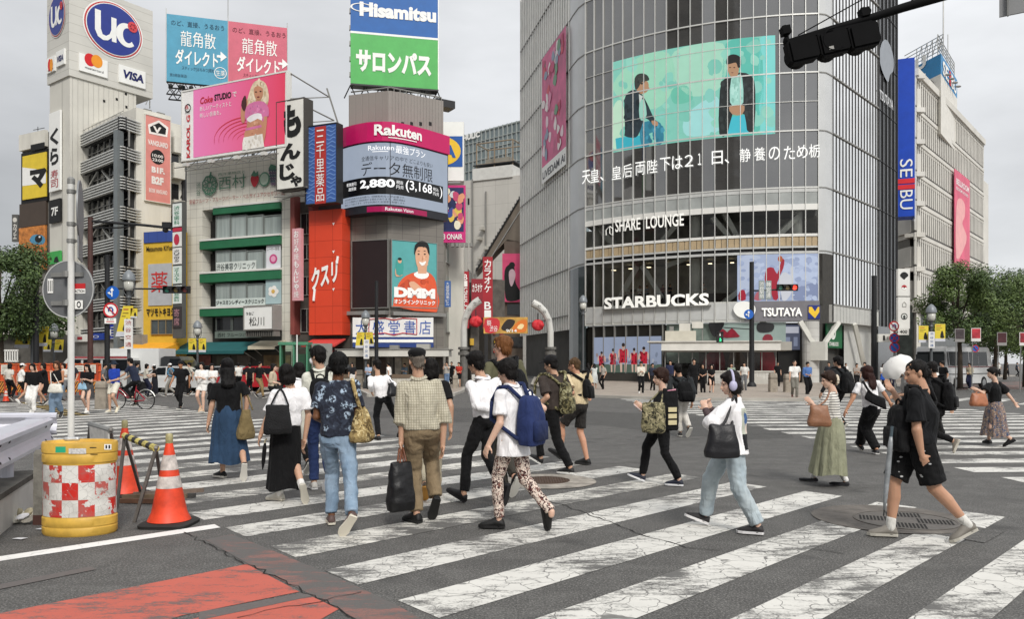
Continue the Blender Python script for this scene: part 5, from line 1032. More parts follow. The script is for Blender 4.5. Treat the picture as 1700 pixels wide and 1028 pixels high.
 for x0,x1,y0,y1,t,Y,lab in((768,779,452,546,"BIGECHOカ",60,"narrow red vertical karaoke sign nearest the grey street building"),(802,818,428,546,"カラオケ BIG",57,"taller red vertical karaoke sign with white characters nearest the brown building")):
  v=Fac(x0,Y,x1,Y); s=sign("vertical_sign",lab,"sign",v,x0,y0,x1,y1,M('#a3242f',.5),0,.5); m=MB(); ft(m,v,t,x0+2.5,y0+4,x1-2.5,y1-3,WHT,.015,.52,True); m.build("lettering",s); m=MB(); m.box(v,.1,.1,-.3,.35,v.z(x0,y1),.2,DMET); m.build("post",s)
 v=Fac(783,63,803,63); s=sign("shop_sign","wide dark red karaoke sign between two vertical ones","sign",v,783,464,802,528,M('#8e2430'),0,.4); m=MB(); ft(m,v,"カラオケ",784.5,472,801,486,WHT,.02,.42); m.build("lettering",s)
 v=Fac(778,64,838,66); o=thing("shop_row","dark shop fronts with small bright signs down the narrow street","building",v.p(1,0)); m=MB(); m.box(v,.2,0,-6,1.0,7.5,0,M('#5b5650',.8,var=.4)); m.box(v,2.2,0,-6,v.len,8.5,0,M('#5b5650',.8,var=.4)); m.build("wall",o)
 q=random.Random(2)
 for i in range(16):
  m=MB(); x=q.choice([779,782,818,822,826,831]); y=q.uniform(528,622); bx(m,v,x,y,x+q.uniform(3,6),y+q.uniform(4,12),.0+i*.02,.1+i*.02,M(q.choice(['#b03a3a','#3f6fa8','#d9d4c6','#cfa63c','#e6e2da','#7a2f3a']))); m.build("sign_box",o)
back_street()
def seibu():
 A0=Fac(1520,78,1632,103); r=thing("department_store","long pale department store faced with vertical concrete fins","building",A0.p(0,0)); zt=A0.z(1520,124); FIN=M('#d2cfc7',.75,var=.14,sc=.35,bump=.1,bsc=5)
 C0=A0.p(0,0); N0=V(((1484-850)/F*82,82,0)); fr2=Fr(N0,(C0-N0).normalized(),(0,0,1)); w2=(C0-N0).length
 m=MB(); m.prism(WF,[(N0.x,N0.y+.9),(C0.x-.1,C0.y+.9),(A0.p(A0.len,0,-1).x,A0.p(A0.len,0,-1).y),(70,125),(45,125)],0,zt,M('#6f6c66',.8,var=.2)); m.build("core",r)
 rows=[A0.z(1520,y) for y in(124,180,233,287,336,388,445,500)]
 m=MB(); n=40
 for k,z in enumerate(rows):m.box(A0,0,z-.28,-1,A0.len,z+.1,.12,FIN)
 for k in range(len(rows)-1):
  for i in range(n+1):
   a=A0.len*i/n; m.box(A0,a-.19,rows[k+1]+.35,-.1,a+.19,rows[k]-.3,.045,FIN)
   m.box(A0,a-.25,rows[k]-.62,-.1,a+.25,rows[k]-.28,.06,FIN)
 m.build("fin_screen",r); m=MB(); m.box(A0,-.2,zt-.1,-1,A0.len,zt+.6,.3,FIN); m.build("cornice",r)
 m=MB()
 for k in range(len(rows)-1):m.quad(A0,0,rows[k+1],A0.len,rows[k],.0,M('#4f4c48',.6,var=.3,sc=.6))  # wall behind the fins, coloured dark to stand in for the shadows between them
 m.build("shaded_window_wall",r)
 m=MB()
 for k,z in enumerate(rows):m.box(fr2,0,z-.3,-1,w2,z+.15,.1,FIN);
 for k in range(7):m.box(fr2,.4,rows[k+1]+.2,-.8,w2-.4,rows[k]-1.2,.3,FIN)
 m.box(fr2,0,0,-.5,w2,rows[-1],-.1,FIN); m.build("end_wall",r)
 m=MB(); m.box(A0,0,0,-2,A0.len,rows[-1]-.4,-.3,M('#3d4240',.3,var=.5)); m.box(A0,0,rows[-1]-1.1,-1,A0.len,rows[-1]-.3,.9,CON); m.build("arcade",r)
 e=Fac(1633,103.5,1641,106); m=MB(); m.box(e,0,0,-6,e.len,e.z(1634,300),0,FIN); m.build("rear_wing",r)
 s=thing("vertical_sign","tall saturated blue vertical department store sign with white and red letters","sign",P(1505,360,76)); f=Fac(1491,76.5,1518,76); m=MB(); bx(m,f,1491,98,1518.5,360,-2.2,0,M('#0f45b8',.4)); m.build("panel",s); m=MB(); a0,b0,a1,b1=f.R(1518.5,100,1521,361); m.box(f,a0,b0,-2.1,a0+.06,b1,.02,M('#b9c6e6')); m.build("pale_edge",s)  # blue sign box with a paler strip along one side
 m=MB(); a0,b0,a1,b1=f.R(1494,265,1515,348); hh=b1-b0; g=Fr(f.p(a0,b1,0),(0,0,-1),f.u,f.n)
 m.text("SE",g,.0,0,hh*.36,a1-a0,WHT,.0,.06); m.text("BU",g,hh*.62,0,hh*.38,a1-a0,WHT,.0,.06); m.build("lettering",s); m=MB(); m.box(g,hh*.39,-.2,.01,hh*.485,a1-a0+.2,.05,M('#d8232f')); m.box(g,hh*.51,-.2,.01,hh*.6,a1-a0+.2,.05,M('#d8232f')); m.build("red_bars",s)
 u=Fac(1518,88,1562,84); v=Fac(1562,84,1589,92); s=thing("rooftop_sign","blue rooftop sign cube on a white block under a lattice mast frame","sign",u.p(2,u.z(1540,150))); m=MB(); BLU2=M('#2b86bd',.5)
 q=[u.p(0,0),u.p(u.len,0),v.p(v.len,0),v.p(v.len,0)+V((-3,6,0))]
 zA,zB,zC=u.z(1562,160),u.z(1562,122),u.z(1562,88); m.prism(WF,[(p.x,p.y) for p in q],zt-4,zB,M('#dddad2',.6)); m.build("white_block",s)
 m=MB(); m.prism(WF,[(p.x,p.y) for p in q],zB,zC,BLU2); m.build("panel",s); m=MB(); ft(m,u,"U",1520,100,1538,120,WHT,.06,.05); a0,a1=v.t(1564),v.t(1588); z0,z1=zB-.1+.3,zC-.4; m.text("SE",v,a0+.2,z0,(a1-a0)*.38,z1-z0,WHT,.03,.05); m.text("BU",v,a0+(a1-a0)*.6,z0,(a1-a0)*.36,z1-z0,WHT,.03,.05); m.box(v,a0+(a1-a0)*.46,z0,.02,a0+(a1-a0)*.56,z1,.06,M('#c8232f')); m.build("lettering",s)
 m=MB(); zt2=u.z(1558,58)
 for k in range(5):
  z=zC+.5+(zt2-zC-.5)*k/4
  for fc in(u,v):m.tube(fc.p(0 if fc is v else-2,z,-.3),fc.p(fc.len,z,-.3),.05,.05,5,MET)
 for fc,n in((u,5),(v,4)):
  for i in range(n+1):
   a=fc.len*i/n; m.tube(fc.p(a,zC,-.3),fc.p(a,zt2,-.3),.05,.05,5,MET)
   if i<n:m.tube(fc.p(a,zC+.4,-.3),fc.p(fc.len*(i+1)/n,zt2,-.3),.04,.04,5,MET)
 m.tube(u.p(u.len,zt2,-.3),u.p(u.len,zt2+9,-.3),.07,.05,6,MET); m.tube(v.p(v.len*.6,zt2-1,-.3),v.p(v.len*.6,zt2+2,-.3),.05,.05,6,MET); m.build("lattice_frame",s)
 m=MB()
 for i in range(4):
  z=A0.z(1520,124)+.8; b=A0.p(9+i*1.6,z,-.4); m.tube(b,b+V((0,0,1.7)),.04,.04,5,DMET); m.tube(b+V((0,0,1.7)),b+V((1.6,.3,1.9)),.03,.03,5,DMET); m.ell(b+V((1.7,.3,1.9)),(.35,0,0),(0,.2,0),(0,0,.12),STEEL,8,6)
 for zz in(.6,1.2,1.7):m.tube(A0.p(8,A0.z(1520,124)+zz,-.4),A0.p(15,A0.z(1520,124)+zz,-.4),.03,.03,5,DMET)
 m.build("roof_lights",r)
 s=sign("vertical_banner","tall pink cosmetics banner with a pale figure on the concrete fins","banner",A0,1578,281,1603,440,M('#dd6580',.6,var=.25,sc=.3),.35,.45); m=MB(); ft(m,A0,"BELLROOM",1580,296,1601,306,M('#f3e2e4'),.03,.47); ft(m,A0,"BLOOM HOURS",1580,310,1600,315,M('#f3e2e4'),.02,.47); m.build("lettering",s)
 m=MB(); pic(m,A0,[(1580,345),(1586,330),(1594,340),(1594,360),(1590,372),(1597,392),(1594,410),(1580,430)],.47,M('#eaa9a9'),3); m.build("figure_print",s)
 f=Fac(1488,64,1508,64); s=thing("stacked_sign","white two part vertical shop sign with round emblems beside the glass corner","sign",f.p(.5,3));
 for y0,y1 in((447,492),(494,546)):m=MB(); bx(m,f,1488,y0,1507.5,y1,0,.3,M('#e2e1dc')); m.build("panel",s)
 m=MB(); pic(m,f,[(1491,458),(1495,453),(1501,453),(1505,458),(1501,462),(1498,465),(1494,462)],.31,BLK,3); ov(m,f,1498,478,4.5,4.2,.31,M('#b3262e')); pic(m,f,[(1494,478),(1502,478),(1501,481),(1498,482),(1495,481)],.32,WHT,2); ov(m,f,1498,478,1.2,1.2,.33,BLK)
 m.path([f.p(f.t(x),f.z(x,y),.32) for x,y in((1495,510),(1495,505),(1498,502),(1501,505),(1501,510),(1495,510))],.02,STEEL,4); ov(m,f,1498,526,5.5,5.5,.31,M('#3b3f3d')); ov(m,f,1498,526,4,4,.32,M('#d9dbd6')); ov(m,f,1498,527,2,3,.33,M('#3b3f3d')); m.build("emblem",s)
 g=Fac(1476,62,1508,62); s=sign("fee_sign","white plate reading 400 under the white shop sign","sign",g,1477,546,1508,556.5,M('#dddcd6'),0,.1); m=MB(); ft(m,g,"$ 400",1486,548.5,1505,554.5,BLK,.02,.11); m.build("lettering",s)
 g=Fac(1455,63,1486,63); s=sign("entrance_sign","white lift entrance sign low on the dark glass end","sign",g,1455,555,1485,568,M('#d5d4ce'),0,.3); m=MB(); bx(m,g,1463,557.5,1466,565.5,.3,.32,BLK); ft(m,g,"EV",1470,559,1478,564,STEEL,.0,.32); m.build("lettering",s)
seibu()
def street_arch():
 r=thing("street_arch","broken white arch over the narrow shopping street with a festival banner","arch",(-.3,50,0)); LG=M('#c9c8c2',.4,.1); Y=50
 for pts,x in((((770,590),(770,548),(772,530),(779,514),(788,504),(797,498)),770),(((914,590),(914,552),(911,532),(904,518),(895,509),(884,503)),914)):
  m=MB(); m.path([P(a,b,Y) for a,b in smooth_pts(pts,4,False)[:-3]] if False else[P(a,b,Y) for a,b in pts],.3,LG,12,[.2,.2,.21,.23,.25,.25]); m.build("arm",r)
  m=MB(); b=P(x,0,Y); m.lathe((b.x,b.y,0),[(.24,0),(.24,2.1),(.36,2.12),(.36,2.3),(.26,2.32),(.26,2.45),(.36,2.47),(.36,2.62)],M('#6f6d69',.5,.2,var=.4,sc=4),16); m.build("post",r)
  m=MB(); f=Fac(x-8,Y-.4,x+8,Y-.4)
  for i,(px,py) in enumerate(pts[2:]):ft(m,Fac(px-4,Y-.42,px+4,Y-.42),"渋谷センター街"[i],px-3,py-3,px+3,py+3,M('#3b3b3a'),.01,0)
  m.build("lettering",r)
 f=Fac(800,50,880,50); s=sign("festival_banner","orange festival banner hanging between the arch arms","banner",f,803,527,876,554,M('#c79a4a',.6,var=.5,sc=1.5),0,.1); m=MB(); pic(m,f,[(805,530),(826,529),(830,540),(824,552),(806,552)],.11,M('#c8323a'),2); ft(m,f,"祭",808,532,816,541,WHT,.05,.12); ft(m,f,"渋谷",813,541,826,551,WHT,.04,.12)
 pic(m,f,[(832,545),(842,531),(855,533),(850,544),(840,550)],.11,M('#2b2320'),3); pic(m,f,[(850,548),(860,534),(874,532),(873,550),(860,552)],.11,M('#d9782c'),3); pic(m,f,[(858,545),(864,538),(870,540),(866,547)],.12,M('#f0d8a0'),2); ft(m,f,"9/14",840,547,858,552,WHT,.02,.13); m.build("print",s)
 for x,y,l in((790,534,"red lantern flower at the end of the banner by the karaoke signs"),(893,540,"red lantern flower at the end of the banner by the glass building")):
  b=P(x,y,49.8); s=thing("lantern_flower",l,"ornament",b); m=MB()
  for i in range(9):a=i*.7; m.ell(b+V((.22*cos(a),.1*sin(i),.2*sin(a))),(.2,0,0),(0,.16,0),(0,0,.18),M('#c3252e',.6,var=.3),8,6)
  me=remesh(m,.05,2); meshobj(me,"petals",M('#c3252e',.6,var=.3),s); m=MB(); m.tube(b+V((0,0,.3)),b+V((0,0,.75)),.03,.03,5,DMET); m.build("hanger",s)
street_arch()
for x,y,w,d,h,lab in((-72,-38,26,20,92,"tall dark office tower mirrored in the dark glass front"),(-28,-55,16,16,84,"slim dark tower mirrored beside the seated man in black"),(-125,-15,30,22,60,"broad dark block mirrored low in the glass front")):
 r=thing("mirrored_tower",lab,"building",(x,y,0)); m=MB(); m.box(WF,x-w/2,y-d/2,0,x+w/2,y+d/2,h,M('#2b2a2a',.7)); m.build("wall",r); m=MB()
 for k in range(int(h/4)):m.box(WF,x-w/2-.05,y-d/2-.05,2+k*4,x+w/2+.05,y+d/2+.05,3.6+k*4,M('#111315',.2))
 m.build("window_strips",r)
# ---------------- street furniture, vehicles, trees ----------------
POLE=M('#1f2022',.6,.1,var=.15); POLEW=M('#d8d8d4',.45,var=.1,sc=4); GALV=M('#8f8f8c',.5,.4,var=.2,sc=6); YB=M('#d9b62f',.6,var=.12,sc=3)
def up(p):return(p.x,p.y,0)
def sign_pole():
 b=G(118,868); b.z=0; Y=b.y; k=Y/F; r=thing("road_sign_post","white post carrying the backs of a round sign and an edge-on sign","road sign",b)
 m=MB(); m.tube(b,P(118,300,Y),.032,.032,16,POLEW); m.lathe(P(118,302,Y),[(.036,-.02),(.036,.03),(.02,.05)],GALV,14); m.build("post",r)
 bk=M('#7f8183',.5,.3,var=.12,sc=8); rim=M('#d5d6d4',.4,.3)
 f=Fr(P(113,480,Y+.06),V((.985,-.17,0)),(0,0,1)); f.n=-f.n if f.n.y>0 else f.n; R0=48*k
 m=MB(); N=48; m.loft([[f.p(a*cos(2*pi*i/N),a*sin(2*pi*i/N),c) for i in range(N)] for a,c in((R0*.96,.0),(R0,-.004),(R0,-.014),(R0*.96,-.016))],bk); p=m.build("round_plate",r,auto=30)
 m=MB(); m.ring(f,0,0,R0*.965,R0*1.005,.003,rim,48); m.build("rim",p)
 for z in(.62,-.62):m=MB(); m.box(f,-R0*.62,z*R0*.8-.022,.002,R0*.62,z*R0*.8+.022,.022,GALV); m.tube(f.p(.03,z*R0*.8-.03,.05),f.p(.03,z*R0*.8+.03,.05),.05,.05,14,GALV); m.build("bracket",r)
 m=MB(); m.quad(f,-.235,-.04,-.17,.11,.006,WHT); m.build("sticker",p); m=MB()
 for i in range(3):m.quad(f,-.225+i*.02,-.02,-.217+i*.02,.09,.008,BLK)
 m.build("sticker",p); m=MB(); m.quad(f,.075,-.05,.205,.0,.006,WHT); m.quad(f,.075,.0,.205,.055,.006,M('#c42a2e')); m.text("ACTION",f,.085,-.04,.11,.03,BLK,.02,.008); m.build("sticker",p); m=MB(); m.quad(f,.1,-.21,.19,-.12,.024,WHT); m.text("O",f,.12,-.2,.05,.07,BLK,.03,.026); m.build("sticker",p)
 g=Fr(P(133,352,Y+.03),V((-.40,.917,0)),(0,0,1)); m=MB(); R1=52*k; m.loft([[g.p(a*cos(2*pi*i/N),a*sin(2*pi*i/N),c) for i in range(N)] for a,c in((R1,-.008),(R1,.008))],bk); m.build("round_plate",r,auto=30)
 m=MB(); m.box(g,-.22,P(0,432,Y).z-g.o.z,-.006,.22,P(0,395,Y).z-g.o.z,.006,bk); m.build("plate",r)
 for y in(318,372,400):m=MB(); m.tube(P(118,y+3,Y),P(118,y-3,Y),.042,.042,14,GALV); m.tube(P(118,y,Y),P(131,y,Y+.03),.014,.014,6,GALV); m.build("clamp",r)
sign_pole()
def drum():
 b=G(133,884); r=thing("crash_drum","yellow crash drum with a worn red and white chequer wrap","barrier",b); Y=b.y; A,B=.345,.25; Hh=.885
 YEL=M('#d0a748',.5,var=.28,sc=5,bump=.05,bsc=20)
 def ring(s,z,n=48):return[b+V((A*s*cos(2*pi*i/n),B*s*sin(2*pi*i/n),z)) for i in range(n)]
 prof=[(.96,0),(1.0,.02),(1.0,.075),(.985,.08),(.985,.09),(1.0,.095),(1.0,.165),(.97,.175),(.965,.18),(.965,.68),(.97,.69),(1.0,.70),(1.0,.77),(.985,.775),(.985,.785),(1.01,.79),(1.01,.86),(.99,Hh),(.93,Hh),(.90,Hh-.03),(.0001,Hh-.035)]
 m=MB(); m.loft([ring(s,z) for s,z in prof],YEL); m.build("body",r,auto=40)
 mt,N,L,bs,oc=nodes("peeled_reflective",.45); n1=noise_(N,L,oc,7,5,.65); n2=noise_(N,L,oc,26,4); v=nd(N,L,"TexVoronoi",{'Vector':oc,'Scale':16.0},feature='DISTANCE_TO_EDGE').outputs['Distance']
 def chk(c,peel,thr):
  mt,N,L,bs,oc=nodes("peeled_sheet",.4); n1=noise_(N,L,oc,6,5,.7); v=nd(N,L,"TexVoronoi",{'Vector':oc,'Scale':14.0},feature='DISTANCE_TO_EDGE').outputs['Distance']
  f=ramp(N,L,n1,thr,thr+.02); col=mixc(N,L,f,lin(c),lin(peel)); col=mixc(N,L,ramp(N,L,v,.0,.03,.55,0),col,(.2,.19,.18)); L.new(mixc(N,L,ramp(N,L,noise_(N,L,oc,4,5),.42,.7,0,.55),col,(.25,.23,.2)),bs.inputs['Base Color']); return mt
 RR=chk('#c4281f','#d8d6d0',.53); WW=chk('#dcdad4','#cfcdc8',.95)
 n=60; kk=14; m=MB()
 for j in range(3):
  z0=.185+j*.164; z1=z0+.163
  for q in range(kk):
   for i in range(4):
    t0=2*pi*(q*4+i)/(kk*4)+.1; t1=2*pi*(q*4+i+1)/(kk*4)+.1
    m.add([b+V((A*.972*cos(t),B*.972*sin(t),z)) for t,z in((t0,z0),(t1,z0),(t1,z1),(t0,z1))],[(0,1,2,3)],RR if(q+j)%2 else WW)
 m.build("chequer_wrap",r)
 def stick(px0,py0,px1,py1,mat,txt=None):
  m=MB(); pts=[]
  f= lambda px,py:None
  def hit(px,py):
   k=(px-850)/F; lo,hi=b.y-.4,b.y
   for _ in range(40):
    y=(lo+hi)/2; x=k*y;
    if((x-b.x)/(A*1.016))**2+((y-b.y)/(B*1.016))**2>1:lo=y
    else:hi=y
   return P(px,py,hi)
  n=5; top=[hit(px0+(px1-px0)*i/n,py0) for i in range(n+1)]; bot=[hit(px0+(px1-px0)*i/n,py1) for i in range(n+1)]; m.loft([top,bot],mat,False,False); m.build("sticker",r)
 stick(92,742,109,752,M('#2fae82',.4)); stick(114,745,143,754,M('#cfcdca',.5,var=.4,sc=40)); stick(173,738,185,747,WHT); stick(175,739.5,178,745.5,BLK); stick(180,739.5,183,745.5,BLK); stick(149,743,160,744.5,BLK); stick(150,754,162,755.5,M('#6d5520'))
 c=b+V((-.07,-.03,Hh)); s=tag(MB().path([c+V((x,.02*(x>0),.022)) for x in(-.07,-.055,-.02,.02,.05,.07)],.02,M('#c9cacb',.3,.5,var=.3,sc=30),12,[.012,.021,.021,.019,.021,.012]).build("crushed_can",smooth=True),"silver can lying on top of the yellow drum","can");
 return b
drum()
ORG=M('#dc4526',.5,var=.3,sc=7); REFL=M('#c9bfb8',.5,var=.4,sc=14)
def cone(px,py,h,label,beacon=True,grp=None,tint=ORG):
 b=G(px,py); r=thing("traffic_cone",label,"traffic cone",b,grp); s=h/.78
 m=MB(); n=32
 sq= lambda hw,z,e=4.5:[b+V((hw*s*(abs(cos(t))**(2/e))*(1 if cos(t)>0 else-1),hw*s*(abs(sin(t))**(2/e))*(1 if sin(t)>0 else-1),z)) for t in[2*pi*i/n+pi/4 for i in range(n)]]
 m.loft([sq(.235,0),sq(.24,.03),sq(.22,.045),sq(.15,.05)],M('#262422',.7)); m.build("base",r,auto=40)
 rad= lambda z:s*(.185-(.185-.032)*(z/s)/.78) if z>.12*s else s*(.185+.02*(1-z/(.12*s)))
 for z0,z1,mt,nm in((.05,.36,tint,"cone_body"),(.36,.47,REFL,"reflective_band"),(.47,.53,tint,"cone_body"),(.53,.67,REFL,"reflective_band"),(.67,.78,tint,"cone_body")):
  m=MB(); zs=[z0*s+(z1-z0)*s*i/4 for i in range(5)]; m.lathe(b,[(rad(z)+(.002 if mt is REFL else 0),z) for z in zs],mt,32); m.build(nm,r,auto=50)
 if beacon:m=MB(); m.lathe(b+V((0,0,.775*s)),[(.03,0),(.036,.01),(.036,.085),(.03,.1),(.01,.105)],M('#a89f74',.4,var=.3,sc=30),16); m.build("beacon",r,auto=40)
cone(281,872,.83,"orange traffic cone with two pale bands standing by the white edge line")
cone(207,824,.84,"orange traffic cone half hidden behind the chequered drum and trestle")
cone(10,668,.55,"small plain orange cone in front of the orange fence",False)
def trestle(label,a0,a1,feet,bar,panel=None):
 r=thing("barricade_trestle",label,"barrier",V((feet[0].x,feet[0].y,0)))
 for p,q in((a0,feet[0]),(a0,feet[1]),(a1,feet[2]),(a1,feet[3])):m=MB(); d=(q-p).normalized(); m.path([p-d*.03,q],.021,M('#76726e',.6,.2,var=.25,sc=10),4); m.build("leg",r)
 m=MB(); d=a1-a0; n=9
 for i in range(n):m.path([a0+d*i/n,a0+d*(i+1)/n],.036,bar[i%len(bar)],8)
 m.build("cross_bar",r)
 if panel:m=MB(); u=d.normalized(); f=Fr(a0+V((0,-.03,0)),u,(0,.1,-1)); m.box(f,.03,.0,-.01,d.length-.03,.19,.01,panel); m.build("board",r)
YBM=[M('#c3b566',.6,var=.4,sc=20),M('#2a2622',.6)]
trestle("grey steel trestle with a striped yellow and black bar",P(207,724,8.75),P(259,745,8.0),[G(194,845),G(236,826),G(223,868),G(273,838)],YBM)
trestle("grey trestle with a white board behind the drum",P(150,705,9.6),P(184,715,9.2),[G(138,815),G(158,802),G(186,818),G(198,800)],[GALV],M('#c9c6c0',.6,var=.25,sc=10))
def guard_rail():
 WG=M('#c9c9d2',.35,.1,var=.1,sc=2); r=thing("guard_rail","thick white steel guard rail at the kerb edge","guard rail",G(20,880))
 def wbeam(p0,p1,hh,nm,out):
  d=(p1-p0).normalized(); o=V((d.y,-d.x,0)).normalized()*out; m=MB(); prof=[(0,.5),(.045,.42),(.05,.3),(.015,.12),(0,0),(.015,-.12),(.05,-.3),(.045,-.42),(0,-.5)]
  m.loft([[p+o*c+V((0,0,z*hh)) for c,z in prof]+[p+o*(c-.012)+V((0,0,z*hh)) for c,z in prof[::-1]] for p in(p0,p1)],WG); m.build(nm,r)
 p0=V((-4.35,5.9,.73)); p1=V((-6.05,10.4,.76)); wbeam(p0,p1,.34,"beam",1); wbeam(V((-9,9.9,.86)),V((-6.15,10.75,.82)),.3,"beam",1); z=.76
 d=(p1-p0).normalized(); o=V((d.y,-d.x,0)); m=MB(); m.loft([[p1+d*.16*sin(t)-o*.14*(1-cos(t))+V((0,0,dz)) for t in[pi*i/8 for i in range(9)]] for dz in(-.17,.17)],WG,False,False); m.build("end_terminal",r,smooth=True)
 m=MB(); m.prism(WF,[((p0-o*q).x,(p0-o*q).y) for q in(0,.26)]+[((p1-o*q).x,(p1-o*q).y) for q in(.26,0)],z+.13,z+.15,WG); m.build("top_plate",r)
 for t in(.35,.62,.97):q=p0.lerp(p1,t)-o*.1; m=MB(); m.tube(V((q.x,q.y,0)),V((q.x,q.y,.8)),.065,.065,14,WG); m.build("post",r)
 for x in(.02,.1,.5,.58):
  for dz in(-.09,.09):m=MB(); m.ell(p1.lerp(p0,x)+o*.035+V((0,0,dz)),(.02,0,0),(0,.02,0),(0,0,.02),DMET,8,6); m.build("bolt",r)
 k=thing("planter_wall","low white kerb panel with dark stone top under the guard rail","barrier",G(20,890)); m=MB(); f=Fr(V((-5.5,9.2,0)),V((1.75,-4.6,0)).normalized(),(0,0,1)); f.n=-f.n if f.n.x<0 else f.n; m.box(f,0,0,-.3,3.6,.34,0,M('#cccac4',.6,var=.15,sc=3)); m.build("panel",k); m=MB(); m.box(f,-.02,.343,-.9,3.62,.40,.02,M('#55524c',.8,var=.5,sc=5)); m.build("stone_top",k)
 s=thing("concrete_post","weathered square grey concrete post beside the drum","post",G(64,874)); m=MB(); b=G(64,872); w=.05; m.loft([[b+V((x*w*q+(.0),y*w*q+.04,zz)) for x,y in((-1,-1),(1,-1),(1,1),(-1,1))] for q,zz in((1,0),(1,.12),(.97,.72),(.7,.76))],M('#7d7a72',.85,var=.3,sc=8,bump=.3)); m.build("shaft",s); m=MB(); m.loft([[b+V((x*w*1.04,y*w*1.04+.04,zz)) for x,y in((-1,-1),(1,-1),(1,1),(-1,1))] for zz in(0,.1)],M('#4b3029',.7)); m.build("rusty_foot",s)
 g=thing("litter_pile","heap of crumpled pale litter in the gutter","litter",G(42,868)); q=random.Random(9); c=G(40,868)
 for i in range(16):
  m=MB(); o=c+V((q.uniform(-.14,.14),q.uniform(-.12,.16),.03+q.random()*.07)); m.ell(o,V((q.uniform(.03,.07),q.uniform(-.03,.03),0)),V((0,q.uniform(.03,.06),.02)),V((.01,.01,q.uniform(.015,.04))),M(q.choice(['#d9d5c8','#b9b4a6','#c9c9cc','#a39a80','#8f8a80','#d8c98a']),.6,var=.3,sc=20),7,5); m.build("scrap",g)
 for x,y in((68,881),(30,897)):c=G(x,y); tag(MB().poly(WF,[(c.x-.06,c.y),(c.x+.05,c.y-.03),(c.x+.07,c.y+.04),(c.x-.03,c.y+.05)],.012,M('#cfd0d4',.6)).build("paper_scrap"),"flat white paper scrap on the asphalt, "+("close to the concrete post" if x>50 else "below the white kerb panel"),"litter")
 c=G(230,836); t=thing("timber_bundle","weathered planks and dark weight lying behind the trestle","debris",c);
 for i in range(4):m=MB(); a=c+V((-.25+i*.02,i*.09,.03+.03*(i%2))); m.path([a,a+V((.75,.12*i-.1,.01))],.035,M(('#5b4030','#6b5a48','#3b3a38','#74655a')[i],.8,var=.3,sc=9),4); m.build("plank",t)
guard_rail()
# ---- poles, lamps, banners, signals
def lamp(px,ytop,ybase,Y,label,banners=(),white=None,bcol='#d9c33c'):
 k=Y/F; zt=CH+(H-ytop)*k; x=(px-850)*k; b=V((x,Y,0)); r=thing("street_lamp",label,"street lamp",b,None); DG=M('#55585a',.5,.2)
 m=MB(); m.lathe(b,[(.16,0),(.16,.5),(.1,.55),(.075,.9),(.06,zt-1.25)],DG,12); m.build("post",r,auto=40)
 m=MB(); m.lathe(b,[(.07,zt-1.25),(.12,zt-1.2),(.07,zt-1.1),(.1,zt-.95),(.16,zt-.9)],DG,12)
 for s in(-1,1):m.path([b+V((s*a,0,zt+z)) for a,z in((.06,-1.15),(.2,-1.0),(.24,-.75),(.22,-.5))],.02,DG,6)
 m.build("bracket",r); m=MB(); m.lathe(b,[(.13,zt-.92),(.2,zt-.75),(.21,zt-.45)],M((.55,.55,.5),.15,var=.2),16); m.build("globe",r,smooth=True); m=MB(); m.lathe(b,[(.27,zt-.46),(.27,zt-.38),(.22,zt-.2),(.1,zt-.05),(.02,zt)],M('#7d8286',.45,.2),18); m.build("hood",r,auto=40)
 for i,(x0,y0,x1,y1,tilt) in enumerate(banners):
  f=Fr(P(x0,y1,Y-.05),V((1,0,0)),(tilt,0,1)); w,h=(x1-x0)*k,(y1-y0)*k; s=thing("lamp_banner","","banner",f.p(0,0)); m=MB(); m.box(f,0,0,-.015,w,h,.015,M(bcol,.6,var=.08)); m.box(f,0,0,-.02,w,h*.16,.02,M('#c9cbd2',.6)); m.build("cloth",s)
  m=MB(); q= lambda u,v:(w*u,h*v); m.poly(f,smooth_pts([q(.55,.2),q(.52,.35),q(.58,.5),q(.62,.58),q(.72,.6),q(.8,.5),q(.85,.35),q(.88,.2)],3),.022,BLK); m.quad(f,w*.12,h*.86,w*.6,h*.9,.018,M('#b0503a')); m.quad(f,w*.12,h*.74,w*.7,h*.78,.018,M('#8d7a2a')); m.quad(f,w*.12,h*.64,w*.5,h*.68,.018,M('#8d7a2a')); m.build("print",s); m=MB(); m.tube(b+V((0,0,f.o.z+h*.97)),f.p(w if x1<px else 0,h*.97),.015,.015,5,DMET); m.tube(f.p(0,h),f.p(w,h),.018,.018,5,DMET); m.build("banner_arm",s); BAN.append((s,px,i))
 if white:
  f=Fac(white[0],Y-.2,white[2],Y-.2); s=sign("pole_sign","white vertical notice on the lamp post "+white[4],"sign",f,*white[:4],M('#deddda'),0,.05); m=MB(); c=M('#a8463f' if white[0]<300 else '#4b6a9a'); h=white[3]-white[1]
  for i,t in enumerate("渋谷交通"):ft(m,f,t,white[0]+2,white[1]+h*(.05+i*.24),white[2]-2,white[1]+h*(.2+i*.24),c,.0,.06)
  m.build("lettering",s)
BAN=[]
lamp(214,448,640,34,"large street lamp in front of the slatted building",[(192,508,209,559,.25),(217,512,228,528,0)],(207,530,221,580,"before the slatted building"))
lamp(53,496,640,43,"dark street lamp close to the tree over the orange fence",[(24,542,48,578,.12),(63,542,78,575,.1)])
lamp(90,537,640,48,"small street lamp just beside the white sign post",[(72,564,84,584,.1),(90,564,104,585,.1)])
lamp(328,532,640,48,"street lamp standing before the teal awning",[(313,562,326,585,0),(330,562,342,585,0)])
lamp(607,515,640,46.5,"street lamp before the bookshop corner tower",[(590,552,603,578,.1),(609,552,621,575,-.1)],(604,564,613,596,"before the bookshop"))
lamp(968,490,640,50,"street lamp with cameras by the corner of the glass building")
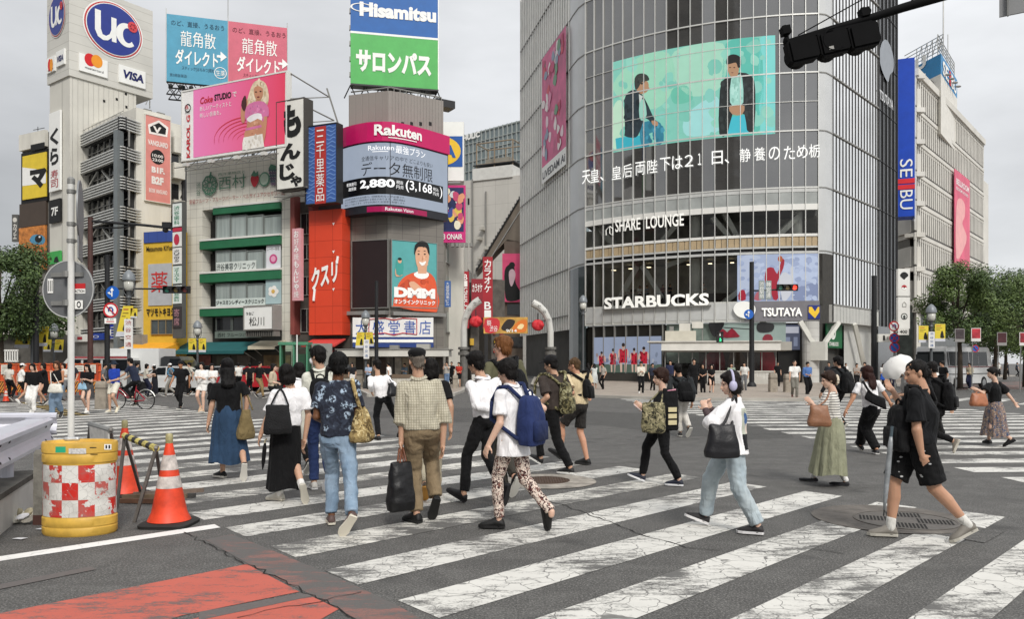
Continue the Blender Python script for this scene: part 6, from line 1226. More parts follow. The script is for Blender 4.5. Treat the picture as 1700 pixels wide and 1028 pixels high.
lamp(1546,505,640,42,"street lamp in front of the round trees and minibus",[(1525,541,1541,569,0),(1552,538,1569,567,0)],(1541,551,1551,578,"before the minibus"))
BL_={(214,0):"tilted yellow street banner by the blue turn sign",(214,1):"short yellow banner on the far arm of the big lamp",(53,0):"largest yellow banner, next to the tree above the fence",(53,1):"yellow banner between the tree lamp and the white sign post",(90,0):"small yellow banner hung lower, nearer the tree lamp",(90,1):"small yellow banner almost touching the white sign post",(328,0):"yellow banner over the teal awning, nearer the slatted building",(328,1):"yellow banner over the teal awning, nearer the eel sign",(607,0):"yellow banner overlapping the edge of the bookshop sign",(607,1):"yellow banner over the characters of the bookshop sign",(1546,0):"yellow banner nearer the glass building, above the minibus",(1546,1):"yellow banner nearer the trees, above the minibus"}
for s,px,i in BAN:s['label']=BL_[(px,i)]; s['group']="yellow street banners on lamp posts"
def pole(name,label,cat,px,ytop,Y,r0=.09,mat=POLE):
 b=P(px,0,Y); b.z=0; r=thing(name,label,cat,b); m=MB(); t=P(px,ytop,Y); m.tube(b,t,r0,r0*.85,12,mat); m.lathe(b,[(r0*1.8,0),(r0*1.8,.25),(r0*1.1,.4)],mat,12); m.lathe(t,[(r0*.9,-.02),(r0*.9,.04),(.02,.06)],mat,10); m.build("post",r,auto=40); return r
def heads(name,label,cat,Y,x0,y0,x1,y1,lit=None,arm=None,n=3,back=False,grp=None):
 """horizontal three-lens signal"""
 k=Y/F; f=Fr(P(x0,y1,Y),((x1-x0)*k,0,(y0*0)+0) if False else V((1,0,0)),(0,0,1)); w,h=(x1-x0)*k,(y1-y0)*k; r=thing(name,label,cat,f.p(w/2,0),grp); m=MB(); m.box(f,0,0,-.12,w,h,.0,POLE); m.build("housing",r)
 for i in range(n):
  cx=w*(i+.5)/n; c=('#1f6a58','#6a5a2a','#6a2622')[i]; on=lit==i; m=MB(); m.disc(f,cx,h/2,h*.36,h*.36,.012,M('#ff4a3a',em=1.5) if on else M(c,.3,var=.3,coat=.5),18); m.build("lens",r)
  m=MB(); nn=16; m.loft([[f.p(cx+h*.42*cos(t),h/2+h*.42*sin(t),c_) for t in[R(-20)+R(220)*j/nn for j in range(nn+1)]] for c_ in(.0,.2)],POLE,False,False); m.build("visor",r)
 if arm:m=MB(); m.path([P(x,y,Y+.05) for x,y in arm],.04,POLE,8); m.build("arm",r)
def ped(label,Y,x0,y0,x1,y1,arm=None):
 k=Y/F; f=Fr(P(x0,y1,Y),(1,0,0),(0,0,1)); w,h=(x1-x0)*k,(y1-y0)*k; r=thing("pedestrian_signal",label,"signal",f.p(w/2,0)); m=MB(); m.box(f,0,0,-.2,w,h,0,POLE); m.build("housing",r); g=M('#2fe08a',em=1.6)
 m=MB(); m.disc(f,w/2,h*.38,w*.09,w*.09,.01,g,12); m.poly(f,[(w*.3,h*.08),(w*.45,h*.2),(w*.35,h*.3),(w*.6,h*.33),(w*.7,h*.22),(w*.58,h*.2),(w*.68,h*.06),(w*.5,h*.14)],.01,g); m.build("walking_figure",r); m=MB(); m.quad(f,w*.15,h*.55,w*.85,h*.92,.01,M('#3a3230',.3)); m.box(f,0,h*.93,0,w,h*.98,.12,POLE); m.quad(f,w*.42,h*.6,w*.5,h*.86,.012,M('#e9efe9',em=.8)); m.build("top_lens",r)
 if arm:m=MB(); m.path([P(x,y,Y+.08) for x,y in arm],.03,POLE,6); m.build("arm",r)
r=pole("signal_pole","rust brown pole with long camera arms behind the round sign","pole",150,362,40,.14,M('#4a2f2a',.6,var=.3,sc=4)); m=MB(); m.path([P(x,y,40) for x,y in((150,367),(190,370),(240,374),(286,379))],.07,POLE,7); m.path([P(x,y,40) for x,y in((150,379),(200,378),(225,374))],.04,POLE,6); m.build("arm",r); m=MB(); f=Fr(P(270,379,40),(1,0,0),(0,0,1)); m.box(f,0,0,-.1,.4,.3,.1,POLE); m.ell(f.p(.1,-.08,-.1),(.14,0,0),(0,.2,0),(0,0,.12),POLE,10,7); m.build("camera",r)
def round_sign(label,Y,x,y,rr,kind,pole_off=None):
 f=Fac(x-rr,Y,x+rr,Y); r=thing("road_sign",label,"road sign",P(x,y+rr,Y)); m=MB(); a,z=f.len/2,f.z(x,y); R_=rr*Y/F; B_,RD_=M('#1f5fb8',.4),M('#c62a30',.4); m.disc(f,a,z,R_,R_,.0,GALV); m.disc(f,a,z,R_,R_,.012,WHT if kind in 'un' else B_,32); m.build("plate",r); m=MB()
 if kind=='a':m.path([f.p(a-R_*.05,z-R_*.6,.03),f.p(a-R_*.05,z+R_*.4,.03)],R_*.1,WHT,4); m.poly(f,[(a-R_*.35,z+R_*.3),(a-R_*.05,z+R_*.75),(a+R_*.25,z+R_*.3)],.035,WHT); m.path([f.p(a-R_*.05,z-R_*.3,.03),f.p(a-R_*.45,z-R_*.1,.03)],R_*.09,WHT,4); m.poly(f,[(a-R_*.35,z+R_*.12),(a-R_*.75,z-R_*.02),(a-R_*.4,z-R_*.3)],.035,WHT)
 elif kind=='u':m.ring(f,a,z,R_*.78,R_,.02,RD_); m.path([f.p(a+R_*q,z+R_*s,.03) for q,s in((.3,-.5),(.3,.1),(.15,.35),(-.1,.35),(-.25,.1),(-.25,-.15))],R_*.1,M('#243f8f'),4); m.path([f.p(a-R_*.55,z+R_*.55,.04),f.p(a+R_*.55,z-R_*.55,.04)],R_*.08,RD_,4)
 else:m.ring(f,a,z,R_*.8,R_,.02,RD_); m.path([f.p(a-R_*.55,z+R_*.55,.03),f.p(a+R_*.55,z-R_*.55,.03)],R_*.09,RD_,4); kind=='x' and m.path([f.p(a+R_*.55,z+R_*.55,.03),f.p(a-R_*.55,z-R_*.55,.03)],R_*.09,RD_,4)
 m.build("symbol",r)
r=pole("signal_pole","dark pole carrying a blue turn sign above a red ringed sign","pole",178,425,38,.13); round_sign("round blue sign with white ahead and turn arrows",37.8,187,486,11,'a'); round_sign("round white no U-turn sign with red ring below the blue arrows",37.8,184,515,12.5,'u'); f=Fac(174,37.8,194,37.8); s=sign("notice_plate","white plate with a red arrow under the no U-turn sign","sign",f,174,528.5,193,537.5,WHT,0,.03); m=MB(); bx(m,f,177,533.5,190,535,.03,.035,M('#c62a30')); ft(m,f,"8-20",178,529.5,189,532,BLK,0,.035); m.build("lettering",s)
r=pole("signal_pole","dark pole rising between the tree and the white sign post","pole",60,437,42,.15); m=MB(); m.path([P(x,y,42) for x,y in((60,505),(30,507),(5,510))],.03,POLE,6); m.build("arm",r)
ped("lit green pedestrian signal at the edge by the tree",42,-6,517,9,552)
heads("traffic_signal","horizontal three lens traffic signal hanging before the white banded building","signal",38,270,475,315,487,None,((178,479),(270,480)))
r=pole("signal_pole","tall dark pole in front of the bookshop corner tower","pole",625,468,46,.12)
r=pole("signal_pole","tall black pole before the rental shop fascia","pole",1248,436,50,.16); m=MB(); m.path([P(1250,483,50),P(1292,481,50)],.05,POLE,7); m.build("arm",r); m=MB(); f=Fac(1260,49.8,1281,49.8); m.box(f,0,f.z(1260,497),-.05,.34,f.z(1260,466),0,M('#8f9a98',.5)); m.box(f,.42,f.z(1260,497),-.05,.78,f.z(1260,466),0,M('#8f9a98',.5)); ft(m,f,"渋谷駅前",1261,468,1268,495,WHT,0,.02,True); ft(m,f,"神宮通",1272,468,1279,495,WHT,0,.02,True); m.build("name_plate",r)
round_sign("round blue arrow sign over the white bubble emblem",49.7,1243,522,8,'a'); heads("traffic_signal","horizontal traffic signal showing red before the ball game screen","signal",49.8,1290,472,1325,483,2,None); ped("lit green pedestrian signal above the kiosk roof",49.8,1190.5,551,1201,569,((1201,544),(1248,547)))
r=pole("signal_pole","tall black pole at the dark end of the glass building","pole",1451,459,52,.19)
r=pole("sign_post","grey post with three stacked round signs by the glass corner","pole",1485,532,50,.08,GALV)
round_sign("round no U-turn sign, topmost of the three on the grey post",49.9,1484,542,8.6,'u'); round_sign("round blue no stopping sign crossed in red, middle of the three",49.9,1484.5,561.5,8.4,'x'); round_sign("round blue no parking sign, lowest of the three on the grey post",49.9,1485,577,8.6,'p'); round_sign("round blue no parking sign hanging under the trees",46,1619,579,6,'p')
for x,y,w,c1,lab in((1585,546,16,'#4a3f42',"dark picture banner under the trees, nearer the minibus"),(1612,545,16,'#b0303c',"red and white banner under the trees"),(1655,552,16,'#4b2328',"dark red banner in the tree shade"),(1692,552,14,'#9c2c36',"red banner by the picture edge under the trees")):
 f=Fac(x,44,x+w,44); s=sign("street_banner",lab,"banner",f,x,y,x+w,y+22,M('#8d8a88' if c1[1]<'6' else '#d9d6d2'),0,.03); m=MB(); bx(m,f,x+1,y+1,x+w-1,y+17,.03,.035,M(c1,.6,var=.5,sc=3)); m.build("print",s); m=MB(); m.tube(V((f.p(.1,0).x,44.1,0)),f.p(.1,f.z(x,y)),.028,.028,6,GALV); m.build("post",s)
def overhead():
 Y=10.0; r=thing("overhead_signal","black overhead traffic signal seen from behind on its slanting arm","signal",P(1385,100,Y)); BK=M((.004,.004,.0045),.75,var=.3,sc=6,ior=1.2)
 pt= lambda x,y,d=0.0:P(x,y,Y+d)
 m=MB(); m.path([pt(x,y) for x,y in((1302,72),(1380,48),(1450,28),(1500,12),(1700,-46))],.052,BK,14,[.04,.045,.05,.055,.07]); m.build("arm",r,smooth=True)
 u=(pt(1452,66)-pt(1312,98)).normalized(); v=u.cross(V((0,-1,0))).normalized(); v=v if v.z>0 else-v; f=Fr(pt(1309,111),u,v,V((0,-1,0))); L_=(pt(1457,66)-pt(1309,111)).length
 m=MB(); hh=.30
 for i in range(3):
  a0=L_*i/3+.006; a1=L_*(i+1)/3-.006; pts=[(a0,.04),(a0+.03,0),(a1-.05,0),(a1,.06),(a1,hh-.03),(a1-.03,hh),(a0+.03,hh),(a0,hh-.03)]; m.prism(f,pts,-.05,.1,BK); m.prism(f,[(a0+.03,.03),(a1-.03,.03),(a1-.03,hh-.03),(a0+.03,hh-.03)],.1,.125,BK)
  m.lathe(f.p((a0+a1)/2,hh/2,-.05),[(.14,0),(.145,-.16)],BK,18,u,v,-f.n*-1 if False else f.n)
 m.box(f,.04,hh,-.03,L_-.04,hh+.03,.05,BK); m.build("housing",r)
 m=MB()
 for a in(.06,L_-.1):m.tube(f.p(a,hh-.02,.0),f.p(a,hh+.22,.0),.03,.03,8,BK); m.box(f,a-.05,hh+.1,-.06,a+.05,hh+.2,.07,BK)
 for x,y in((1442,24),(1514,10),(1304,72)):m.ell(pt(x,y-5),(.03,0,0),(0,.05,0),(0,0,.045),BK,8,6)
 m.build("bracket",r); m=MB(); m.path([pt(1325,58,-.02),pt(1420,5,-.02),pt(1440,-6,-.02)],.008,BK,5); c0=f.p(L_*.5,hh*.6,.12); m.path([c0+u*(.14*cos(t))+v*(.14*sin(t)) for t in[R(80+25*i) for i in range(10)]],.012,BK,6); m.build("cable",r); m=MB(); m.box(f,L_*.42,.06,.126,L_*.47,.1,.13,STEEL); m.build("data_plate",r)
 q=Fac(1659,9.5,1720,9.3); s=sign("direction_sign_back","grey corner of an overhead sign at the top edge","road sign",q,1659,-60,1720,29,M('#9a9b9c',.5,.2),0,.03); m=MB(); bx(m,q,1672,-60,1674.5,29,.03,.07,GALV); m.build("rib",s)
overhead()
# ---- vehicles
def wheel(r,c,rad,w,side):
 m=MB(); ax=V(side); x=V((0,0,1)); y=ax.cross(x); m.lathe(V(c),[(rad*.6,0),(rad*.92,.0),(rad,w*.15),(rad,w*.85),(rad*.92,w),(rad*.6,w)],M('#1b1b1c',.8),20,x,y,ax); t=m.build("wheel",r,auto=40); m=MB(); m.lathe(V(c),[(rad*.2,-.01),(rad*.6,.0),(rad*.6,w*.5),(.01,w*.5)],M('#9c9ea0',.35,.6),18,x,y,ax); m.build("rim",t,auto=40)
def vehicle(name,label,cat,px,Y,ang,L,Wd,prof,wins,col,wh=.33,wheels=(.18,.8),lights=True,grp=None,stripe=None):
 """body lofted across its width from a side profile (x, z); wins = side window polygons; ang = heading in degrees from +X"""
 b=P(px,0,Y); b.z=0; r=thing(name,label,cat,b,grp); u=V((cos(R(ang)),sin(R(ang)),0)); n=V((-u.y,u.x,0)); f= lambda x,z,s:b+u*(x*L-L/2)+n*(s*Wd/2)+V((0,0,z))
 zmx=max(z for _,z in prof); BD=M(col,.3,.1,var=.05,coat=.6); m=MB()
 m.loft([[f(x+(.5-x)*.03*(e>.9),z,s*(1-(.14 if z>zmx*.55 else 0)*max(0,(z-zmx*.55)/(zmx*.45)))) for x,z in prof] for s,e in((-.97,1),(-1,0),(1,0),(.97,1))],BD); m.build("body",r,auto=35)
 GLS=M((.012,.014,.016),.18,ior=1.3,var=.3)
 for s in(-1,1):
  for w in wins:
   m=MB(); pts=[f(x,z,s*(1.008-.14*max(0,(z-zmx*.55)/(zmx*.45)))) for x,z in w]; m.add(pts,[tuple(range(len(pts)))],GLS); m.build("side_window",r)
  for x in wheels:wheel(r,f(x,wh,s*(.78 if s>0 else 1.0)),wh,Wd*.11,n)
 fr= lambda x,z0,z1,y0,y1,c,nm:MB().box(Fr(f(x,0,0),n*(-1 if x>.5 else 1),(0,0,1)),y0,z0,-.02,y1,z1,.03,c).build(nm,r)
 top=[p for p in prof if p[1]>zmx*.9]; x1=max(p[0] for p in top); x0=min(p[0] for p in top); m=MB()
 for xa,xb,za,zb in((x1+.004,max(p[0] for p in prof if zmx*.5<p[1]<zmx*.75)-.004 if any(zmx*.5<p[1]<zmx*.75 for p in prof) else x1,zmx*.93,zmx*.62),):
  m.add([f(xa+.006,za,-.82),f(xa+.006,za,.82),f(xb+.006,zb,.9),f(xb+.006,zb,-.9)],[(0,1,2,3)],GLS); m.build("windscreen",r)
 m=MB(); xr=min(p[0] for p in prof); m.add([f(xr-.004+(x0-xr)*.5,zmx*.88,-.8),f(xr-.004+(x0-xr)*.5,zmx*.88,.8),f(xr-.004,zmx*.6,.85),f(xr-.004,zmx*.6,-.85)],[(0,1,2,3)],GLS); m.build("rear_window",r)
 if lights:
  for s in(-1,1):fr(1.0,.5,.68,s*Wd*.36-.14,s*Wd*.36+.14,M('#e9e9e4',.2,coat=.8),"headlight"); fr(.0,.55,.8,s*Wd*.4-.1,s*Wd*.4+.1,M('#a31f22',.3,coat=.5),"tail_light")
 fr(1.0,.25,.42,-Wd*.42,Wd*.42,M('#3a3a3b',.5),"bumper"); fr(.0,.25,.42,-Wd*.42,Wd*.42,M('#b9babb',.5),"bumper"); fr(1.0,.3,.4,-.17,.17,WHT,"number_plate"); fr(.0,.45,.58,-.17,.17,WHT,"number_plate")
 if stripe:
  for s in(-1,1):m=MB(); m.add([f(x,z,s*1.012) for x,z in stripe],[tuple(range(len(stripe)))],M('#9c2630',.4)); m.build("red_stripe",r)
 return r,f
CAR=[(0,.28),(0,.8),(.03,.92),(.15,1.0),(.26,1.38),(.38,1.46),(.58,1.44),(.74,1.0),(.95,.85),(1,.7),(1,.28)]; CW=[[(.2,1.02),(.28,1.34),(.45,1.38),(.45,.98)],[(.47,.98),(.47,1.38),(.58,1.36),(.7,.98)]]
VAN=[(0,.3),(0,1.0),(.02,1.9),(.06,2.0),(.72,2.0),(.8,1.9),(.93,1.15),(1,.95),(1,.3)]; VW=[[(.06,1.2),(.06,1.8),(.36,1.8),(.36,1.2)],[(.39,1.2),(.39,1.8),(.6,1.8),(.6,1.2)],[(.63,1.2),(.63,1.8),(.77,1.8),(.86,1.2)]]
BUS=[(0,.35),(0,1.2),(.01,2.4),(.03,2.62),(.93,2.62),(.96,2.5),(.99,1.4),(1,1.2),(1,.35)]; BW=[[(.05,1.45),(.05,2.3),(.88,2.3),(.88,1.45)]]
vehicle("minivan","white minivan with a red roof line parked behind the dark pole","van",165,45,178,4.6,1.75,VAN,VW,'#d9d9d6',stripe=[(.05,1.88),(.05,1.97),(.72,1.97),(.72,1.88)])
r,f=vehicle("box_truck","white box truck parked in front of the yellow drugstore","truck",262,46,-4,5.2,1.9,[(.62,.4),(.62,1.9),(.66,2.0),(.82,2.0),(.92,1.3),(1,1.15),(1,.4)],[[(.72,1.25),(.72,1.85),(.83,1.85),(.9,1.25)]],'#3a3c3e',.38,(.14,.82)); m=MB(); c=[f(x,z,s) for s in(-1.02,1.02) for x,z in((0,.75),(.61,.75),(.61,2.45),(0,2.45))]; m.add(c,[(3,2,1,0),(4,5,6,7),(0,1,5,4),(1,2,6,5),(2,3,7,6),(3,0,4,7)],M('#d5d6d4',.45,var=.06)); m.box(Fr(f(.01,.5,-.6),(f(.6,.5,-.6)-f(.01,.5,-.6)).normalized(),(0,0,1)),0,0,-1,3,.24,0,DMET); m.build("cargo_box",r)
vehicle("parked_car","white car beside the pavement behind the walkers in white caps","car",283,44,176,4.0,1.65,CAR,CW,'#d8d9d8',.31)
vehicle("parked_car","black car parked before the fruit parlour awning","car",335,46.3,172,4.2,1.7,CAR,CW,'#1c1d1f',.31); vehicle("parked_car","silver car parked next to the black car under the teal awning","car",376,46,170,4.2,1.7,CAR,CW,'#aeb0b0',.31)
vehicle("parked_car","bright red car waiting in front of the shop fronts","car",425,45,184,4.3,1.75,CAR,CW,'#a51b25',.33)
r,f=vehicle("minibus","silver and white minibus seen from behind under the street trees","bus",1584,50,36,6.0,2.0,BUS,BW,'#c9cac9',.38,(.2,.8),False)
for s in(-1,1):
 m=MB(); m.box(Fr(f(-.004,.95,s*.8),V((f(0,0,1)-f(0,0,-1))).normalized(),(0,0,1)),-.18,0,-.06,.18,.28,.06,M('#a82226',.3,coat=.5)); m.build("tail_light",r)
m=MB(); q=Fr(f(-.008,0,0),(f(0,0,1)-f(0,0,-1)).normalized(),(0,0,1)); m.box(q,-.012,.6,-.03,.012,2.2,.03,DMET); m.box(q,-.85,1.44,-.015,-.08,2.15,.028,M((.02,.024,.026),.06)); m.box(q,.08,1.44,-.015,.85,2.15,.028,M((.02,.024,.026),.06)); m.build("rear_doors",r)
for s in(-1,1):
 for z in(.95,1.38):m=MB(); m.tube(f(.02,z,s*1.0),f(.98,z,s*1.0),.02,.02,5,DMET if z<1 else M('#8f2a30')); m.build("side_trim",r)
 for x in(.05,.26,.47,.68,.88):m=MB(); m.tube(f(x,1.4,s*.99),f(x,2.33,s*.9),.025,.025,5,M('#b9babb')); m.build("window_pillar",r)
 m=MB(); m.box(Fr(f(.97,1.7,s*1.1),V((1,0,0)),(0,0,1)),-.06,-.15,-.03,.06,.15,.03,BLK); m.build("wing_mirror",r)
# ---- orange fence with posters, bollards, phone booth
def fence():
 r=thing("site_fence","orange site fence with striped lower boards and paper notices","fence",P(60,640,37)); O=M('#c8532a',.6,var=.2,sc=2); f=Fac(-60,36.5,168,37.5); m=MB()
 bx(m,f,-60,604,168,633,-.05,0,O); m.build("mesh_panel",r); m=MB()
 for i in range(24):x=-60+i*9.6; m.box(f,f.t(x),.12,-.08,f.t(x)+.07,f.z(x,603),.06,M('#a8452a',.6))
 for y in(604,616,632):bx(m,f,-60,y,168,y+1.6,-.06,.05,M('#d8703a',.6))
 m.build("frame",r); m=MB(); bx(m,f,-60,634,168,652,-.04,.02,M('#2b2622',.6))
 for i in range(58):x=-60+i*4; a=f.t(x); z0,z1=f.z(0,652),f.z(0,634); m.poly(f,[(a,z0),(a+.06,z0),(a+.32,z1),(a+.26,z1)],.025,M('#d08a3a',.6))
 m.build("striped_board",r)
 for x,y,w,h in((3,606,15,16),(126,607,14,10),(151,606,9,14)):m=MB(); bx(m,f,x,y,x+w,y+h,.07,.08,M('#d8d4c8')); m.build("notice",r); m=MB(); [bx(m,f,x+2,y+2+i*2.4,x+w-2,y+3+i*2.4,.082,.084,M('#8f8a80')) for i in range(int(h/2.6))]; m.build("notice_print",r)
fence()
for px,yb,h,w,lab in((170,679,.98,.2,"thick square stone bollard by the bicycle"),(596,647,1.2,.24,"stone bollard below the yellow banner of the bookshop"),(756,648,.9,.16,"slim stone bollard at the mouth of the narrow street"),(1283,655,1.1,.2,"stone bollard at the kiosk end nearest the entrance"),(1308,655,1.05,.2,"stone bollard before the dark shop entrance")):
 b=G(px,yb); r=thing("bollard",lab,"bollard",b,"stone bollards at the kerb"); m=MB(); m.loft([[b+V((x*w*s,y*w*s,z)) for x,y in((-1,-.8),(-.8,-1),(.8,-1),(1,-.8),(1,.8),(.8,1),(-.8,1),(-1,.8))] for s,z in((1,0),(.94,h*.9),(.8,h))],M('#9a9184',.85,var=.25,sc=6,bump=.3)); m.build("shaft",r); m=MB(); m.loft([[b+V((x*w*.97,y*w*.97,z)) for x,y in((-1,-.8),(-.8,-1),(.8,-1),(1,-.8),(1,.8),(.8,1),(-.8,1),(-1,.8))] for z in(h*.72,h*.78)],M('#6f675c',.8)); m.build("groove",r)
def booth():
 f=Fac(462,46.5,546,46.5); r=thing("phone_booth","green framed glass booth in front of the red pillars","booth",f.p(1,0)); GN=M('#4f8a6c',.45); m=MB()
 for x in(464,486,508,522):m.box(f,f.t(x),.12,-.9,f.t(x)+.09,f.z(x,572),0,GN)
 bx(m,f,462,568,512,573,-1,.05,GN); bx(m,f,464,632,510,640,-.9,0,GN); m.build("frame",r); m=MB(); m.quad(f,.1,.4,f.t(508),f.z(464,573),-.4,see_glass("booth_glass",(.55,.72,.62),1.5)); m.build("pane",r); m=MB(); bx(m,f,488,588,503,612,-.7,-.5,M('#7aa58c')); m.build("telephone",r); m=MB(); bx(m,f,512,570,546,640,-.9,-.75,M('#8d8c88',.4)); m.build("side_panel",r)
 r=pole("sign_post","thin white post standing beside the green booth","pole",493,558,44,.05,POLEW)
booth()
# ---- bicycle
def bicycle(c,ang,label,col,grp=None):
 r=thing("bicycle",label,"bicycle",V((c.x,c.y,0)),grp); u=V((cos(R(ang)),sin(R(ang)),0)); n=V((-u.y,u.x,0)); p= lambda x,z,s=0.0:V((c.x,c.y,c.z))+u*x+n*s+V((0,0,z)); FR=M(col,.35,.2,coat=.4); Rr=.33
 for x in(-.55,.55):
  m=MB(); m.path([p(x+Rr*cos(t),Rr+.0+Rr*sin(t)) for t in[2*pi*i/28 for i in range(29)]],.02,M('#1c1c1c',.8),7); w=m.build("wheel",r,smooth=True); m=MB()
  for i in range(14):t=2*pi*i/14; m.tube(p(x,Rr),p(x+Rr*.94*cos(t),Rr+Rr*.94*sin(t)),.004,.004,4,MET)
  m.tube(p(x,Rr,-.05),p(x,Rr,.05),.03,.03,8,MET); m.build("spokes",w); m=MB(); m.path([p(x+(Rr+.04)*cos(t),Rr+(Rr+.04)*sin(t)) for t in[R(20+20*i) for i in range(8)]],.02,MET,5); m.build("mudguard",r)
 m=MB()
 for a,b in(((.55,.33),(.42,.95)),((.46,.75),(-.1,.3)),((.45,.6),(-.08,.28)),((-.1,.28),(-.2,.85)),((-.1,.28),(-.55,.33)),((-.18,.7),(-.55,.33))):m.tube(p(*a),p(*b),.022,.022,8,FR)
 m.build("frame",r); m=MB(); m.path([p(.3,1.06,-.27),p(.42,1.08,-.15),p(.42,1.04,0),p(.42,1.08,.15),p(.3,1.06,.27)],.016,MET,6); m.tube(p(.43,.9),p(.42,1.05),.018,.018,6,MET); m.build("handlebar",r,smooth=True); m=MB(); m.ell(p(-.22,.92),u*.14,n*.09,V((0,0,.04)),BLK); m.tube(p(-.2,.8),p(-.22,.92),.015,.015,6,MET); m.build("saddle",r,smooth=True)
 m=MB(); f=Fr(p(.48,.78,-.17),u,n,V((0,0,1)));
 for z in(0,.12,.24):m.path([f.p(a,b,z) for a,b in((0,0),(.3,0),(.3,.34),(0,.34),(0,0))],.006,MET,4)
 for a,b in((0,0),(.3,0),(.3,.34),(0,.34),(.15,0),(.15,.34),(0,.17),(.3,.17)):m.tube(f.p(a,b,0),f.p(a,b,.24),.005,.005,4,MET)
 m.build("basket",r); m=MB(); m.tube(p(-.1,.28,-.1),p(-.1,.28,.1),.025,.025,8,MET); m.tube(p(-.1,.28,.1),p(.02,.18,.1),.012,.012,5,MET); m.box(Fr(p(.02,.18,.12),u,n,V((0,0,1))),-.05,0,-.01,.05,.08,.01,BLK); m.build("pedals",r); return p
BP=bicycle(G(218,680),172,"red city bicycle ridden across the stripes",'#9c1f30')
bicycle(P(1416,0,50)*1.0-V((0,0,P(1416,0,50).z))+V((0,0,.12)),10,"dark parked bicycle by the green cafe sign",'#26282b')
# ---- trees
LEAF=[M((.10,.155,.04),.55,var=.5,sc=.9),M((.14,.20,.06),.55,var=.4,sc=.9),M((.06,.10,.03),.6,var=.4,sc=.9)]
def tree(label,base,h,cz,rx,rz,n,lsz,seed,dark=0,grp="street trees along the avenue"):
 q=random.Random(seed); r=thing("broadleaf_tree",label,"tree",base,grp); BK=M('#4b4238',.9,var=.3,sc=5,bump=.4); m=MB(); top=base+V((q.uniform(-.2,.2),0,cz))
 m.path([base,base.lerp(top,.4)+V((.05,0,0)),top,top+V((.1,0,rz*.6))],.1,BK,8,[.17,.13,.08,.03])
 cl=[]
 for i in range(38):
  a=q.uniform(0,2*pi); e=q.uniform(-.9,1.0); s=q.uniform(.45,1.12); c=top+V((rx*s*cos(a)*sqrt(max(.1,1-e*e*.7)),rx*s*sin(a)*sqrt(max(.1,1-e*e*.7)),rz*e*.95)); cl.append((c,q.uniform(.22,.46)*rx))
  if i<12:m.path([base.lerp(top,.55+.4*q.random()),c.lerp(top,.35),c],.03,BK,5,[.06,.035,.012])
 m.build("trunk",r,smooth=True); m=MB()
 for i in range(n):
  c,rr=cl[i%len(cl)]; d=V((q.gauss(0,1),q.gauss(0,1),q.gauss(0,1))); d.normalize(); o=c+d*rr*q.random()**.45; nn=(d+V((q.gauss(0,.6),q.gauss(0,.6),q.gauss(.5,.6)))).normalized(); x=nn.orthogonal().normalized(); y=nn.cross(x); t=q.uniform(0,6.28); x,y=x*cos(t)+y*sin(t),y*cos(t)-x*sin(t); s=lsz*q.uniform(.6,1.3)
  m.add([o-x*s,o+y*s*.55,o+x*s,o-y*s*.55],[(0,1,2,3)],LEAF[min(2,max(0,(i%len(cl)+i//7*0+(q.random()<.3))%3))] if not dark else LEAF[2 if q.random()<.75 else 0])
 m.build("crown",r)
tree("round street tree nearest the glass building, over the minibus",P(1594,0,47)*1-V((0,0,P(1594,0,47).z-.12)),7,4.9,1.9,2.2,24000,.07,1)
tree("taller street tree with its crown behind the round one",P(1650,0,57)*1-V((0,0,P(1650,0,57).z-.12)),8,5.2,2.8,2.9,24000,.085,2)
tree("street tree cut by the picture edge beside the avenue",P(1702,0,49)*1-V((0,0,P(1702,0,49).z-.12)),7,4.3,2.4,2.5,20000,.075,3)
tree("low dark tree filling the gap under the avenue crowns",P(1668,0,70)*1-V((0,0,P(1668,0,70).z-.12)),7,4.2,2.6,2.2,10000,.11,6,1)
tree("dark dense tree over the orange fence at the edge",P(2,0,42)*1-V((0,0,P(2,0,42).z)),7,5.3,2.3,2.3,26000,.075,4,1,None)
tree("small dark tree squeezed beside the green poster board",P(66,0,56)*1-V((0,0,P(66,0,56).z)),7,4.6,1.6,1.6,4000,.14,5,1,None)
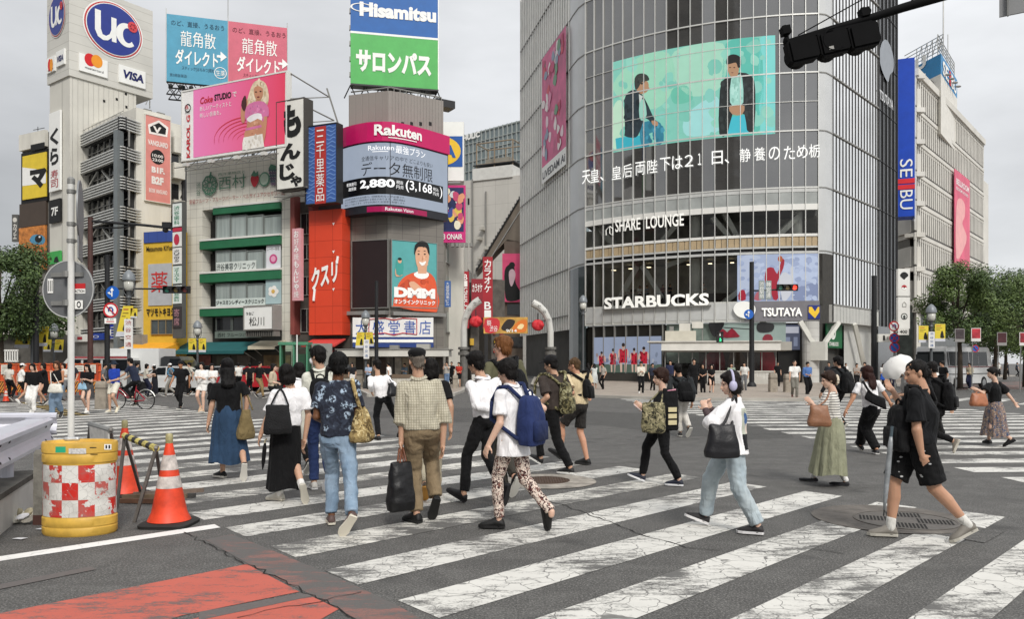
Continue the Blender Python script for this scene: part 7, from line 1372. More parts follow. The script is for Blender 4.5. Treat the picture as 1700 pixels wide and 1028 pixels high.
# ---------------- people ----------------
def cloth(c,pat=None,c2=None,c3=None,r=.85,fold=1.0):
 key=('cl',c,pat,c2,c3,r,fold)
 if key in MC:return MC[key]
 mt,N,L,b,oc=nodes("fabric",r); base=lin(c); col=None; A_=lin(c2) if c2 else None; B_=lin(c3) if c3 else None
 sp=nd(N,L,"SeparateXYZ",{0:oc})
 def wave(o,per,duty):return ramp(N,L,math_(N,L,'FRACT',math_(N,L,'DIVIDE',o,per)),duty,duty+.04,1,0)
 if pat=='plaid':
  w=math_(N,L,'MAXIMUM',math_(N,L,'MULTIPLY',wave(sp.outputs[2],.026,.2),.8),math_(N,L,'MULTIPLY',wave(math_(N,L,'ADD',sp.outputs[0],math_(N,L,'MULTIPLY',sp.outputs[1],.4)),.026,.22),.8)); col=mixc(N,L,w,base,A_)
 elif pat=='stripe':col=mixc(N,L,wave(sp.outputs[2],.034,.28),base,A_)
 elif pat in('leo','floral','dots','boho','camo'):
  sc={'leo':26,'floral':14,'dots':9,'boho':22,'camo':13}[pat]
  n=noise_(N,L,oc,sc,3,.6,1.5 if pat!='dots' else 0)
  if pat=='dots':v=nd(N,L,"TexVoronoi",{'Vector':nd(N,L,"Mapping",{0:oc,'Scale':(1,1,1.8)}).outputs[0],'Scale':9.0}).outputs['Distance']; col=mixc(N,L,ramp(N,L,v,.12,.14,1,0),base,A_)
  elif pat=='floral':v=nd(N,L,"TexVoronoi",{'Vector':oc,'Scale':9.5}).outputs['Distance']; q=math_(N,L,'MULTIPLY',ramp(N,L,v,.42,.3,0,1),ramp(N,L,noise_(N,L,oc,42,2),.47,.52)); col=mixc(N,L,q,mixc(N,L,ramp(N,L,n,.5,.6),base,B_),A_)
  else:col=mixc(N,L,ramp(N,L,n,.5,.54),base,A_); col=mixc(N,L,ramp(N,L,noise_(N,L,oc,sc*1.3,3,.6,1),.56,.6),col,B_)
 elif pat=='denim':col=mixc(N,L,ramp(N,L,noise_(N,L,nd(N,L,"Mapping",{0:oc,'Scale':(1,1,.4)}).outputs[0],5,5,.6),.35,.7),base,A_)
 n=noise_(N,L,oc,9,4); mr=ramp(N,L,n,.3,.7,.84,1.08); mu=N.new("ShaderNodeMix"); mu.data_type='RGBA'; mu.blend_type='MULTIPLY'; mu.inputs[0].default_value=1
 if col is None:mu.inputs[6].default_value=(*base,1)
 else:L.new(col,mu.inputs[6])
 L.new(mr,mu.inputs[7]); L.new(mu.outputs[2],b.inputs['Base Color']); b.inputs['Sheen Weight'].default_value=.03; b.inputs['Specular IOR Level'].default_value=.25
 f1=noise_(N,L,nd(N,L,"Mapping",{0:oc,'Rotation':(.5,.3,.4),'Scale':(1,1,.45)}).outputs[0],11,2,.5,1.2)
 b1=nd(N,L,"Bump",{'Strength':.9*fold,'Distance':.03,'Height':f1}); b2=nd(N,L,"Bump",{'Strength':.15,'Distance':.002,'Height':noise_(N,L,oc,500,2),'Normal':b1.outputs[0]}); L.new(b2.outputs[0],b.inputs['Normal']); MC[key]=mt; return mt
def skin(c):
 key=('sk',c)
 if key in MC:return MC[key]
 mt,N,L,b,oc=nodes("skin",.5); L.new(mixc(N,L,noise_(N,L,oc,14,4),tuple(x*.86 for x in lin(c)),tuple(min(1,x*1.08) for x in lin(c))),b.inputs['Base Color']); b.inputs['Subsurface Weight'].default_value=.12; b.inputs['Subsurface Radius'].default_value=(.02,.008,.004); MC[key]=mt; return mt
def hairm(c):
 key=('hr',c)
 if key in MC:return MC[key]
 mt,N,L,b,oc=nodes("hair",.6); st=noise_(N,L,nd(N,L,"Mapping",{0:oc,'Scale':(1,1,.12)}).outputs[0],160,3,.7); k=lin(c); L.new(mixc(N,L,st,tuple(x*.3 for x in k),tuple(x*.9 for x in k)),b.inputs['Base Color']); b.inputs['Specular IOR Level'].default_value=.22; L.new(nd(N,L,"Bump",{'Strength':.7,'Distance':.006,'Height':st}).outputs[0],b.inputs['Normal']); MC[key]=mt; return mt
SKN='#c39a80'; SKP='#d6b09a'; SKD='#70492f'
LEATH= lambda c:M(c,.45,var=.2,sc=12,bump=.15,bsc=60)
def ik(a,b,l1,l2,bend):
 d=b-a; D_=min(d.length,(l1+l2)*.998)
 if D_<1e-4:return a+bend*l1
 u=d.normalized(); x=(l1*l1-l2*l2+D_*D_)/(2*D_); h=sqrt(max(0,l1*l1-x*x)); w=bend-u*bend.dot(u); w=w.normalized() if w.length>1e-4 else u.orthogonal(); return a+u*x*(d.length/D_)+w*h
def rough(me,amp,sc,st=(1,1,1),seed=0):
 n=len(me.vertices); c=np.empty(n*3,'f'); d=np.empty(n*3,'f'); me.vertices.foreach_get('co',c); me.vertex_normals.foreach_get('vector',d); N_=noise.noise
 q=np.array([N_((a*sc*st[0]+seed,b*sc*st[1],e*sc*st[2])) for a,b,e in c.reshape(-1,3).tolist()],'f'); c+=(d.reshape(-1,3)*(q*amp)[:,None]).ravel(); me.vertices.foreach_set('co',c); me.update()
def hand(m,w,d,nrm,s,curl=.5,side=1):
 """palm, four bent fingers of different length and a thumb leaving the side of the palm; nrm = back-of-hand normal"""
 d=d.normalized(); nrm=(nrm-d*nrm.dot(d)).normalized(); l=d.cross(nrm); pc=w+d*.045*s
 m.ell(pc,l*.04*s,d*.052*s,nrm*.017*s,None,12,8); m.cap(w-d*.01*s,w+d*.03*s,.024*s,.028*s,None,8)
 for i,ln in enumerate((.066,.075,.07,.055)):
  o=pc+l*side*(.030-i*.02)*s+d*.038*s; a=0; p=o; dd=d
  for k,q in enumerate((.45,.32,.26)):a+=curl*(.5+.35*k); dd=(d*cos(a)-nrm*sin(a)).normalized(); e=p+dd*ln*q*s; m.cap(p,e,(.0095-.001*k)*s,(.0085-.001*k)*s,None,7); p=e
 o=pc+l*side*.034*s-d*.015*s; t1=o+(l*side*.7+d*.65-nrm*.35).normalized()*.034*s; m.cap(o,t1,.012*s,.0105*s,None,7); m.cap(t1,t1+(l*side*.15+d*.9-nrm*.45).normalized()*.027*s,.0105*s,.008*s,None,7)
def shoe(r,heel,toe,s,col,sole='#d8d5cc',roll=None,kind='sneaker'):
 d=(toe-heel).normalized(); lat=roll-d*roll.dot(d); lat.normalize(); n=lat.cross(d); n=-n if n.z<-.05 else n; ln=.27*s; o=heel
 prof=((0,.045,.03),(.04,.085,.037),(.2,.11,.039),(.36,.112,.039),(.52,.085,.044),(.72,.064,.047),(.9,.05,.038),(1,.028,.014)) if kind!='flat' else((0,.035,.03),(.05,.055,.034),(.2,.05,.035),(.4,.042,.036),(.6,.04,.04),(.8,.04,.042),(.93,.034,.03),(1,.02,.012))
 m=MB(); sh=.024*s
 m.loft([[o+d*t*ln+lat*(w*s*cos(a))*1.0+n*(sh*.7+max(0,h*s-sh*.7)*max(0,sin(a))**.8) for a in[2*pi*i/14 for i in range(14)]] for t,h,w in prof],col); u=m.build("shoe",r,smooth=True)
 m=MB(); pts=[(0,.03),(.05,.037),(.25,.037),(.5,.042),(.75,.049),(.92,.038),(1.01,.012)]; ring=[(t,w) for t,w in pts]+[(t,-w) for t,w in pts[::-1]]
 m.loft([[o+d*t*ln+lat*w*s*1.04+n*z for t,w in ring] for z in(0,sh,sh*1.1)],M(sole,.7)); m.build("sole",u); return o+d*.06*s+n*.095*s
def make(label,J,f,l,s,sp,vox=(.008,.011),grp=None):
 """one person: continuous skinned body, clothes, hair and shoes as its children"""
 up_=V((0,0,1)); base=(J['fl'][0]+J['fr'][0])/2; base.z=min(J['fl'][0].z,J['fr'][0].z,J['fl'][1].z,J['fr'][1].z); r=thing("person",label,"person",base,grp)
 sk=skin(sp.get('skin',SKN)); g=sp.get('g',1.0); hf=sp.get('hf',f); hu=(J['hd']-J['nk']).normalized()*.55+up_*.45; hu.normalize(); hf=(hf-hu*hf.dot(hu)).normalized(); hl=hu.cross(hf); C=J['hd']
 shc=sp.get('shoe','#1a1a1b'); sh=M(shc,.6,var=.12,sc=9) if isinstance(shc,str) else shc
 for k in 'lr':J['a'+k]=shoe(r,J['f'+k][0],J['f'+k][1],s,sh,sp.get('sole','#d6d3ca'),l,sp.get('sk','sneaker'))
 zc=min(J['a'+k].z+sqrt(max(.01,(.857*s)**2-(J['h'+k]-J['a'+k]).xy.length**2)) for k in 'lr'); dzh=max(-.06,min(.2,zc-J['hl'].z)) if not sp.get('seat') else 0
 for k in 'lr':J['h'+k]=J['h'+k]+up_*dzh
 hm=(J['hl']+J['hr'])/2; sm=(J['sl']+J['sr'])/2; slat=(J['sl']-J['sr']).normalized(); hlat=(J['hl']-J['hr']).normalized()
 for k in 'lr':
  if 'k'+k not in J:J['k'+k]=ik(J['h'+k],J['a'+k],.445*s,.425*s,f)
  if 'e'+k not in J:J['e'+k]=ik(J['s'+k],J['w'+k],.285*s,.255*s,(-f*.8-up_*.6+l*(.3 if k=='l' else-.3)).normalized())
 def ring(c,lat,fw,a,b,n=20,p=2.3):
  fw=(fw-lat*fw.dot(lat)).normalized(); return[c+lat*(a*s*(abs(cos(t))**(2/p))*(1 if cos(t)>0 else-1))+fw*(b*s*(abs(sin(t))**(2/p))*(1 if sin(t)>0 else-1)) for t in[2*pi*i/n for i in range(n)]]
 tp=sp.get('top','tee')
# ---- body
 m=MB(); m.loft([ring(hm.lerp(sm,t),hlat.lerp(slat,t),f,a*g,b*g) for t,a,b in((-.12,.13,.09),(.05,.145,.1),(.35,.12,.085),(.75,.125,.085),(.95,.12,.06),(1.08,.07,.06))],None)
 m.cap(J['nk']-hu*.04*s,C-hu*.05*s-hf*.01*s,.058*s*g**1.5,.052*s*g,None); E_=m.ell
 E_(C+hu*.035*s-hf*.012*s,hl*.073*s,hf*.092*s,hu*.084*s,None); E_(C-hu*.03*s+hf*.02*s,hl*.060*s,hf*.068*s,hu*.082*s,None); E_(C-hu*.088*s+hf*.052*s,hl*.03*s,hf*.03*s,hu*.024*s,None); E_(C-hu*.055*s+hf*.01*s,hl*.056*s,hf*.06*s,hu*.045*s,None)
 m.cap(C+hu*.005*s+hf*.086*s,C-hu*.032*s+hf*.1*s,.008*s,.015*s,None,8); E_(C+hu*.02*s+hf*.074*s,hl*.045*s,hf*.018*s,hu*.013*s,None); E_(C-hu*.062*s+hf*.08*s,hl*.024*s,hf*.012*s,hu*.012*s,None)
 for q in(1,-1):E_(C+hl*q*.073*s-hu*.005*s-hf*.012*s,hl*q*.012*s+hf*-.006*s,hf*.018*s,hu*.032*s,None)
 for k,q in(('l',1),('r',-1)):
  ca=.78 if tp!='tank' else 1; cb=.72 if tp=='long' else 1; m.cap(J['s'+k],J['e'+k],.05*g*s*ca,.040*g*s*(ca+cb)/2,None); m.cap(J['e'+k],J['w'+k],.041*g*s*cb,.027*s,None); dr=(J['w'+k]-J['e'+k]).normalized(); dr=(dr+V(sp.get('hd'+k,(0,0,-.25)))).normalized(); hand(m,J['w'+k],dr,(l*q+f*.3).normalized(),s,sp.get('curl',.4),1 if k=='r' else-1 if True else 1)
  cv=.72 if sp.get('bot','pants')=='pants' else 1.0; cf=f*.013*s*(cv==1); m.cap(J['h'+k],J['k'+k],.085*g*s*cv,.056*g*s*cv,None); m.cap(J['k'+k],J['k'+k].lerp(J['a'+k],.35)-cf,.054*g*s*cv,.053*g*s*cv,None); m.cap(J['k'+k].lerp(J['a'+k],.3)-cf,J['a'+k],.053*g*s*cv,.034*s,None); m.cap(J['a'+k],J['a'+k]-V((0,0,.03*s)),.036*s,.032*s,None)
 meshobj(remesh(m,vox[0]*s,3),"body",sk,r)
 if sp.get('face',1):
  m=MB(); DK=M('#1c1512',.3);
  for q in(1,-1):m.ell(C+hl*q*.028*s+hf*.076*s+hu*.002*s,hl*.011*s,hf*.006*s,hu*.005*s,DK,8,6); m.ell(C+hl*q*.027*s+hf*.084*s+hu*.022*s,hl*.014*s,hf*.006*s,hu*.004*s,M(sp.get('brow','#1d1714'),.7),8,6)
  m.ell(C-hu*.06*s+hf*.09*s,hl*.021*s,hf*.005*s,hu*.006*s,M('#8d4a42',.5),8,6); m.build("facial_features",r,smooth=True)
# ---- upper garment
 NB=sm+(J['nk']-sm)*min(1,.062*s/max(.01,(J['nk']-sm).length))
 tm=sp['tm']; w=sp.get('w',1.0); hem=sp.get('tun',.0); fl=sp.get('flare',1.0); m=MB()
 hp=hm-up_*hem*s; bd=sp.get('belly',1.0)
 m.loft([ring(c,lt,f,a*w*g,b*w*g) for c,lt,a,b in((hp,hlat,.168*fl,.122*fl),(hp.lerp(sm,.12),hlat,.17*(fl+1)/2,.124*(fl+1)/2),(hm.lerp(sm,.35),hlat.lerp(slat,.35),.155,.12*bd),(hm.lerp(sm,.62),hlat.lerp(slat,.65),.165,.125*bd),(hm.lerp(sm,.85),slat,.172,.112),(sm,slat,.15,.082),(sm+up_*.03*s,slat,.10,.07),(NB,slat,.068,.06))],None)
 sw=sp.get('sw',1.0)
 for k in 'lr':
  if tp=='tank':continue
  a_,e_,w_=J['s'+k],J['e'+k],J['w'+k]; m.cap(a_-slat*(.03*s if k=='l' else-.03*s),a_,(.058*s*g),.060*s*g,None)
  if tp=='tee':m.cap(a_,a_.lerp(e_,sp.get('slen',.72)),.058*s*g,.068*sw*s*g,None,flat=True)
  elif tp=='half':m.cap(a_,e_,.060*s*g,.066*sw*s*g,None); m.cap(e_,e_.lerp(w_,.22),.066*sw*s*g,.068*sw*s,None,flat=True)
  else:m.cap(a_,e_,.058*s*g,.054*sw*s*g,None); m.cap(e_,e_.lerp(w_,sp.get('slen',.93)),.054*sw*s*g,.041*sw*s,None,flat=True)
 me=remesh(m,vox[1]*s,3); q=sum(map(ord,label))%50; rough(me,.017*s,8,(1,1,.5),q); rough(me,.007*s,19,(1,.8,.6),q); meshobj(me,sp.get('tn',"shirt"),tm,r)
 if sp.get('collar'):
  m=MB(); c=NB+up_*.004; m.loft([[c+slat*.07*s*q*cos(t)+f*.066*s*q*sin(t)+up_*(z+.012*cos(t*2))*s for t in[2*pi*i/18 for i in range(18)]] for z,q in((-.015,1.05),(.02,.95),(.026,1.0),(.0,1.28))],sp['collar'],False); m.build("collar",r,smooth=True)
# ---- lower garment
 bt=sp.get('bot','pants'); bm_=sp['bm']; lw=sp.get('lw',1.0)
 if bt in('pants','shorts'):
  m=MB(); wt=hm.lerp(sm,.2); m.loft([ring(c,hlat,f,a*g,b*g) for c,a,b in((wt,.148,.112),(hm+up_*.03*s,.163,.122),(hm-up_*.06*s,.165,.122),(hm-up_*.11*s,.12,.09))],None)
  for k in 'lr':
   h_,k_,a_=J['h'+k],J['k'+k],J['a'+k]; h_=h_-up_*.02*s
   if bt=='pants':m.cap(h_,k_,.096*lw**.5*s*g,.068*lw*s*g,None); m.cap(k_,k_.lerp(a_,sp.get('ll',.97)),.068*lw*s*g,.058*lw*s,None,flat=True)
   else:m.cap(h_,h_.lerp(k_,sp.get('ll',.8)),.094*lw**.5*s*g,.09*lw*s*g,None,flat=True)
  me=remesh(m,vox[1]*s,3); q=sum(map(ord,label))%37; rough(me,.013*s,8,(1,1,.9),q); rough(me,.006*s,20,(.6,.6,1.2),q); meshobj(me,"trousers" if bt=='pants' else "shorts",bm_,r)
 else:
  wt=hm.lerp(sm,.28); hc,hx,hy=J['hem']; n=72; rows=16; rg=[]; pl=sp.get('pleat',9); q=random.Random(sum(map(ord,label))%99); ph=[q.uniform(0,6.28) for _ in range(4)]
  for i in range(rows+1):
   t=i/rows; c=wt.lerp(hc,t)+(hm-up_*.05*s-wt.lerp(hc,.2))*0; e=t**.75; a=.15*g*s*(1-e)+hx*e; b=.115*g*s*(1-e)+hy*e; bulge=1+.12*sin(pi*min(1,t*1.6))*(1-t)
   rg.append([c+hlat*cos(th)*a*bulge*(1+(.02+.075*t)*(sin(pl*th+ph[0]+t*1.5)*.7+.5*sin((pl*2+3)*th+ph[1])))+f*sin(th)*b*bulge*(1+(.02+.075*t)*(sin(pl*th+ph[0]+t*1.5)*.7+.5*sin((pl*2+3)*th+ph[1])))+up_*(.02*s*t*sin(3*th+ph[2])) for th in[2*pi*k/n for k in range(n)]])
  m=MB(); m.loft(rg,bm_,False); m.build("skirt",r,smooth=True)
 if sp.get('sock'):
  for k in 'lr':m=MB(); a_=J['a'+k]; d=(J['k'+k]-a_).normalized(); m.cap(a_-d*.02*s,a_+d*.07*s,.043*s,.045*s,cloth(sp['sock'])); m.build("sock",r,smooth=True)
# ---- hair and hats
 hs=sp.get('hair','short'); hc_=hairm(sp.get('hc','#16110f')); m=MB(); k=s*sp.get('hv',1.0)
 if hs=='buzz':m.ell(C+hu*.04*s-hf*.018*s,hl*.078*s,hf*.096*s,hu*.086*s,None); m.ell(C-hu*.01*s-hf*.055*s,hl*.062*s,hf*.042*s,hu*.06*s,None)
 elif hs=='slick':m.ell(C+hu*.045*s-hf*.025*s,hl*.08*s,hf*.098*s,hu*.083*s,None); m.ell(C-hu*.01*s-hf*.055*s,hl*.07*s,hf*.055*s,hu*.065*s,None); m.ell(C-hu*.02*s-hf*.115*s,hl*.035*s,hf*.04*s,hu*.04*s,None)
 elif hs!='none':
  m.ell(C+hu*.048*k-hf*.022*k,hl*.087*k,hf*.100*k,hu*.090*k,None); m.ell(C-hu*.012*k-hf*.05*k,hl*.077*k,hf*.058*k,hu*.075*k,None); m.ell(C+hu*.085*k+hf*.048*k,hl*.062*k,hf*.042*k,hu*.028*k,None)
  for q in(1,-1):m.ell(C+hl*q*.07*k+hu*.03*k-hf*.012*k,hl*.018*k,hf*.055*k,hu*.05*k,None)
  if hs in('bob','long'):
   for q in(1,-1):m.ell(C+hl*q*.072*k-hu*.03*k-hf*.012*k,hl*.028*k,hf*.055*k,hu*.095*k,None)
   m.ell(C-hu*.05*k-hf*.045*k,hl*.09*k,hf*.065*k,hu*.085*k,None)
  if hs=='long':
   ll=sp.get('hlen',.3)*s; b0=C-hf*.06*s-hu*.02*s; pts=[b0,J['nk']-f*.085*s+up_*.02*s,J['nk']-f*.12*s-up_*ll*.5,J['nk']-f*.125*s-up_*ll]
   m.loft([ring(p,hl,f,a,b,16) for p,a,b in zip(pts,(.085,.095,.1,.06),(.06,.05,.04,.02))],None)
  if hs in('bun','tail'):
   if hs=='bun':m.ell(C-hf*.125*s+hu*.0*s,hl*.045*s,hf*.045*s,hu*.045*s,None)
   else:m.cap(C-hf*.1*s-hu*.01*s,C-hf*.15*s-hu*.17*s,.032*s,.02*s,None)
 if m.v:
  me=remesh(m,vox[0]*s*1.05,3); rough(me,.010*s,26,(1,1,.3),3); rough(me,.004*s,90,(1,1,.25),3);
  if vox[0]<.013:
   q=random.Random(int(J['hd'].x*99)); nv=len(me.vertices); m=MB(); m.v=[tuple(v.co) for v in me.vertices]; m.f=[tuple(p.vertices) for p in me.polygons]; m.mi=[0]*len(m.f); m.mats=[hc_]
   for i in range(230):
    v=me.vertices[q.randrange(nv)]; n_=v.normal; p0=v.co.copy(); dn=(-hu*.8-hf*.25+V((q.gauss(0,.3),q.gauss(0,.3),q.gauss(0,.15)))); dn=(dn-n_*dn.dot(n_)*.8).normalized(); ln=q.uniform(.025,.06)*s; x=dn.cross(n_).normalized()*.0035*s
    if(p0-C).dot(hf)>.07*s:ln*=.5
    a=p0+dn*ln*.5+n_*.004*s; b=p0+dn*ln+n_*q.uniform(-.002,.007)*s; m.add([p0-x-n_*.002,p0+x-n_*.002,a+x*.9,a-x*.9,b],[(0,1,2,3),(3,2,4)],hc_)
   bpy.data.meshes.remove(me); m.build("hair",r,smooth=True)
  else:meshobj(me,"hair",hc_,r)
 ht=sp.get('hat')
 if ht:
  hk,hcol=ht; m=MB(); hmz=cloth(hcol,fold=.5)
  if hk=='beret':m.ell(C+hu*.085*s-hf*.02*s,hl*.092*s,hf*.106*s,hu*.052*s,None); m.ell(C+hu*.06*s-hf*.02*s,hl*.085*s,hf*.1*s,hu*.04*s,None)
  else:
   m.ell(C+hu*.06*s-hf*.015*s,hl*.089*s,hf*.104*s,hu*.082*s,None)
   if hk=='cap':m.ell(C+hu*.055*s+hf*.12*s,hl*.068*s,hf*.06*s,hu*.008*s+hf*.002,None);
   else:m.lathe(C+hu*.03*s,[(.08*s,0),(.165*s,-.02*s),(.165*s,-.008*s),(.08*s,.02*s)],None,24,hl,hf,hu)
  meshobj(remesh(m,vox[0]*s*1.1,2),"hat" if hk!='cap' else "cap",hmz,r)
 return r,J
def near(label,Y,yaw,H,hd,nk,sl,sr,hp,wl,wr,fl,fr,el=None,er=None,dz=None,hyaw=None,kl=None,kr=None,hem=None,hemw=None,vox=None,**sp):
 """a person posed on the photo's joints; each joint gets its own depth from the heading"""
 s=H/1.72; a=R(yaw); f=V((cos(a),sin(a),0)); l=V((-f.y,f.x,0)); dz=dz or{}; J={}
 def jj(n,p,w):J[n]=P(p[0],p[1],Y+l.y*w*s+dz.get(n,0))
 jj('hd',hd,0); jj('nk',nk,0); jj('sl',sl,.165); jj('sr',sr,-.165); c=P(hp[0],hp[1],Y+dz.get('hp',0)); J['hl']=c+l*.085*s; J['hr']=c-l*.085*s
 if wl:jj('wl',wl,.2)
 if wr:jj('wr',wr,-.2)
 for n,p,w in(('el',el,.21),('er',er,-.21),('kl',kl,.09),('kr',kr,-.09)):
  if p:jj(n,p,w)
 def ft(q):
  md=q[0]
  if md=='g':h=G(q[1],q[2]); t=G(q[3],q[4]); t=h+(t-h).normalized()*.27*s
  elif md=='a':h=P(q[1],q[2],Y+q[5]); t=P(q[3],q[4],Y+q[6]); t=h+(t-h).normalized()*.27*s
  elif md=='h':h=G(q[1],q[2]); t=P(q[3],q[4],h.y+(q[5] if len(q)>5 else.08)); t=h+(t-h).normalized()*.27*s
  else:t=G(q[3],q[4]); h=P(q[1],q[2],t.y+(q[5] if len(q)>5 else-.06)); h=t+(h-t).normalized()*.27*s
  h.z=max(h.z,.012); t.z=max(t.z,.012); return(h,t)
 J['fl']=ft(fl); J['fr']=ft(fr)
 if hem:c=P(hem[0],hem[1],Y); J['hem']=(c,hemw*Y/F,hemw*Y/F*.72)
 if hyaw is not None:sp['hf']=V((cos(R(hyaw)),sin(R(hyaw)),sp.get('hpitch',-.08)))
 return make(label,J,f,l,s,sp,vox or((.0075,.0105) if Y<13.5 else(.011,.014)))+(s,f,l)
def walker(label,px,yf,H,yaw,st=.24,ph=1,arms='walk',z0=0.0,grp=None,Y=None,hyaw=None,**sp):
 """a person further off, posed by stride and arm gesture"""
 s=H/1.72; p=G(px,yf,z0) if Y is None else V(((px-850)/F*Y,Y,z0)); a=R(yaw); f=V((cos(a),sin(a),0)); l=V((-f.y,f.x,0)); z=V((0,0,1)); J={}; st*=s
 dr=.045*s*(st/.3)**2; hm=p+z*(.905*s-dr); J['hl']=hm+l*.085*s; J['hr']=hm-l*.085*s
 for k,q in(('l',1),('r',-1)):
  c=p+l*.085*q*s; fwd=q*ph
  if st<.05:h=c-f*.1*s+z*.012; t=h+f*.27*s
  elif fwd>0:h=c+f*(st-.05)+z*.012; t=h+(f+z*.18).normalized()*.27*s
  else:t=c+f*(-st+.18*s)+z*.012; h=t+(-f*.72+z*.7).normalized()*.27*s
  J['f'+k]=(h,t); sh=p+z*(1.41*s-dr)+l*q*.168*s+f*.02*s-f*q*ph*.03*s; J['s'+k]=sh
  if arms=='walk':J['w'+k]=sh-z*.5*s+f*(-q*ph*.2*min(1,st/.2+.2)+.06)*s+l*q*.05*s
  elif arms=='phone' or(arms=='phone1' and q>0):J['w'+k]=sh-z*.2*s+f*.27*s-l*q*.1*s
  elif arms=='up':J['w'+k]=sh+z*.12*s+f*.3*s-l*q*.08*s
  elif arms=='fold':J['w'+k]=sh-z*.33*s+f*.2*s-l*q*.12*s
  else:J['w'+k]=sh-z*.5*s+f*.05*s+l*q*.04*s
 J['nk']=p+z*(1.475*s-dr)+f*.03*s; J['hd']=p+z*(1.60*s-dr)+f*.055*s
 if sp.get('bot')=='skirt':hz=sp.get('hemz',.35)*s; J['hem']=(p+z*hz,sp.get('hemx',.22)*s,sp.get('hemx',.22)*s*.75)
 if hyaw is not None:sp['hf']=V((cos(R(hyaw)),sin(R(hyaw)),-.1))
 d=p.y; v=(.012,.016) if d<22 else(.018,.024) if d<45 else(.026,.032)
 return make(label,J,f,l,s,sp,v,grp)+(s,f,l)
def printed(r,fr,shapes):
 """a print on a shirt: the shirt faces inside the shape take its colour"""
 me=next(o for o in r.children if o.name.startswith('shirt')).data
 for test,mt in shapes:
  me.materials.append(mt); k=len(me.materials)-1
  for p in me.polygons:
   d=p.center-fr.o
   if p.normal.dot(fr.n)>.25 and test(d.dot(fr.u),d.dot(fr.v)):p.material_index=k
# ---- bags
def backpack(label,J,f,l,s,mat,w=.3,h=.44,d=.17,mat2=None,drop=.03,front=False):
 q=1 if not front else-1; z=V((0,0,1)); sm=(J['sl']+J['sr'])/2; hm=(J['hl']+J['hr'])/2; up=(sm-hm).normalized(); c=sm-up*(drop+h/2)*s-f*q*(.115+d/2)*s; r=thing("backpack",label,"backpack",c-up*h/2*s); m=MB()
 def rr(t,a,b):return[c+up*t*s+l*(a*s*(abs(cos(x))**.55)*(1 if cos(x)>0 else-1))-f*q*(b*s*(abs(sin(x))**.55)*(1 if sin(x)>0 else-1)) for x in[2*pi*i/24 for i in range(24)]]
 m.loft([rr(t*h,a*w,b*d) for t,a,b in((-.5,.3,.3),(-.49,.45,.45),(-.4,.5,.52),(-.1,.5,.54),(.2,.47,.46),(.4,.4,.36),(.48,.28,.24),(.5,.15,.1))],mat); me=remesh(m,.011,2); rough(me,.012*s,10,seed=w*40); meshobj(me,"body",mat,r)
 m=MB(); c2=c-up*h*.2*s-f*q*d*.5*s; m.loft([[c2+up*t*s+l*(a*s*(abs(cos(x))**.5)*(1 if cos(x)>0 else-1))-f*q*(.035*s*b*(abs(sin(x))**.5)*(1 if sin(x)>0 else-1)) for x in[2*pi*i/20 for i in range(20)]] for t,a,b in((-.1,.08,.4),(-.09,w*.38,1),(.05,w*.38,1.1),(.09,w*.36,.9),(.1,.08,.3))],mat2 or mat); m.build("pocket",r,smooth=True)
 for k,e in(('l',1),('r',-1)):
  m=MB(); sh=J['s'+k]-l*e*.055*s+z*.03*s; pts=[c+up*h*.42*s+l*e*.07*s+f*q*d*.3*s,sh+z*.045*s-f*q*.05*s,sh+z*.035*s+f*q*.06*s,sh-z*.1*s+f*q*.13*s+l*e*.02*s,sh-z*.28*s+f*q*.115*s+l*e*.06*s,c-up*h*.36*s+l*e*w*.48*s+f*q*.06*s]
  for i in range(len(pts)-1):m.path([pts[i],pts[i+1]],.022*s,mat2 or mat,6)
  m.build("strap",r,smooth=True)
 m=MB(); m.path([c+up*(h*.5-.02)*s+l*a*.05*s+up*b*s for a,b in((-1,0),(-.8,.05),(0,.07),(.8,.05),(1,0))],.01*s,mat2 or mat,6); m.build("handle",r); return r
def bag(label,c,u,w,h,d,mat,strap,kind="shoulder_bag",cat="bag",taper=.75,extra=None,sr=.011,smat=None):
 """a soft bag: u = its long direction, strap = list of points it hangs by"""
 u=u.normalized(); z=V((0,0,1)); n=u.cross(z).normalized(); r=thing(kind,label,cat,c-z*h/2); m=MB()
 m.loft([[c+z*t*h+u*(a*w*(abs(cos(x))**.6)*(1 if cos(x)>0 else-1))+n*(b*d*(abs(sin(x))**.7)*(1 if sin(x)>0 else-1)) for x in[2*pi*i/24 for i in range(24)]] for t,a,b in((-.5,.38,.3),(-.47,.47,.45),(-.3,.5,.55),(0,.5*(1+taper)/2,.5),(.3,.5*taper,.36),(.48,.5*taper,.18),(.5,.46*taper,.05))],mat)
 me=remesh(m,max(.009,w*.03),2); rough(me,w*.035,3.2/w,seed=w*90); meshobj(me,"body",mat,r)
 for st in(strap if isinstance(strap[0],list) else[strap]):m=MB(); m.path(smooth3(st),sr,smat or mat,7); m.build("strap",r,smooth=True)
 if extra:extra(r,c,u,n,z)
 return r
def smooth3(p,k=5):
 p=[V(x) for x in p]; out=[]
 for i in range(len(p)-1):
  a,b,c,d=p[max(i-1,0)],p[i],p[i+1],p[min(i+2,len(p)-1)]
  for j in range(k):t=j/k; out.append(.5*(2*b+(c-a)*t+(2*a-5*b+4*c-d)*t*t+(3*b-a-3*c+d)*t**3))
 return out+[p[-1]]
BLKC=cloth('#0e0e10'); WHTC=cloth('#efedee',r=.8); JEAN=cloth('#73899f','denim','#93a6b8'); JEANL=cloth('#9fadb5','denim','#bcc6c9'); NAVY=cloth('#2c3c66','denim','#1f2d52'); BLKL=LEATH('#17161a'); z_=V((0,0,1))
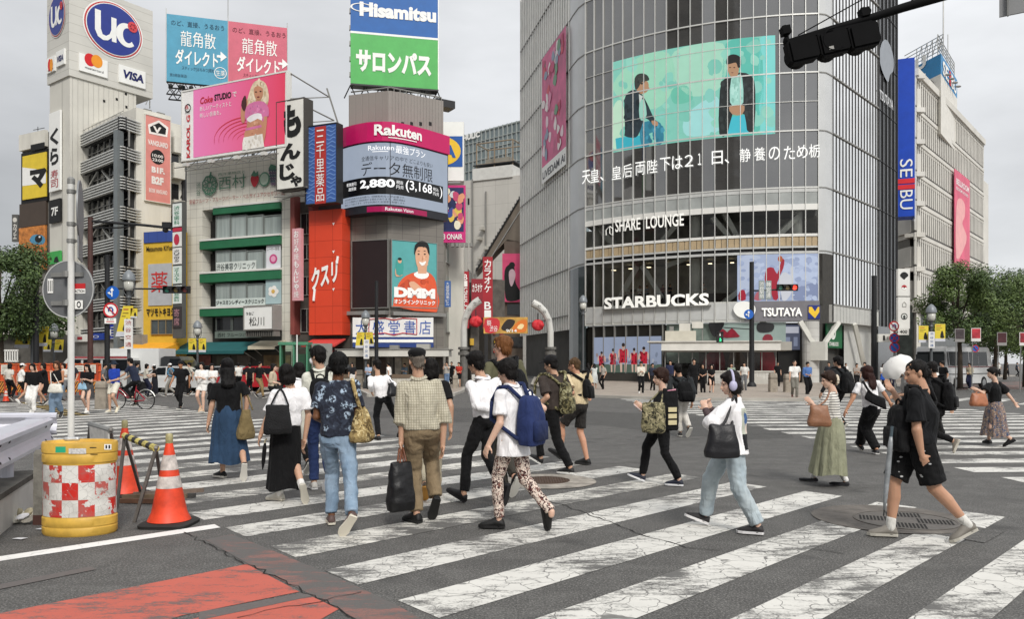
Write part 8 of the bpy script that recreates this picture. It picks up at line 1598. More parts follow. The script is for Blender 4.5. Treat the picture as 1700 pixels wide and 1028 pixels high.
# ---- the near walkers, each on its own joints
r,J,s,f,l=near("woman with long black hair in a black top and long denim skirt",11.2,108,1.70,(378,610),(379,632),(358,642),(401,640),(379,690),(346,702),(408,684),('g',374,795,352,792),('t',406,770,404,800,-.08),el=(352,673),er=(411,664),hem=(381,768),hemw=31,bot='skirt',bm=cloth('#2f4763','denim','#23384f'),pleat=5,tun=.07,flare=1.12,tm=BLKC,sw=1.2,w=1.02,hair='long',hlen=.1,hc='#141112')
c=P(408,705,11.15); bag("olive canvas shoulder bag at the side of the denim skirt",c,V((.5,.6,0)),.27,.42,.14,cloth('#7a6a48'),[c+z_*.2-V((.05,0,0)),J['sr']+z_*.05,c+z_*.2+V((.08,.05,0))],taper=.5)
r,J,s,f,l=near("woman with a short black bob in a loose white tee and long black skirt",9.4,118,1.62,(476,622),(482,641),(458,655),(503,651),(474,732),(433,722),(506,728),('g',471,833,446,831),('t',503,807,508,838,-.08),el=(443,697),er=(512,690),hem=(472,812),hemw=27,bot='skirt',bm=BLKC,pleat=4,tm=WHTC,sw=1.4,w=1.1,hair='bob',hv=1.02,sole='#cfc9ba',shoe='#d8d4c8',sock='#e8e6e2',sk='sneaker')
c=P(461,697,9.15); bag("large black woven tote on the shoulder of the woman in the white tee",c,V((.96,.28,0)),.33,.34,.15,M('#151517',.8,var=.3,sc=20,bump=.8,bsc=90),[c+V((-.08,0,.16)),J['sl']+V((.06,-.02,.06)),c+V((.12,.02,.16))],"tote_bag",taper=.8)
um=thing("folded_umbrella","small black folded umbrella held by the woman with the woven tote","umbrella",P(437,778,9.2)); m=MB(); a,b=P(440,736,9.2),P(436,780,9.2); m.path([a,a.lerp(b,.2),a.lerp(b,.7),b],.02,BLKC,10,[.012,.024,.022,.006]); m.build("canopy",um,smooth=True); m=MB(); m.path([a+V((.02,0,.05)),a+V((0,0,.03)),a],.01,M('#d8cfae',.4),8); m.build("handle",um)
r,J,s,f,l=near("man in a dark floral shirt and pale blue jeans",8.0,96,1.74,(562,607),(561,628),(532,643),(590,640),(560,744),(541,702),(586,700),('g',551,874,547,863),('t',592,852,566,892,-.12),el=(525,692),er=(594,690),dz={'wl':.28,'wr':.25},hem=None,bm=JEAN,tm=cloth('#262a36','floral','#a9bccf','#363d4c'),skin=SKD,hair='short',hv=1.05,hc='#0f0d0c',shoe='#5a4642',sole='#d9d2c2',lw=1.05,w=1.05,flare=1.0,sw=1.05)
hp_=thing("headphones","dark headphones on the man in the floral shirt","headphones",J['hd']); m=MB(); C=J['hd']+V((0,-.02,-.03)); m.path([C+l*.1*cos(t)+V((0,0,.0))-f*.07*sin(t) for t in[pi*i/10 for i in range(11)]],.012,BLK,8); m.build("band",hp_,smooth=True)
for q in(1,-1):m=MB(); m.ell(C+l*q*.098+f*.01,l*.025,f*.036,V((0,0,.04)),M('#232324',.5)); m.build("ear_cup",hp_,smooth=True)
c=P(601,707,7.95); bag("camouflage patterned slouchy bag beside the floral shirt",c,V((.5,.85,0)),.3,.34,.15,cloth('#a08a5c','camo','#5f4e30','#cbb98a'),[c+z_*.12,P(592,660,7.9),J['sr']+V((-.02,-.06,.06)),P(598,668,8.05),c+z_*.12+V((.04,.05,0))],taper=.55,sr=.02)
r,J,s,f,l=near("tall man in a pale shirt and dark blue jeans wearing a face mask",10.3,108,1.86,(527,592),(531,609),(509,626),(550,622),(532,694),(503,734),(552,700),('g',523,815,514,808),('t',545,800,540,817),el=(505,680),er=(556,664),hyaw=150,top='long',tm=cloth('#d9d9cd'),bm=NAVY,collar=cloth('#d9d9cd'),sw=1.15,hair='short',sole='#c9c9c9',shoe='#b9b7b2')
mk=MB(); C=J['hd']; hf=V((cos(R(150)),sin(R(150)),0)); hl=V((-hf.y,hf.x,0)); mk.ell(C+hf*.065-z_*.055,hl*.065,hf*.05,z_*.052,WHTC); o=mk.build("face_mask",r,smooth=True)
backpack("black backpack strapped on the tall man in the pale shirt",J,f,l,s,BLKC,.27,.4,.12)
walker("dark haired person in a white shirt seen beyond the bob haircut",498,795,1.66,125,.2,1,'fold',Y=11.6,tm=WHTC,top='long',bm=BLKC,hair='bob',collar=WHTC)
r,J,s,f,l=near("man in a white dress shirt and black trousers walking off with a black shoulder bag",16.9,120,1.70,(625,607),(627,622),(615,629),(642,627),(636,656),(617,650),(650,652),('g',630,732,618,729),('t',668,714,661,727),top='long',tm=WHTC,bm=BLKC,hair='short',shoe='#161616',sole='#1a1a1a',hyaw=150)
c=P(652,647,16.8); bag("black shoulder bag of the man in the white dress shirt far ahead",c,V((.4,.9,0)),.34,.3,.13,BLKL,[c+z_*.12,J['sr']+z_*.05,c+z_*.12+V((.06,.06,0))])
r,J,s,f,l=near("old man in a checked shirt, khaki trousers and black beret",8.15,100,1.79,(692,600),(694,620),(667,642),(724,639),(700,745),(666,732),(735,738),('g',698,871,677,866),('t',725,834,716,865,-.1),el=(668,695),er=(737,692),hyaw=112,tm=cloth('#c2bca9','plaid','#8b8470'),bm=cloth('#84735a'),top='half',sw=1.25,w=1.12,hem=None,hair='buzz',hc='#8d8378',hat=('beret','#131314'),lw=1.22,hemw=None,shoe='#121212',sole='#1b1b1b',ll=.97,collar=cloth('#c2bca9','plaid','#8b8470'))
c=P(665,808,8.0); h0=J['wl']-z_*.08
bag("black drawstring duffel bag hanging from the old man's hand",c,V((.8,.6,0)),.29,.5,.2,M('#131315',.5,var=.25,sc=9,bump=.6,bsc=14),[[c+V((-.03,0,.24)),h0+V((-.012,0,.01)),c+V((.03,.02,.24))],[c+V((.0,-.04,.24)),h0+V((.012,0,.01)),c+V((.05,.05,.24))]],"duffel_bag",taper=.8,smat=LEATH('#6b3f2a'))
walker("person almost hidden behind the old man, in pale trousers",716,835,1.72,100,.26,-1,'walk',Y=9.5,tm=BLKC,bm=cloth('#b9b09a'),shoe='#4a3f34',sole='#c08a3e',hair='bob')
r,J,s,f,l=near("man in a white long sleeved dress shirt and black trousers striding with polished shoes",9.4,146,1.79,(789,603),(799,624),(781,641),(826,634),(806,700),(822,681),(832,690),('h',772,836,745,816,.1),('t',844,815,838,842),el=(791,674),dz={'wl':.0,'el':-.05,'wr':-.1},top='long',tm=WHTC,bm=BLKC,collar=WHTC,hair='short',hv=1.06,shoe=LEATH('#131215'),sole='#17161a',w=1.0)
r,J,s,f,l=near("young person in a long white polo and dark patterned leggings",7.8,148,1.68,(841,618),(848,638),(832,655),(866,649),(852,745),(812,737),(872,705),('g',838,879,808,878),('t',900,843,908,882,-.05),el=(830,703),tm=WHTC,bm=cloth('#e3d2c4','leo','#3b2024','#7d5148',fold=.5),hair='short',hv=1.06,shoe='#141313',sole='#171616',collar=WHTC,flare=1.15,w=1.06,lw=.95,skin=SKP,tun=.19)
backpack("big navy blue backpack on the young person in the white polo",J,f,l,s,cloth('#27345f',fold=.8),.33,.5,.2,cloth('#202c52',fold=.6),drop=.02)
r,J,s,f,l=near("tall red haired man in an olive tee, looking aside",9.8,118,1.97,(834,577),(833,596),(809,611),(862,605),(838,690),(806,690),(866,690),('g',838,826,830,820),('t',856,812,850,827),hyaw=150,tm=cloth('#5d5b45'),bm=cloth('#3d3a34'),hair='short',hc='#8c5a32',skin='#d3a48c',w=1.05,sw=1.2)
backpack("black hiking backpack on the tall red haired man",J,f,l,s,BLKC,.34,.52,.2)
r,J,s,f,l=near("young man in a black cap and dark brown oversized tee",11.8,152,1.77,(914,605),(920,620),(900,630),(936,626),(921,692),(888,678),(931,682),('g',953,789,926,787),('a',899,772,885,763,.25,.33),tm=cloth('#3b332f'),bm=BLKC,hair='short',hat=('cap','#17171a'),sw=1.3,slen=.85,top='tee',w=1.1,shoe='#161617',sole='#e1e0dc',lw=1.05)
backpack("camouflage backpack on the young man in the black cap",J,f,l,s,cloth('#77704f','camo','#33301f','#a39f7d',fold=.8),.27,.46,.15,drop=.05)
r,J,s,f,l=near("fair short haired man in a cream tee and dark shorts",12.75,150,1.76,(953,607),(957,619),(940,627),(975,624),(962,690),(928,664),(979,651),('a',931,763,917,752,.12,.2),('g',980,773,953,771),er=(980,640),tm=cloth('#cdbb98'),bot='shorts',bm=cloth('#2c2927'),ll=.85,hair='buzz',hc='#6b5238',skin='#c9967a',shoe='#161616',sole='#2b2a2a',sw=1.15,w=1.05)
m=MB();
backpack("small black rucksack worn by the fair man in the cream tee",J,f,l,s,BLKC,.22,.3,.1)
r,J,s,f,l=near("woman with brown hair in a black tee holding a phone",10.65,180,1.60,(1096,627),(1100,645),(1098,657),(1102,655),(1098,718),(1070,677),(1066,674),('g',1134,809,1106,807),('h',1070,802,1042,789),el=(1093,680),tm=BLKC,bm=BLKC,hair='short',hv=1.13,hc='#3a2118',sw=1.15,w=1.05,shoe='#1f2433',sole='#e0e0e2',skin=SKP,dz={'wl':.08},hdl=(-.5,.2,.2),hdr=(-.5,-.1,.3))
ph=thing("smartphone","pale smartphone in the hands of the woman with brown hair","phone",P(1058,676,10.6)); m=MB(); fr_=Fr(P(1059,677,10.6),V((-.6,.2,.5)).normalized(),V((.1,.9,.1)).normalized()); m.box(fr_,-.07,-.035,-.005,.07,.035,.004,M('#e6d5d2',.3)); m.build("case",ph); m=MB(); m.quad(fr_,-.065,-.031,.065,.031,.006,M('#101114',.1)); m.build("screen",ph)
c=P(1085,694,10.35); bag("foliage patterned tote in front of the woman with the phone",c,V((1,.15,0)),.33,.4,.1,cloth('#7a7458','camo','#2c2a20','#a99f7e',fold=.4),[c+V((-.08,0,.18)),J['sl']+z_*.06,c+V((.1,0,.18))],"tote_bag",taper=.95)
def lab_(r,c,u,n,z):
 m=MB(); fr=Fr(c-n*(.055 if n.y>0 else-.055),u,z,-n if n.y>0 else n)
 for i in range(3):m.box(fr,-.06,-.2+i*.085,.0,.06,-.14+i*.085,.012,M('#cbbf97',.7))
 m.build("printed_label",r)
c=P(1113,680,10.5); bag("black tote with cream printed blocks behind the woman with the phone",c,V((1,.25,0)),.23,.56,.09,BLKC,[c+V((-.05,0,.26)),J['sl']+V((.04,-.02,.06)),c+V((.07,0,.26))],"tote_bag",taper=.95,extra=lab_,smat=cloth('#c48a9a'))
r,J,s,f,l=near("woman with a dark bob in a huge white tee and pale jeans, hands raised",7.75,182,1.60,(1212,637),(1219,656),(1211,672),(1222,668),(1215,752),(1172,682),(1180,680),('g',1268,890,1233,887),('h',1176,874,1138,857),el=(1183,703),dz={'wl':.1,'wr':-.06},tm=WHTC,bm=JEANL,top='half',sw=1.5,w=1.2,flare=1.15,hair='bob',hv=1.03,hc='#1d1512',skin=SKP,lw=1.3,ll=.97,shoe='#2a2728',sole='#dedcdc',hdl=(-.1,0,.9),hdr=(-.1,0,.9),curl=.8,tun=.1)
hp_=thing("headphones","pale lilac headphones on the woman in the huge white tee","headphones",J['hd']); HM=M('#b9b6d2',.4); C=J['hd']; m=MB(); m.path([C+l*.098*cos(t)+z_*.128*sin(t)-f*.005 for t in[pi*i/14 for i in range(15)]],.014,HM,8); m.build("band",hp_,smooth=True)
for q in(1,-1):m=MB(); m.ell(C+l*q*.1-z_*.02,l*.028,f*.04,z_*.05,HM); m.build("ear_cup",hp_,smooth=True)
for k in 'lr':m=MB(); m.cap(J['e'+k].lerp(J['w'+k],.25),J['w'+k],.043,.034,M('#4a3a3c',.6,var=.4,sc=30)); m.build("sheer_sleeve",r,smooth=True)
c=(J['sl']+J['sr'])/2; pr=Fr(c-z_*.24,V((.66,.75,0)),z_,V((.75,-.66,0)).normalized()); printed(r,pr,[( lambda a,b:abs(a)<.1 and abs(b)<.2,cloth('#b9bcae')),( lambda a,b:(a/.055)**2+((b-.08)/.075)**2<1,cloth('#3d5d8d')),( lambda a,b:(a/.035)**2+((b-.0)/.05)**2<1,cloth('#d7c8bb')),( lambda a,b:abs(a)<.1 and-.2<b<-.05,cloth('#1b1c1f'))])
c=P(1199,733,7.45); bag("black leather shoulder bag on the woman wearing headphones",c,V((1,.1,0)),.35,.32,.14,BLKL,[c+V((-.05,0,.13)),P(1204,700,7.5),J['sl']+V((.03,-.02,.06)),J['sl']+V((.07,.02,.03)),P(1214,712,7.56),c+V((.1,0,.13))],taper=.7,sr=.014)
r,J,s,f,l=near("woman in a striped tee and long sage pleated skirt with her hair up",10.6,180,1.57,(1375,631),(1382,647),(1374,657),(1384,655),(1382,697),(1350,672),(1357,676),('g',1410,808,1381,806),('g',1358,801,1331,799),el=(1362,688),tm=cloth('#dedad2','stripe','#4a4a4c'),sw=1.15,bot='skirt',bm=cloth('#8f9079',fold=.8),pleat=13,hem=(1374,786),hemw=38,hair='bun',hc='#3d2a20',shoe='#17161a',sole='#232226',sock='#e9e7e4',skin=SKP,sk='flat')
m=MB(); C=J['hd']-f*.12*s; rg_=thing("hair_scrunchie","cream scrunchie in the hair of the woman in the striped tee","hair tie",C)
for i in range(9):m.ell(C+l*.05*cos(i*.7)+z_*.05*sin(i*.7)-f*.0,l*.026,f*.022,z_*.026,WHTC,8,6)
meshobj(remesh(m,.008,2),"fabric_ring",cloth('#d9cdb9'),rg_)
c=P(1360,691,10.3); bag("brown leather shoulder bag on the woman in the striped tee",c,V((1,-.1,0)),.3,.28,.13,LEATH('#8c6248'),[c+V((-.06,0,.1)),P(1371,665,10.35),J['sl']+V((.02,-.02,.06)),P(1375,668,10.45),c+V((.09,.02,.1))],taper=.75)
r,J,s,f,l=near("woman with wavy red brown hair in a white tee and wide black trousers",14.2,118,1.63,(1439,619),(1441,633),(1425,640),(1457,637),(1447,674),(1405,681),(1477,668),('t',1420,735,1432,748),('g',1457,756,1445,752),el=(1417,660),er=(1468,654),tm=WHTC,bm=BLKC,lw=1.45,ll=.97,hair='long',hlen=.16,hv=1.06,hc='#3b1f1a',skin='#c08e70',shoe='#26262a',sole='#d8d6d2')
c=P(1454,664,13.95); bag("black crossbody bag slung on the woman with wavy hair",c,V((.9,-.2,-.5)),.42,.2,.1,BLKC,[c+V((.12,0,-.02)),P(1445,652,13.95),J['sl']+V((.06,-.08,.05)),J['sl']+V((.09,.02,.06))],taper=.8,sr=.02)
r,J,s,f,l=near("large man in a black tee and black shorts with his hair tied back",7.4,180,1.69,(1519,620),(1529,645),(1519,655),(1527,653),(1522,762),(1530,755),(1484,652),('t',1625,878,1579,903,.0),('g',1490,893,1432,890),el=(1522,714),er=(1505,690),dz={'wr':.12},tm=cloth('#0f1013'),bot='shorts',bm=cloth('#0c0c0e','dots','#b9b9b9'),ll=.9,lw=1.15,g=1.16,belly=1.2,slen=.78,sw=1.15,w=1.05,hair='slick',hc='#15110f',shoe='#7d7870',sole='#b9b5aa',sock='#d8d6d0',skin='#bb8f74',hdl=(.35,0,-.1),tun=.02)
backpack("black backpack worn on the chest of the large man",J,f,l,s,cloth('#121214'),.3,.44,.13,front=True,drop=.1)
um=thing("folded_umbrella","long grey furled umbrella hanging before the large man","umbrella",P(1467,857,7.25)); a,b=P(1481,708,7.25),P(1467,857,7.25); m=MB(); m.path([a.lerp(b,t) for t in(.1,.2,.5,.8,.93)],.03,M('#8f9396',.4,.1,var=.4,sc=14),10,[.012,.021,.025,.019,.009]); m.build("canopy",um,smooth=True); m=MB(); m.path([a.lerp(b,t) for t in(.92,1)],.006,BLK,8); m.build("tip",um); m=MB(); m.path([a,a.lerp(b,.12)],.014,M('#4d5a62',.3),8); m.build("handle",um)
r,J,s,f,l=near("man with black hair and black clothes stepping off behind the large man",14.4,140,1.69,(1546,612),(1551,626),(1538,633),(1566,630),(1556,676),(1535,676),(1580,674),('g',1567,728,1550,725),('t',1595,729,1585,753),tm=BLKC,bm=BLKC,hair='short',shoe='#8b8378',sole='#c9c2b4')
backpack("bulky black backpack on the man behind the large man",J,f,l,s,BLKC,.33,.52,.2)
r,J,s,f,l=near("woman in a black puff sleeved top and patterned skirt swinging her arm",15.6,172,1.57,(1647,620),(1652,633),(1642,640),(1659,638),(1652,674),(1624,648),(1684,668),('t',1681,735,1666,743),('g',1645,738,1626,735),el=(1632,653),er=(1674,656),tm=BLKC,sw=1.4,bot='skirt',bm=cloth('#8a7468','boho','#3d4f6b','#b9a58e',fold=.8),pleat=8,hem=(1651,724),hemw=26,hair='bun',hc='#1a1412',shoe='#151416',sole='#1c1b1d',skin=SKP)
c=P(1625,664,15.4); bag("tan leather handbag carried by the woman in the patterned skirt",c,V((1,.1,0)),.36,.26,.16,LEATH('#a5694a'),[c+V((-.08,0,.1)),J['wl']+V((0,0,-.02)),c+V((.1,0,.1))],"handbag",taper=.8)
r,J,s,f,l=near("man in a charcoal jacket and white trousers walking off",17.5,100,1.71,(1125,613),(1128,623),(1113,631),(1146,630),(1133,664),(1108,668),(1149,668),('g',1130,726,1124,722),('t',1144,720,1141,727),top='long',tm=cloth('#2b2e30'),bm=cloth('#cfcbc3'),hair='short',sw=1.2,w=1.12,lw=1.15,ll=.96)
backpack("black rucksack on the man in the charcoal jacket",J,f,l,s,BLKC,.34,.46,.17)
r,J,s,f,l=walker("man in a dark jacket partly hidden behind the striped tee",1394,718,1.82,125,.24,-1,'walk',tm=cloth('#26282a'),top='long',bm=BLKC,hair='short',hv=1.05); backpack("black backpack on the man behind the striped tee",J,f,l,s,BLKC,.34,.48,.18)
r,J,s,f,l=walker("person in grey walking under a white umbrella behind the large man",1508,742,1.62,165,.2,1,'fold',tm=cloth('#8d8b88'),bm=cloth('#4a4744'),hair='bob')
um=thing("open_umbrella","tilted white open umbrella over the head of the large man","umbrella",P(1500,640,12.3)); c=P(1491,612,12.4); ax=V((-.66,-.25,.62)).normalized(); x=ax.orthogonal().normalized(); y=ax.cross(x); m=MB(); n=8; RR=.26
rings=[]
for k in range(7):
 t=k/6; rad=RR*sin(t*1.25)/sin(1.25); h=.17*(cos(t*1.25)-cos(1.25))/(1-cos(1.25)); rings.append([c+ax*(h-(.05*t*t*(1-abs(cos(4*th))) if t>.5 else 0)*-1)+(x*cos(th)+y*sin(th))*max(rad,.002)*(1-.05*t*abs(sin(4*th))) for th in[2*pi*i/32 for i in range(32)]])
m.loft(rings,M('#e6e4e0',.7,var=.05),False); m.build("canopy",um,smooth=True); m=MB(); m.tube(c+ax*.17,c-ax*.5,.008,.008,8,MET); m.build("shaft",um); m=MB()
for i in range(8):th=2*pi*i/8; m.path([c+ax*.14,c+ax*.08+(x*cos(th)+y*sin(th))*RR*.55,c+(x*cos(th)+y*sin(th))*RR*.98],.004,MET,4)
m.build("ribs",um)
# ---- people further off
KH=cloth('#8a7450'); GREY=cloth('#6d6e70'); BLU=cloth('#2444a8'); WH2=cloth('#e6e4e0')
def w(*a,**k):return walker(*a,**k)
w("boyish figure in white tee and black shorts beside the orange fence",35,672,1.62,30,.2,1,tm=WH2,bot='shorts',bm=BLKC,hair='short',hat=('cap','#e6e4e0'),shoe='#e0deda')
w("woman in a black jacket and white trousers facing the camera near the guard rail",55,690,1.62,275,.14,1,'rest',top='half',tm=BLKC,bm=WH2,hair='bob',skin=SKP,shoe='#e0deda',lw=1.15,sw=1.2)
w("person in black raising both hands with a phone",74,674,1.62,230,.1,-1,'up',tm=BLKC,bot='skirt',bm=BLKC,hemz=.5,hair='bob')
r,J,s,f,l=w("woman with brown hair in a black tank top and wide jeans",95,696,1.7,280,.16,-1,'fold',top='tank',tm=BLKC,bm=cloth('#6f8399','denim','#869bb0'),lw=1.35,hair='long',hlen=.05,hc='#5a3a28',skin='#c48e6c'); c=P(92,645,22.8); bag("large white handbag held by the woman in the black tank top",c,V((1,.1,0)),.42,.26,.16,LEATH('#d6d3c8'),[c+V((-.12,0,.1)),J['sr']+z_*.03,c+V((.12,0,.1))])
r,J,s,f,l=w("woman in a black top and grey short skirt with a drink in her hand",146,688,1.6,270,.16,1,'phone',tm=BLKC,bot='skirt',bm=cloth('#4a4a4c'),hemz=.55,hemx=.2,pleat=14,hair='long',hlen=.12,skin=SKP,shoe='#e6e4e0'); c=P(137,642,25.2); bag("pale blue handbag of the woman in the grey short skirt",c,V((1,.1,0)),.3,.2,.12,LEATH('#8fb4cc'),[c+V((-.08,0,.08)),J['er'],c+V((.08,0,.08))])
w("man in a blue football shirt, cream shorts and dark bucket hat",190,687,1.7,262,.12,-1,'fold',tm=BLU,bot='shorts',bm=cloth('#ddd8c8'),hair='short',hat=('hat','#1f2a38'),shoe='#d9d0b8',lw=1.1)
w("person in a grey tee leaning behind the stone bollard",172,664,1.6,20,.1,1,'rest',tm=GREY,bm=BLKC,hair='short')
def cyclist():
 p=BP; J={}; f=V((cos(R(172)),sin(R(172)),0)); l=V((-f.y,f.x,0)); s=.99; hm=p(-.2,.98); J['hl']=hm+l*.085; J['hr']=hm-l*.085; sm=p(-.02,1.48)
 for k,q in(('l',1),('r',-1)):J['s'+k]=sm+l*q*.17; J['w'+k]=p(.33,1.12)+l*q*.25; h=p(-.17,.34 if k=='l' else.12)+l*q*.1; J['f'+k]=(h,h+f*.26)
 J['nk']=p(.01,1.55); J['hd']=p(.05,1.68); make("man in a navy polo riding the red bicycle",J,f,l,s,dict(seat=1,tm=cloth('#232a3d'),bm=BLKC,hair='short',hat=None,shoe='#1a1a1a'),(.014,.018))
cyclist()
w("woman in a cream tee reading her phone by the white car",242,662,1.58,20,.08,1,'phone',tm=cloth('#d9d3c4'),bot='pants',bm=cloth('#23263a'),lw=1.3,hair='bob',skin=SKP)
w("woman in a dark dress and white cap by the white car",257,660,1.55,200,.08,1,'fold',tm=BLKC,bot='skirt',bm=cloth('#23232a'),hemz=.2,hair='bob',hat=('cap','#e9e7e4'))
r,J,s,f,l=w("delivery walker in grey with a white cap",284,659,1.62,190,.24,1,'walk',tm=GREY,bm=cloth('#9a978f'),hair='short',hat=('cap','#e9e7e4')); backpack("square light blue delivery pack on the walker in grey",J,f,l,s,cloth('#5f9fc4',fold=.3),.36,.4,.22)
w("man in black with a black cap walking across the stripes",301,681,1.72,262,.22,1,'walk',tm=BLKC,bm=BLKC,hair='short',hat=('cap','#161616'),skin='#a87452')
w("woman in sunglasses, white tee and white shorts",336,686,1.66,265,.12,1,'phone',tm=WH2,sw=1.3,w=1.15,bot='shorts',bm=WH2,ll=.55,hair='long',hlen=.12,shoe='#c9a98a',skin=SKP)
w("person in white behind the woman in sunglasses",351,680,1.62,300,.2,-1,'phone',tm=WH2,bm=BLKC,hair='bob',skin=SKP)
w("man in black with a rucksack before the red car",415,657,1.62,120,.2,1,'walk',tm=BLKC,bm=BLKC,hair='short')
w("man in a black tee and khaki trousers walking past the red car",430,662,1.72,340,.3,-1,'walk',tm=BLKC,bm=KH,hair='short',sw=1.2)
w("woman in a beige blouse and black trousers beside the red car",452,690,1.62,350,.18,1,'fold',top='half',tm=cloth('#c4b49c'),bm=BLKC,hair='bob',skin=SKP,sw=1.2)
w("person in a pale blue shirt by the lamp at the bookshop",612,650,1.62,250,.05,1,'phone',tm=cloth('#9fb0c8'),bm=BLKC,hair='short')
w("man in a white shirt with a dark rucksack before the bookshop",646,652,1.66,150,.15,1,'walk',tm=WH2,bm=BLKC,hair='short')
w("person in pale clothes by the tiled plinth",716,649,1.5,250,.04,1,'fold',tm=cloth('#c4c8d0'),bm=cloth('#8d9098'),hair='bob')
w("man in a grey top and jeans taking a picture",742,647,1.68,262,.05,1,'up',tm=cloth('#b0aca6'),bm=cloth('#5d7494','denim','#7288a6'),hair='short')
w("person in black standing between the two at the street mouth",750,641,1.7,250,.1,1,'rest',tm=BLKC,bm=BLKC,hair='short')
w("person in a red tee and black shorts at the street mouth",762,646,1.66,255,.06,1,'fold',tm=cloth('#b3382c'),bot='shorts',bm=BLKC,hair='short')
w("woman in a pale dress taking a picture by the led screen",987,649,1.58,100,.05,1,'up',tm=cloth('#cfd3d0'),bot='skirt',bm=cloth('#cfd3d0'),hemz=.5,hair='long',hlen=.05,shoe='#e6e4e0')
w("person in black beside the woman in the pale dress",977,648,1.6,120,.05,1,'rest',tm=BLKC,bm=BLKC,hair='long',hlen=.2)
r,J,s,f,l=w("man in a cream hoodie with a beige bag in front of the led screen",1064,657,1.7,268,.12,1,'phone',top='long',tm=cloth('#d6d0c2'),bm=BLKC,hair='short',hat=('cap','#1a1a1a'),shoe='#e0deda');
w("person in dark blue just behind the man in the cream hoodie",1083,652,1.6,275,.1,1,'rest',tm=cloth('#2b3040'),bm=BLKC,hair='short')
w("man in a navy tee before the kiosk glazing",1113,653,1.78,250,.1,1,'rest',tm=cloth('#2a2f4a'),bm=cloth('#33333a'),hair='short')
w("tall man in a black shirt before the kiosk",1152,660,1.84,262,.1,1,'rest',top='long',tm=BLKC,bm=BLKC,hair='short',shoe='#e0deda')
w("woman in a black top and black trousers beside the tall man",1167,656,1.58,250,.05,1,'fold',tm=BLKC,bm=BLKC,hair='long',hlen=.1)
w("woman in a black tee and short skirt in front of the tiled wall",1181,656,1.55,265,.06,1,'fold',tm=BLKC,bot='skirt',bm=BLKC,hemz=.55,hemx=.2,hair='long',hlen=.1,skin=SKP)
w("middle aged man in a white short sleeved shirt and grey trousers",1319,664,1.76,255,.18,1,'walk',tm=WH2,bm=cloth('#77746c'),hair='buzz',hc='#3b3630',shoe='#6b3a34')
w("person in a loose blue shirt, sunglasses and black trousers",1340,659,1.68,280,.12,-1,'fold',top='half',tm=cloth('#5577b0'),bm=BLKC,hair='short',sw=1.2,lw=1.2)
w("dark figure standing inside the shop entrance",1291,645,1.7,270,.05,1,'rest',tm=BLKC,bm=BLKC,hair='short')
w("person in white deep in the green cafe entrance",1404,640,1.6,265,.08,1,'rest',tm=WH2,bm=cloth('#5a5a5c'),hair='short')
r,J,s,f,l=w("woman in a white tee with a blue bag by the grey sign post",1466,647,1.58,265,.06,1,'fold',tm=WH2,bm=BLKC,hair='long',hlen=.08,skin=SKP); c=P(1467,626,42.8); bag("blue tote held by the woman in white by the grey sign post",c,V((1,.1,0)),.4,.34,.12,cloth('#2b55b0'),[c+V((-.1,0,.14)),J['sl'],c+V((.1,0,.14))],"tote_bag")
w("person in navy beside the woman with the blue tote",1481,647,1.55,240,.06,1,'phone',tm=cloth('#23305a'),bm=cloth('#23263a'),hair='short')
w("person in a beige jacket and navy trousers in front of the minibus",1610,648,1.62,215,.18,1,'fold',top='long',tm=cloth('#b3a890'),bm=cloth('#262b44'),hair='short',lw=1.2)
w("man in a black shirt seen past the large man's shoulder",1566,668,1.72,180,.1,1,'rest',tm=BLKC,bm=BLKC,hair='short',skin='#bb8f74')
w("bald man in white right behind the black backpack",1553,690,1.68,150,.2,1,'rest',tm=WH2,bm=GREY,hair='buzz',hc='#8d7a6c')
for i,(x,y,c1,lab) in enumerate(((1645,628,'#7a2f34',"figure in dark red far along the avenue"),(1658,627,'#d8d6d0',"figure in white far along the avenue"),(1672,626,'#2a2c33',"figure in black far along the avenue"),(1688,627,'#55606e',"figure in blue grey far along the avenue"),(1634,627,'#3a3c40',"figure in charcoal far along the avenue, nearest the minibus"))):w(lab,x,y,1.66,200+i*40,.15,1,'walk',tm=cloth(c1),bm=BLKC,hair='short',face=0)
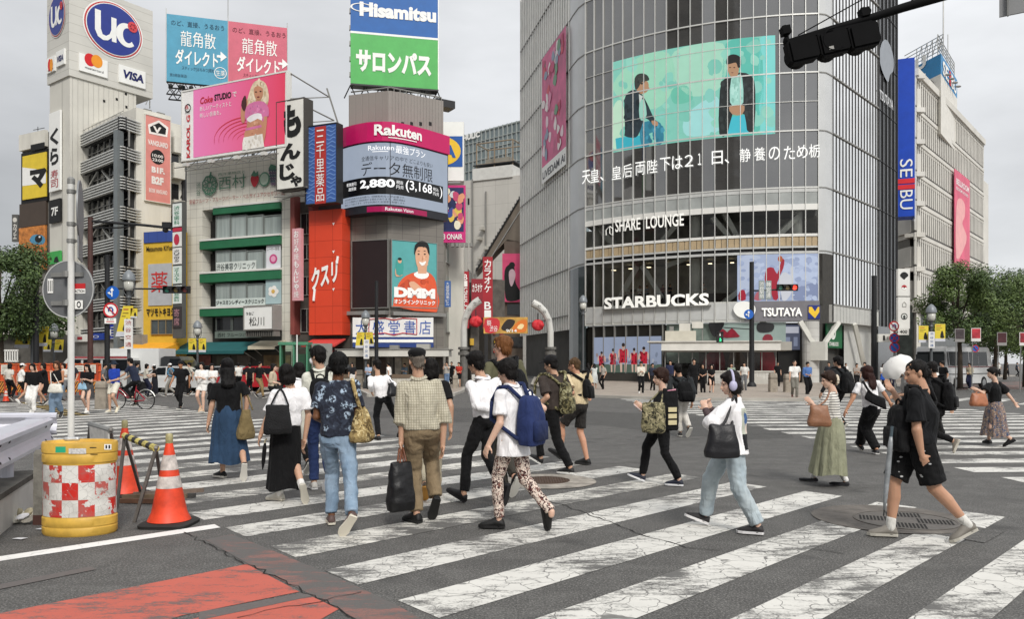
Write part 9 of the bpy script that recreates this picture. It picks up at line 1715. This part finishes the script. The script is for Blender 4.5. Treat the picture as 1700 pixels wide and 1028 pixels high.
for i,(px,c1,lab) in enumerate(((1041,'#c9c6c0',"guest in a pale top at the upper cafe window, nearest the brace foot"),(1051,'#3a2f2c',"guest in brown at the upper cafe window"),(1062,'#e2e0da',"guest in white at the upper cafe window between the braces"),(1074,'#8a8f96',"guest in grey at the upper cafe window between the braces"),(1100,'#6a3a34',"guest in dark red at the upper cafe window past the braces"),(1112,'#26282c',"guest in black at the upper cafe window past the braces"),(1167,'#b9b6ae',"guest in beige at the upper cafe window near the ball game screen"))):
 Yq=AF.Y(px)+1.2; w(lab,px,0,1.68,250+i*9,.0,1,'phone',z0=6.3,Y=Yq,tm=cloth(c1),bm=BLKC,hair='short' if i%2 else 'bob',face=0)
for x,y,H_,yw,sd,ar,c1,b_,lab in((120,664,1.68,260,.08,'rest','#2c2f36',BLKC,"man in a dark tee just past the white sign post by the fence"),(15,668,1.6,70,.06,'rest','#c9c4ba',BLKC,"woman in a pale blouse at the orange fence nearest the picture edge"),(107,668,1.62,250,.1,'phone','#d9d5cc',GREY,"person in cream with a phone between the jeans woman and the white post"),(226,657,1.64,30,.1,'fold','#3a4a5a',BLKC,"person in slate blue behind the red bicycle"),(316,658,1.66,200,.12,'walk','#b9b4a8',BLKC,"walker in a sand tee behind the man in the black cap"),(370,660,1.62,240,.12,'walk','#3d3b3a',GREY,"walker in charcoal behind the long haired woman"),(396,655,1.64,120,.12,'walk','#d6d3cc',BLKC,"walker in off white before the red car bonnet"),(585,648,1.62,270,.05,'rest','#1f2024',WH2,"person in black and white by the poster left of the bookshop"),(672,646,1.6,250,.05,'phone','#6d7f8f',BLKC,"person in steel blue by the bookshop window"),(1002,650,1.6,200,.06,'rest','#a8a39a',BLKC,"person in taupe below the athletes on the screen"),(1214,654,1.62,260,.06,'phone','#8d9a8a',BLKC,"person in sage by the tiled kiosk wall"),(1236,652,1.66,240,.06,'rest','#d9d7d2',GREY,"person in white by the black pole at the kiosk"),(1376,650,1.68,250,.08,'rest','#2a2d34',BLKC,"person in black by the foot of the white column"),(1422,650,1.6,260,.08,'phone','#9a8f86',BLKC,"person in fawn by the parked dark bicycle"),(1436,652,1.66,230,.1,'rest','#30343a',GREY,"person in slate near the black pole at the dark glass end")):w(lab.replace(' left of',' beside'),x,y,H_,yw,sd,1,ar,tm=cloth(c1),bm=b_,hair='bob' if x%2 else 'short',face=0)
bpy.data.scenes.remove(TMP)
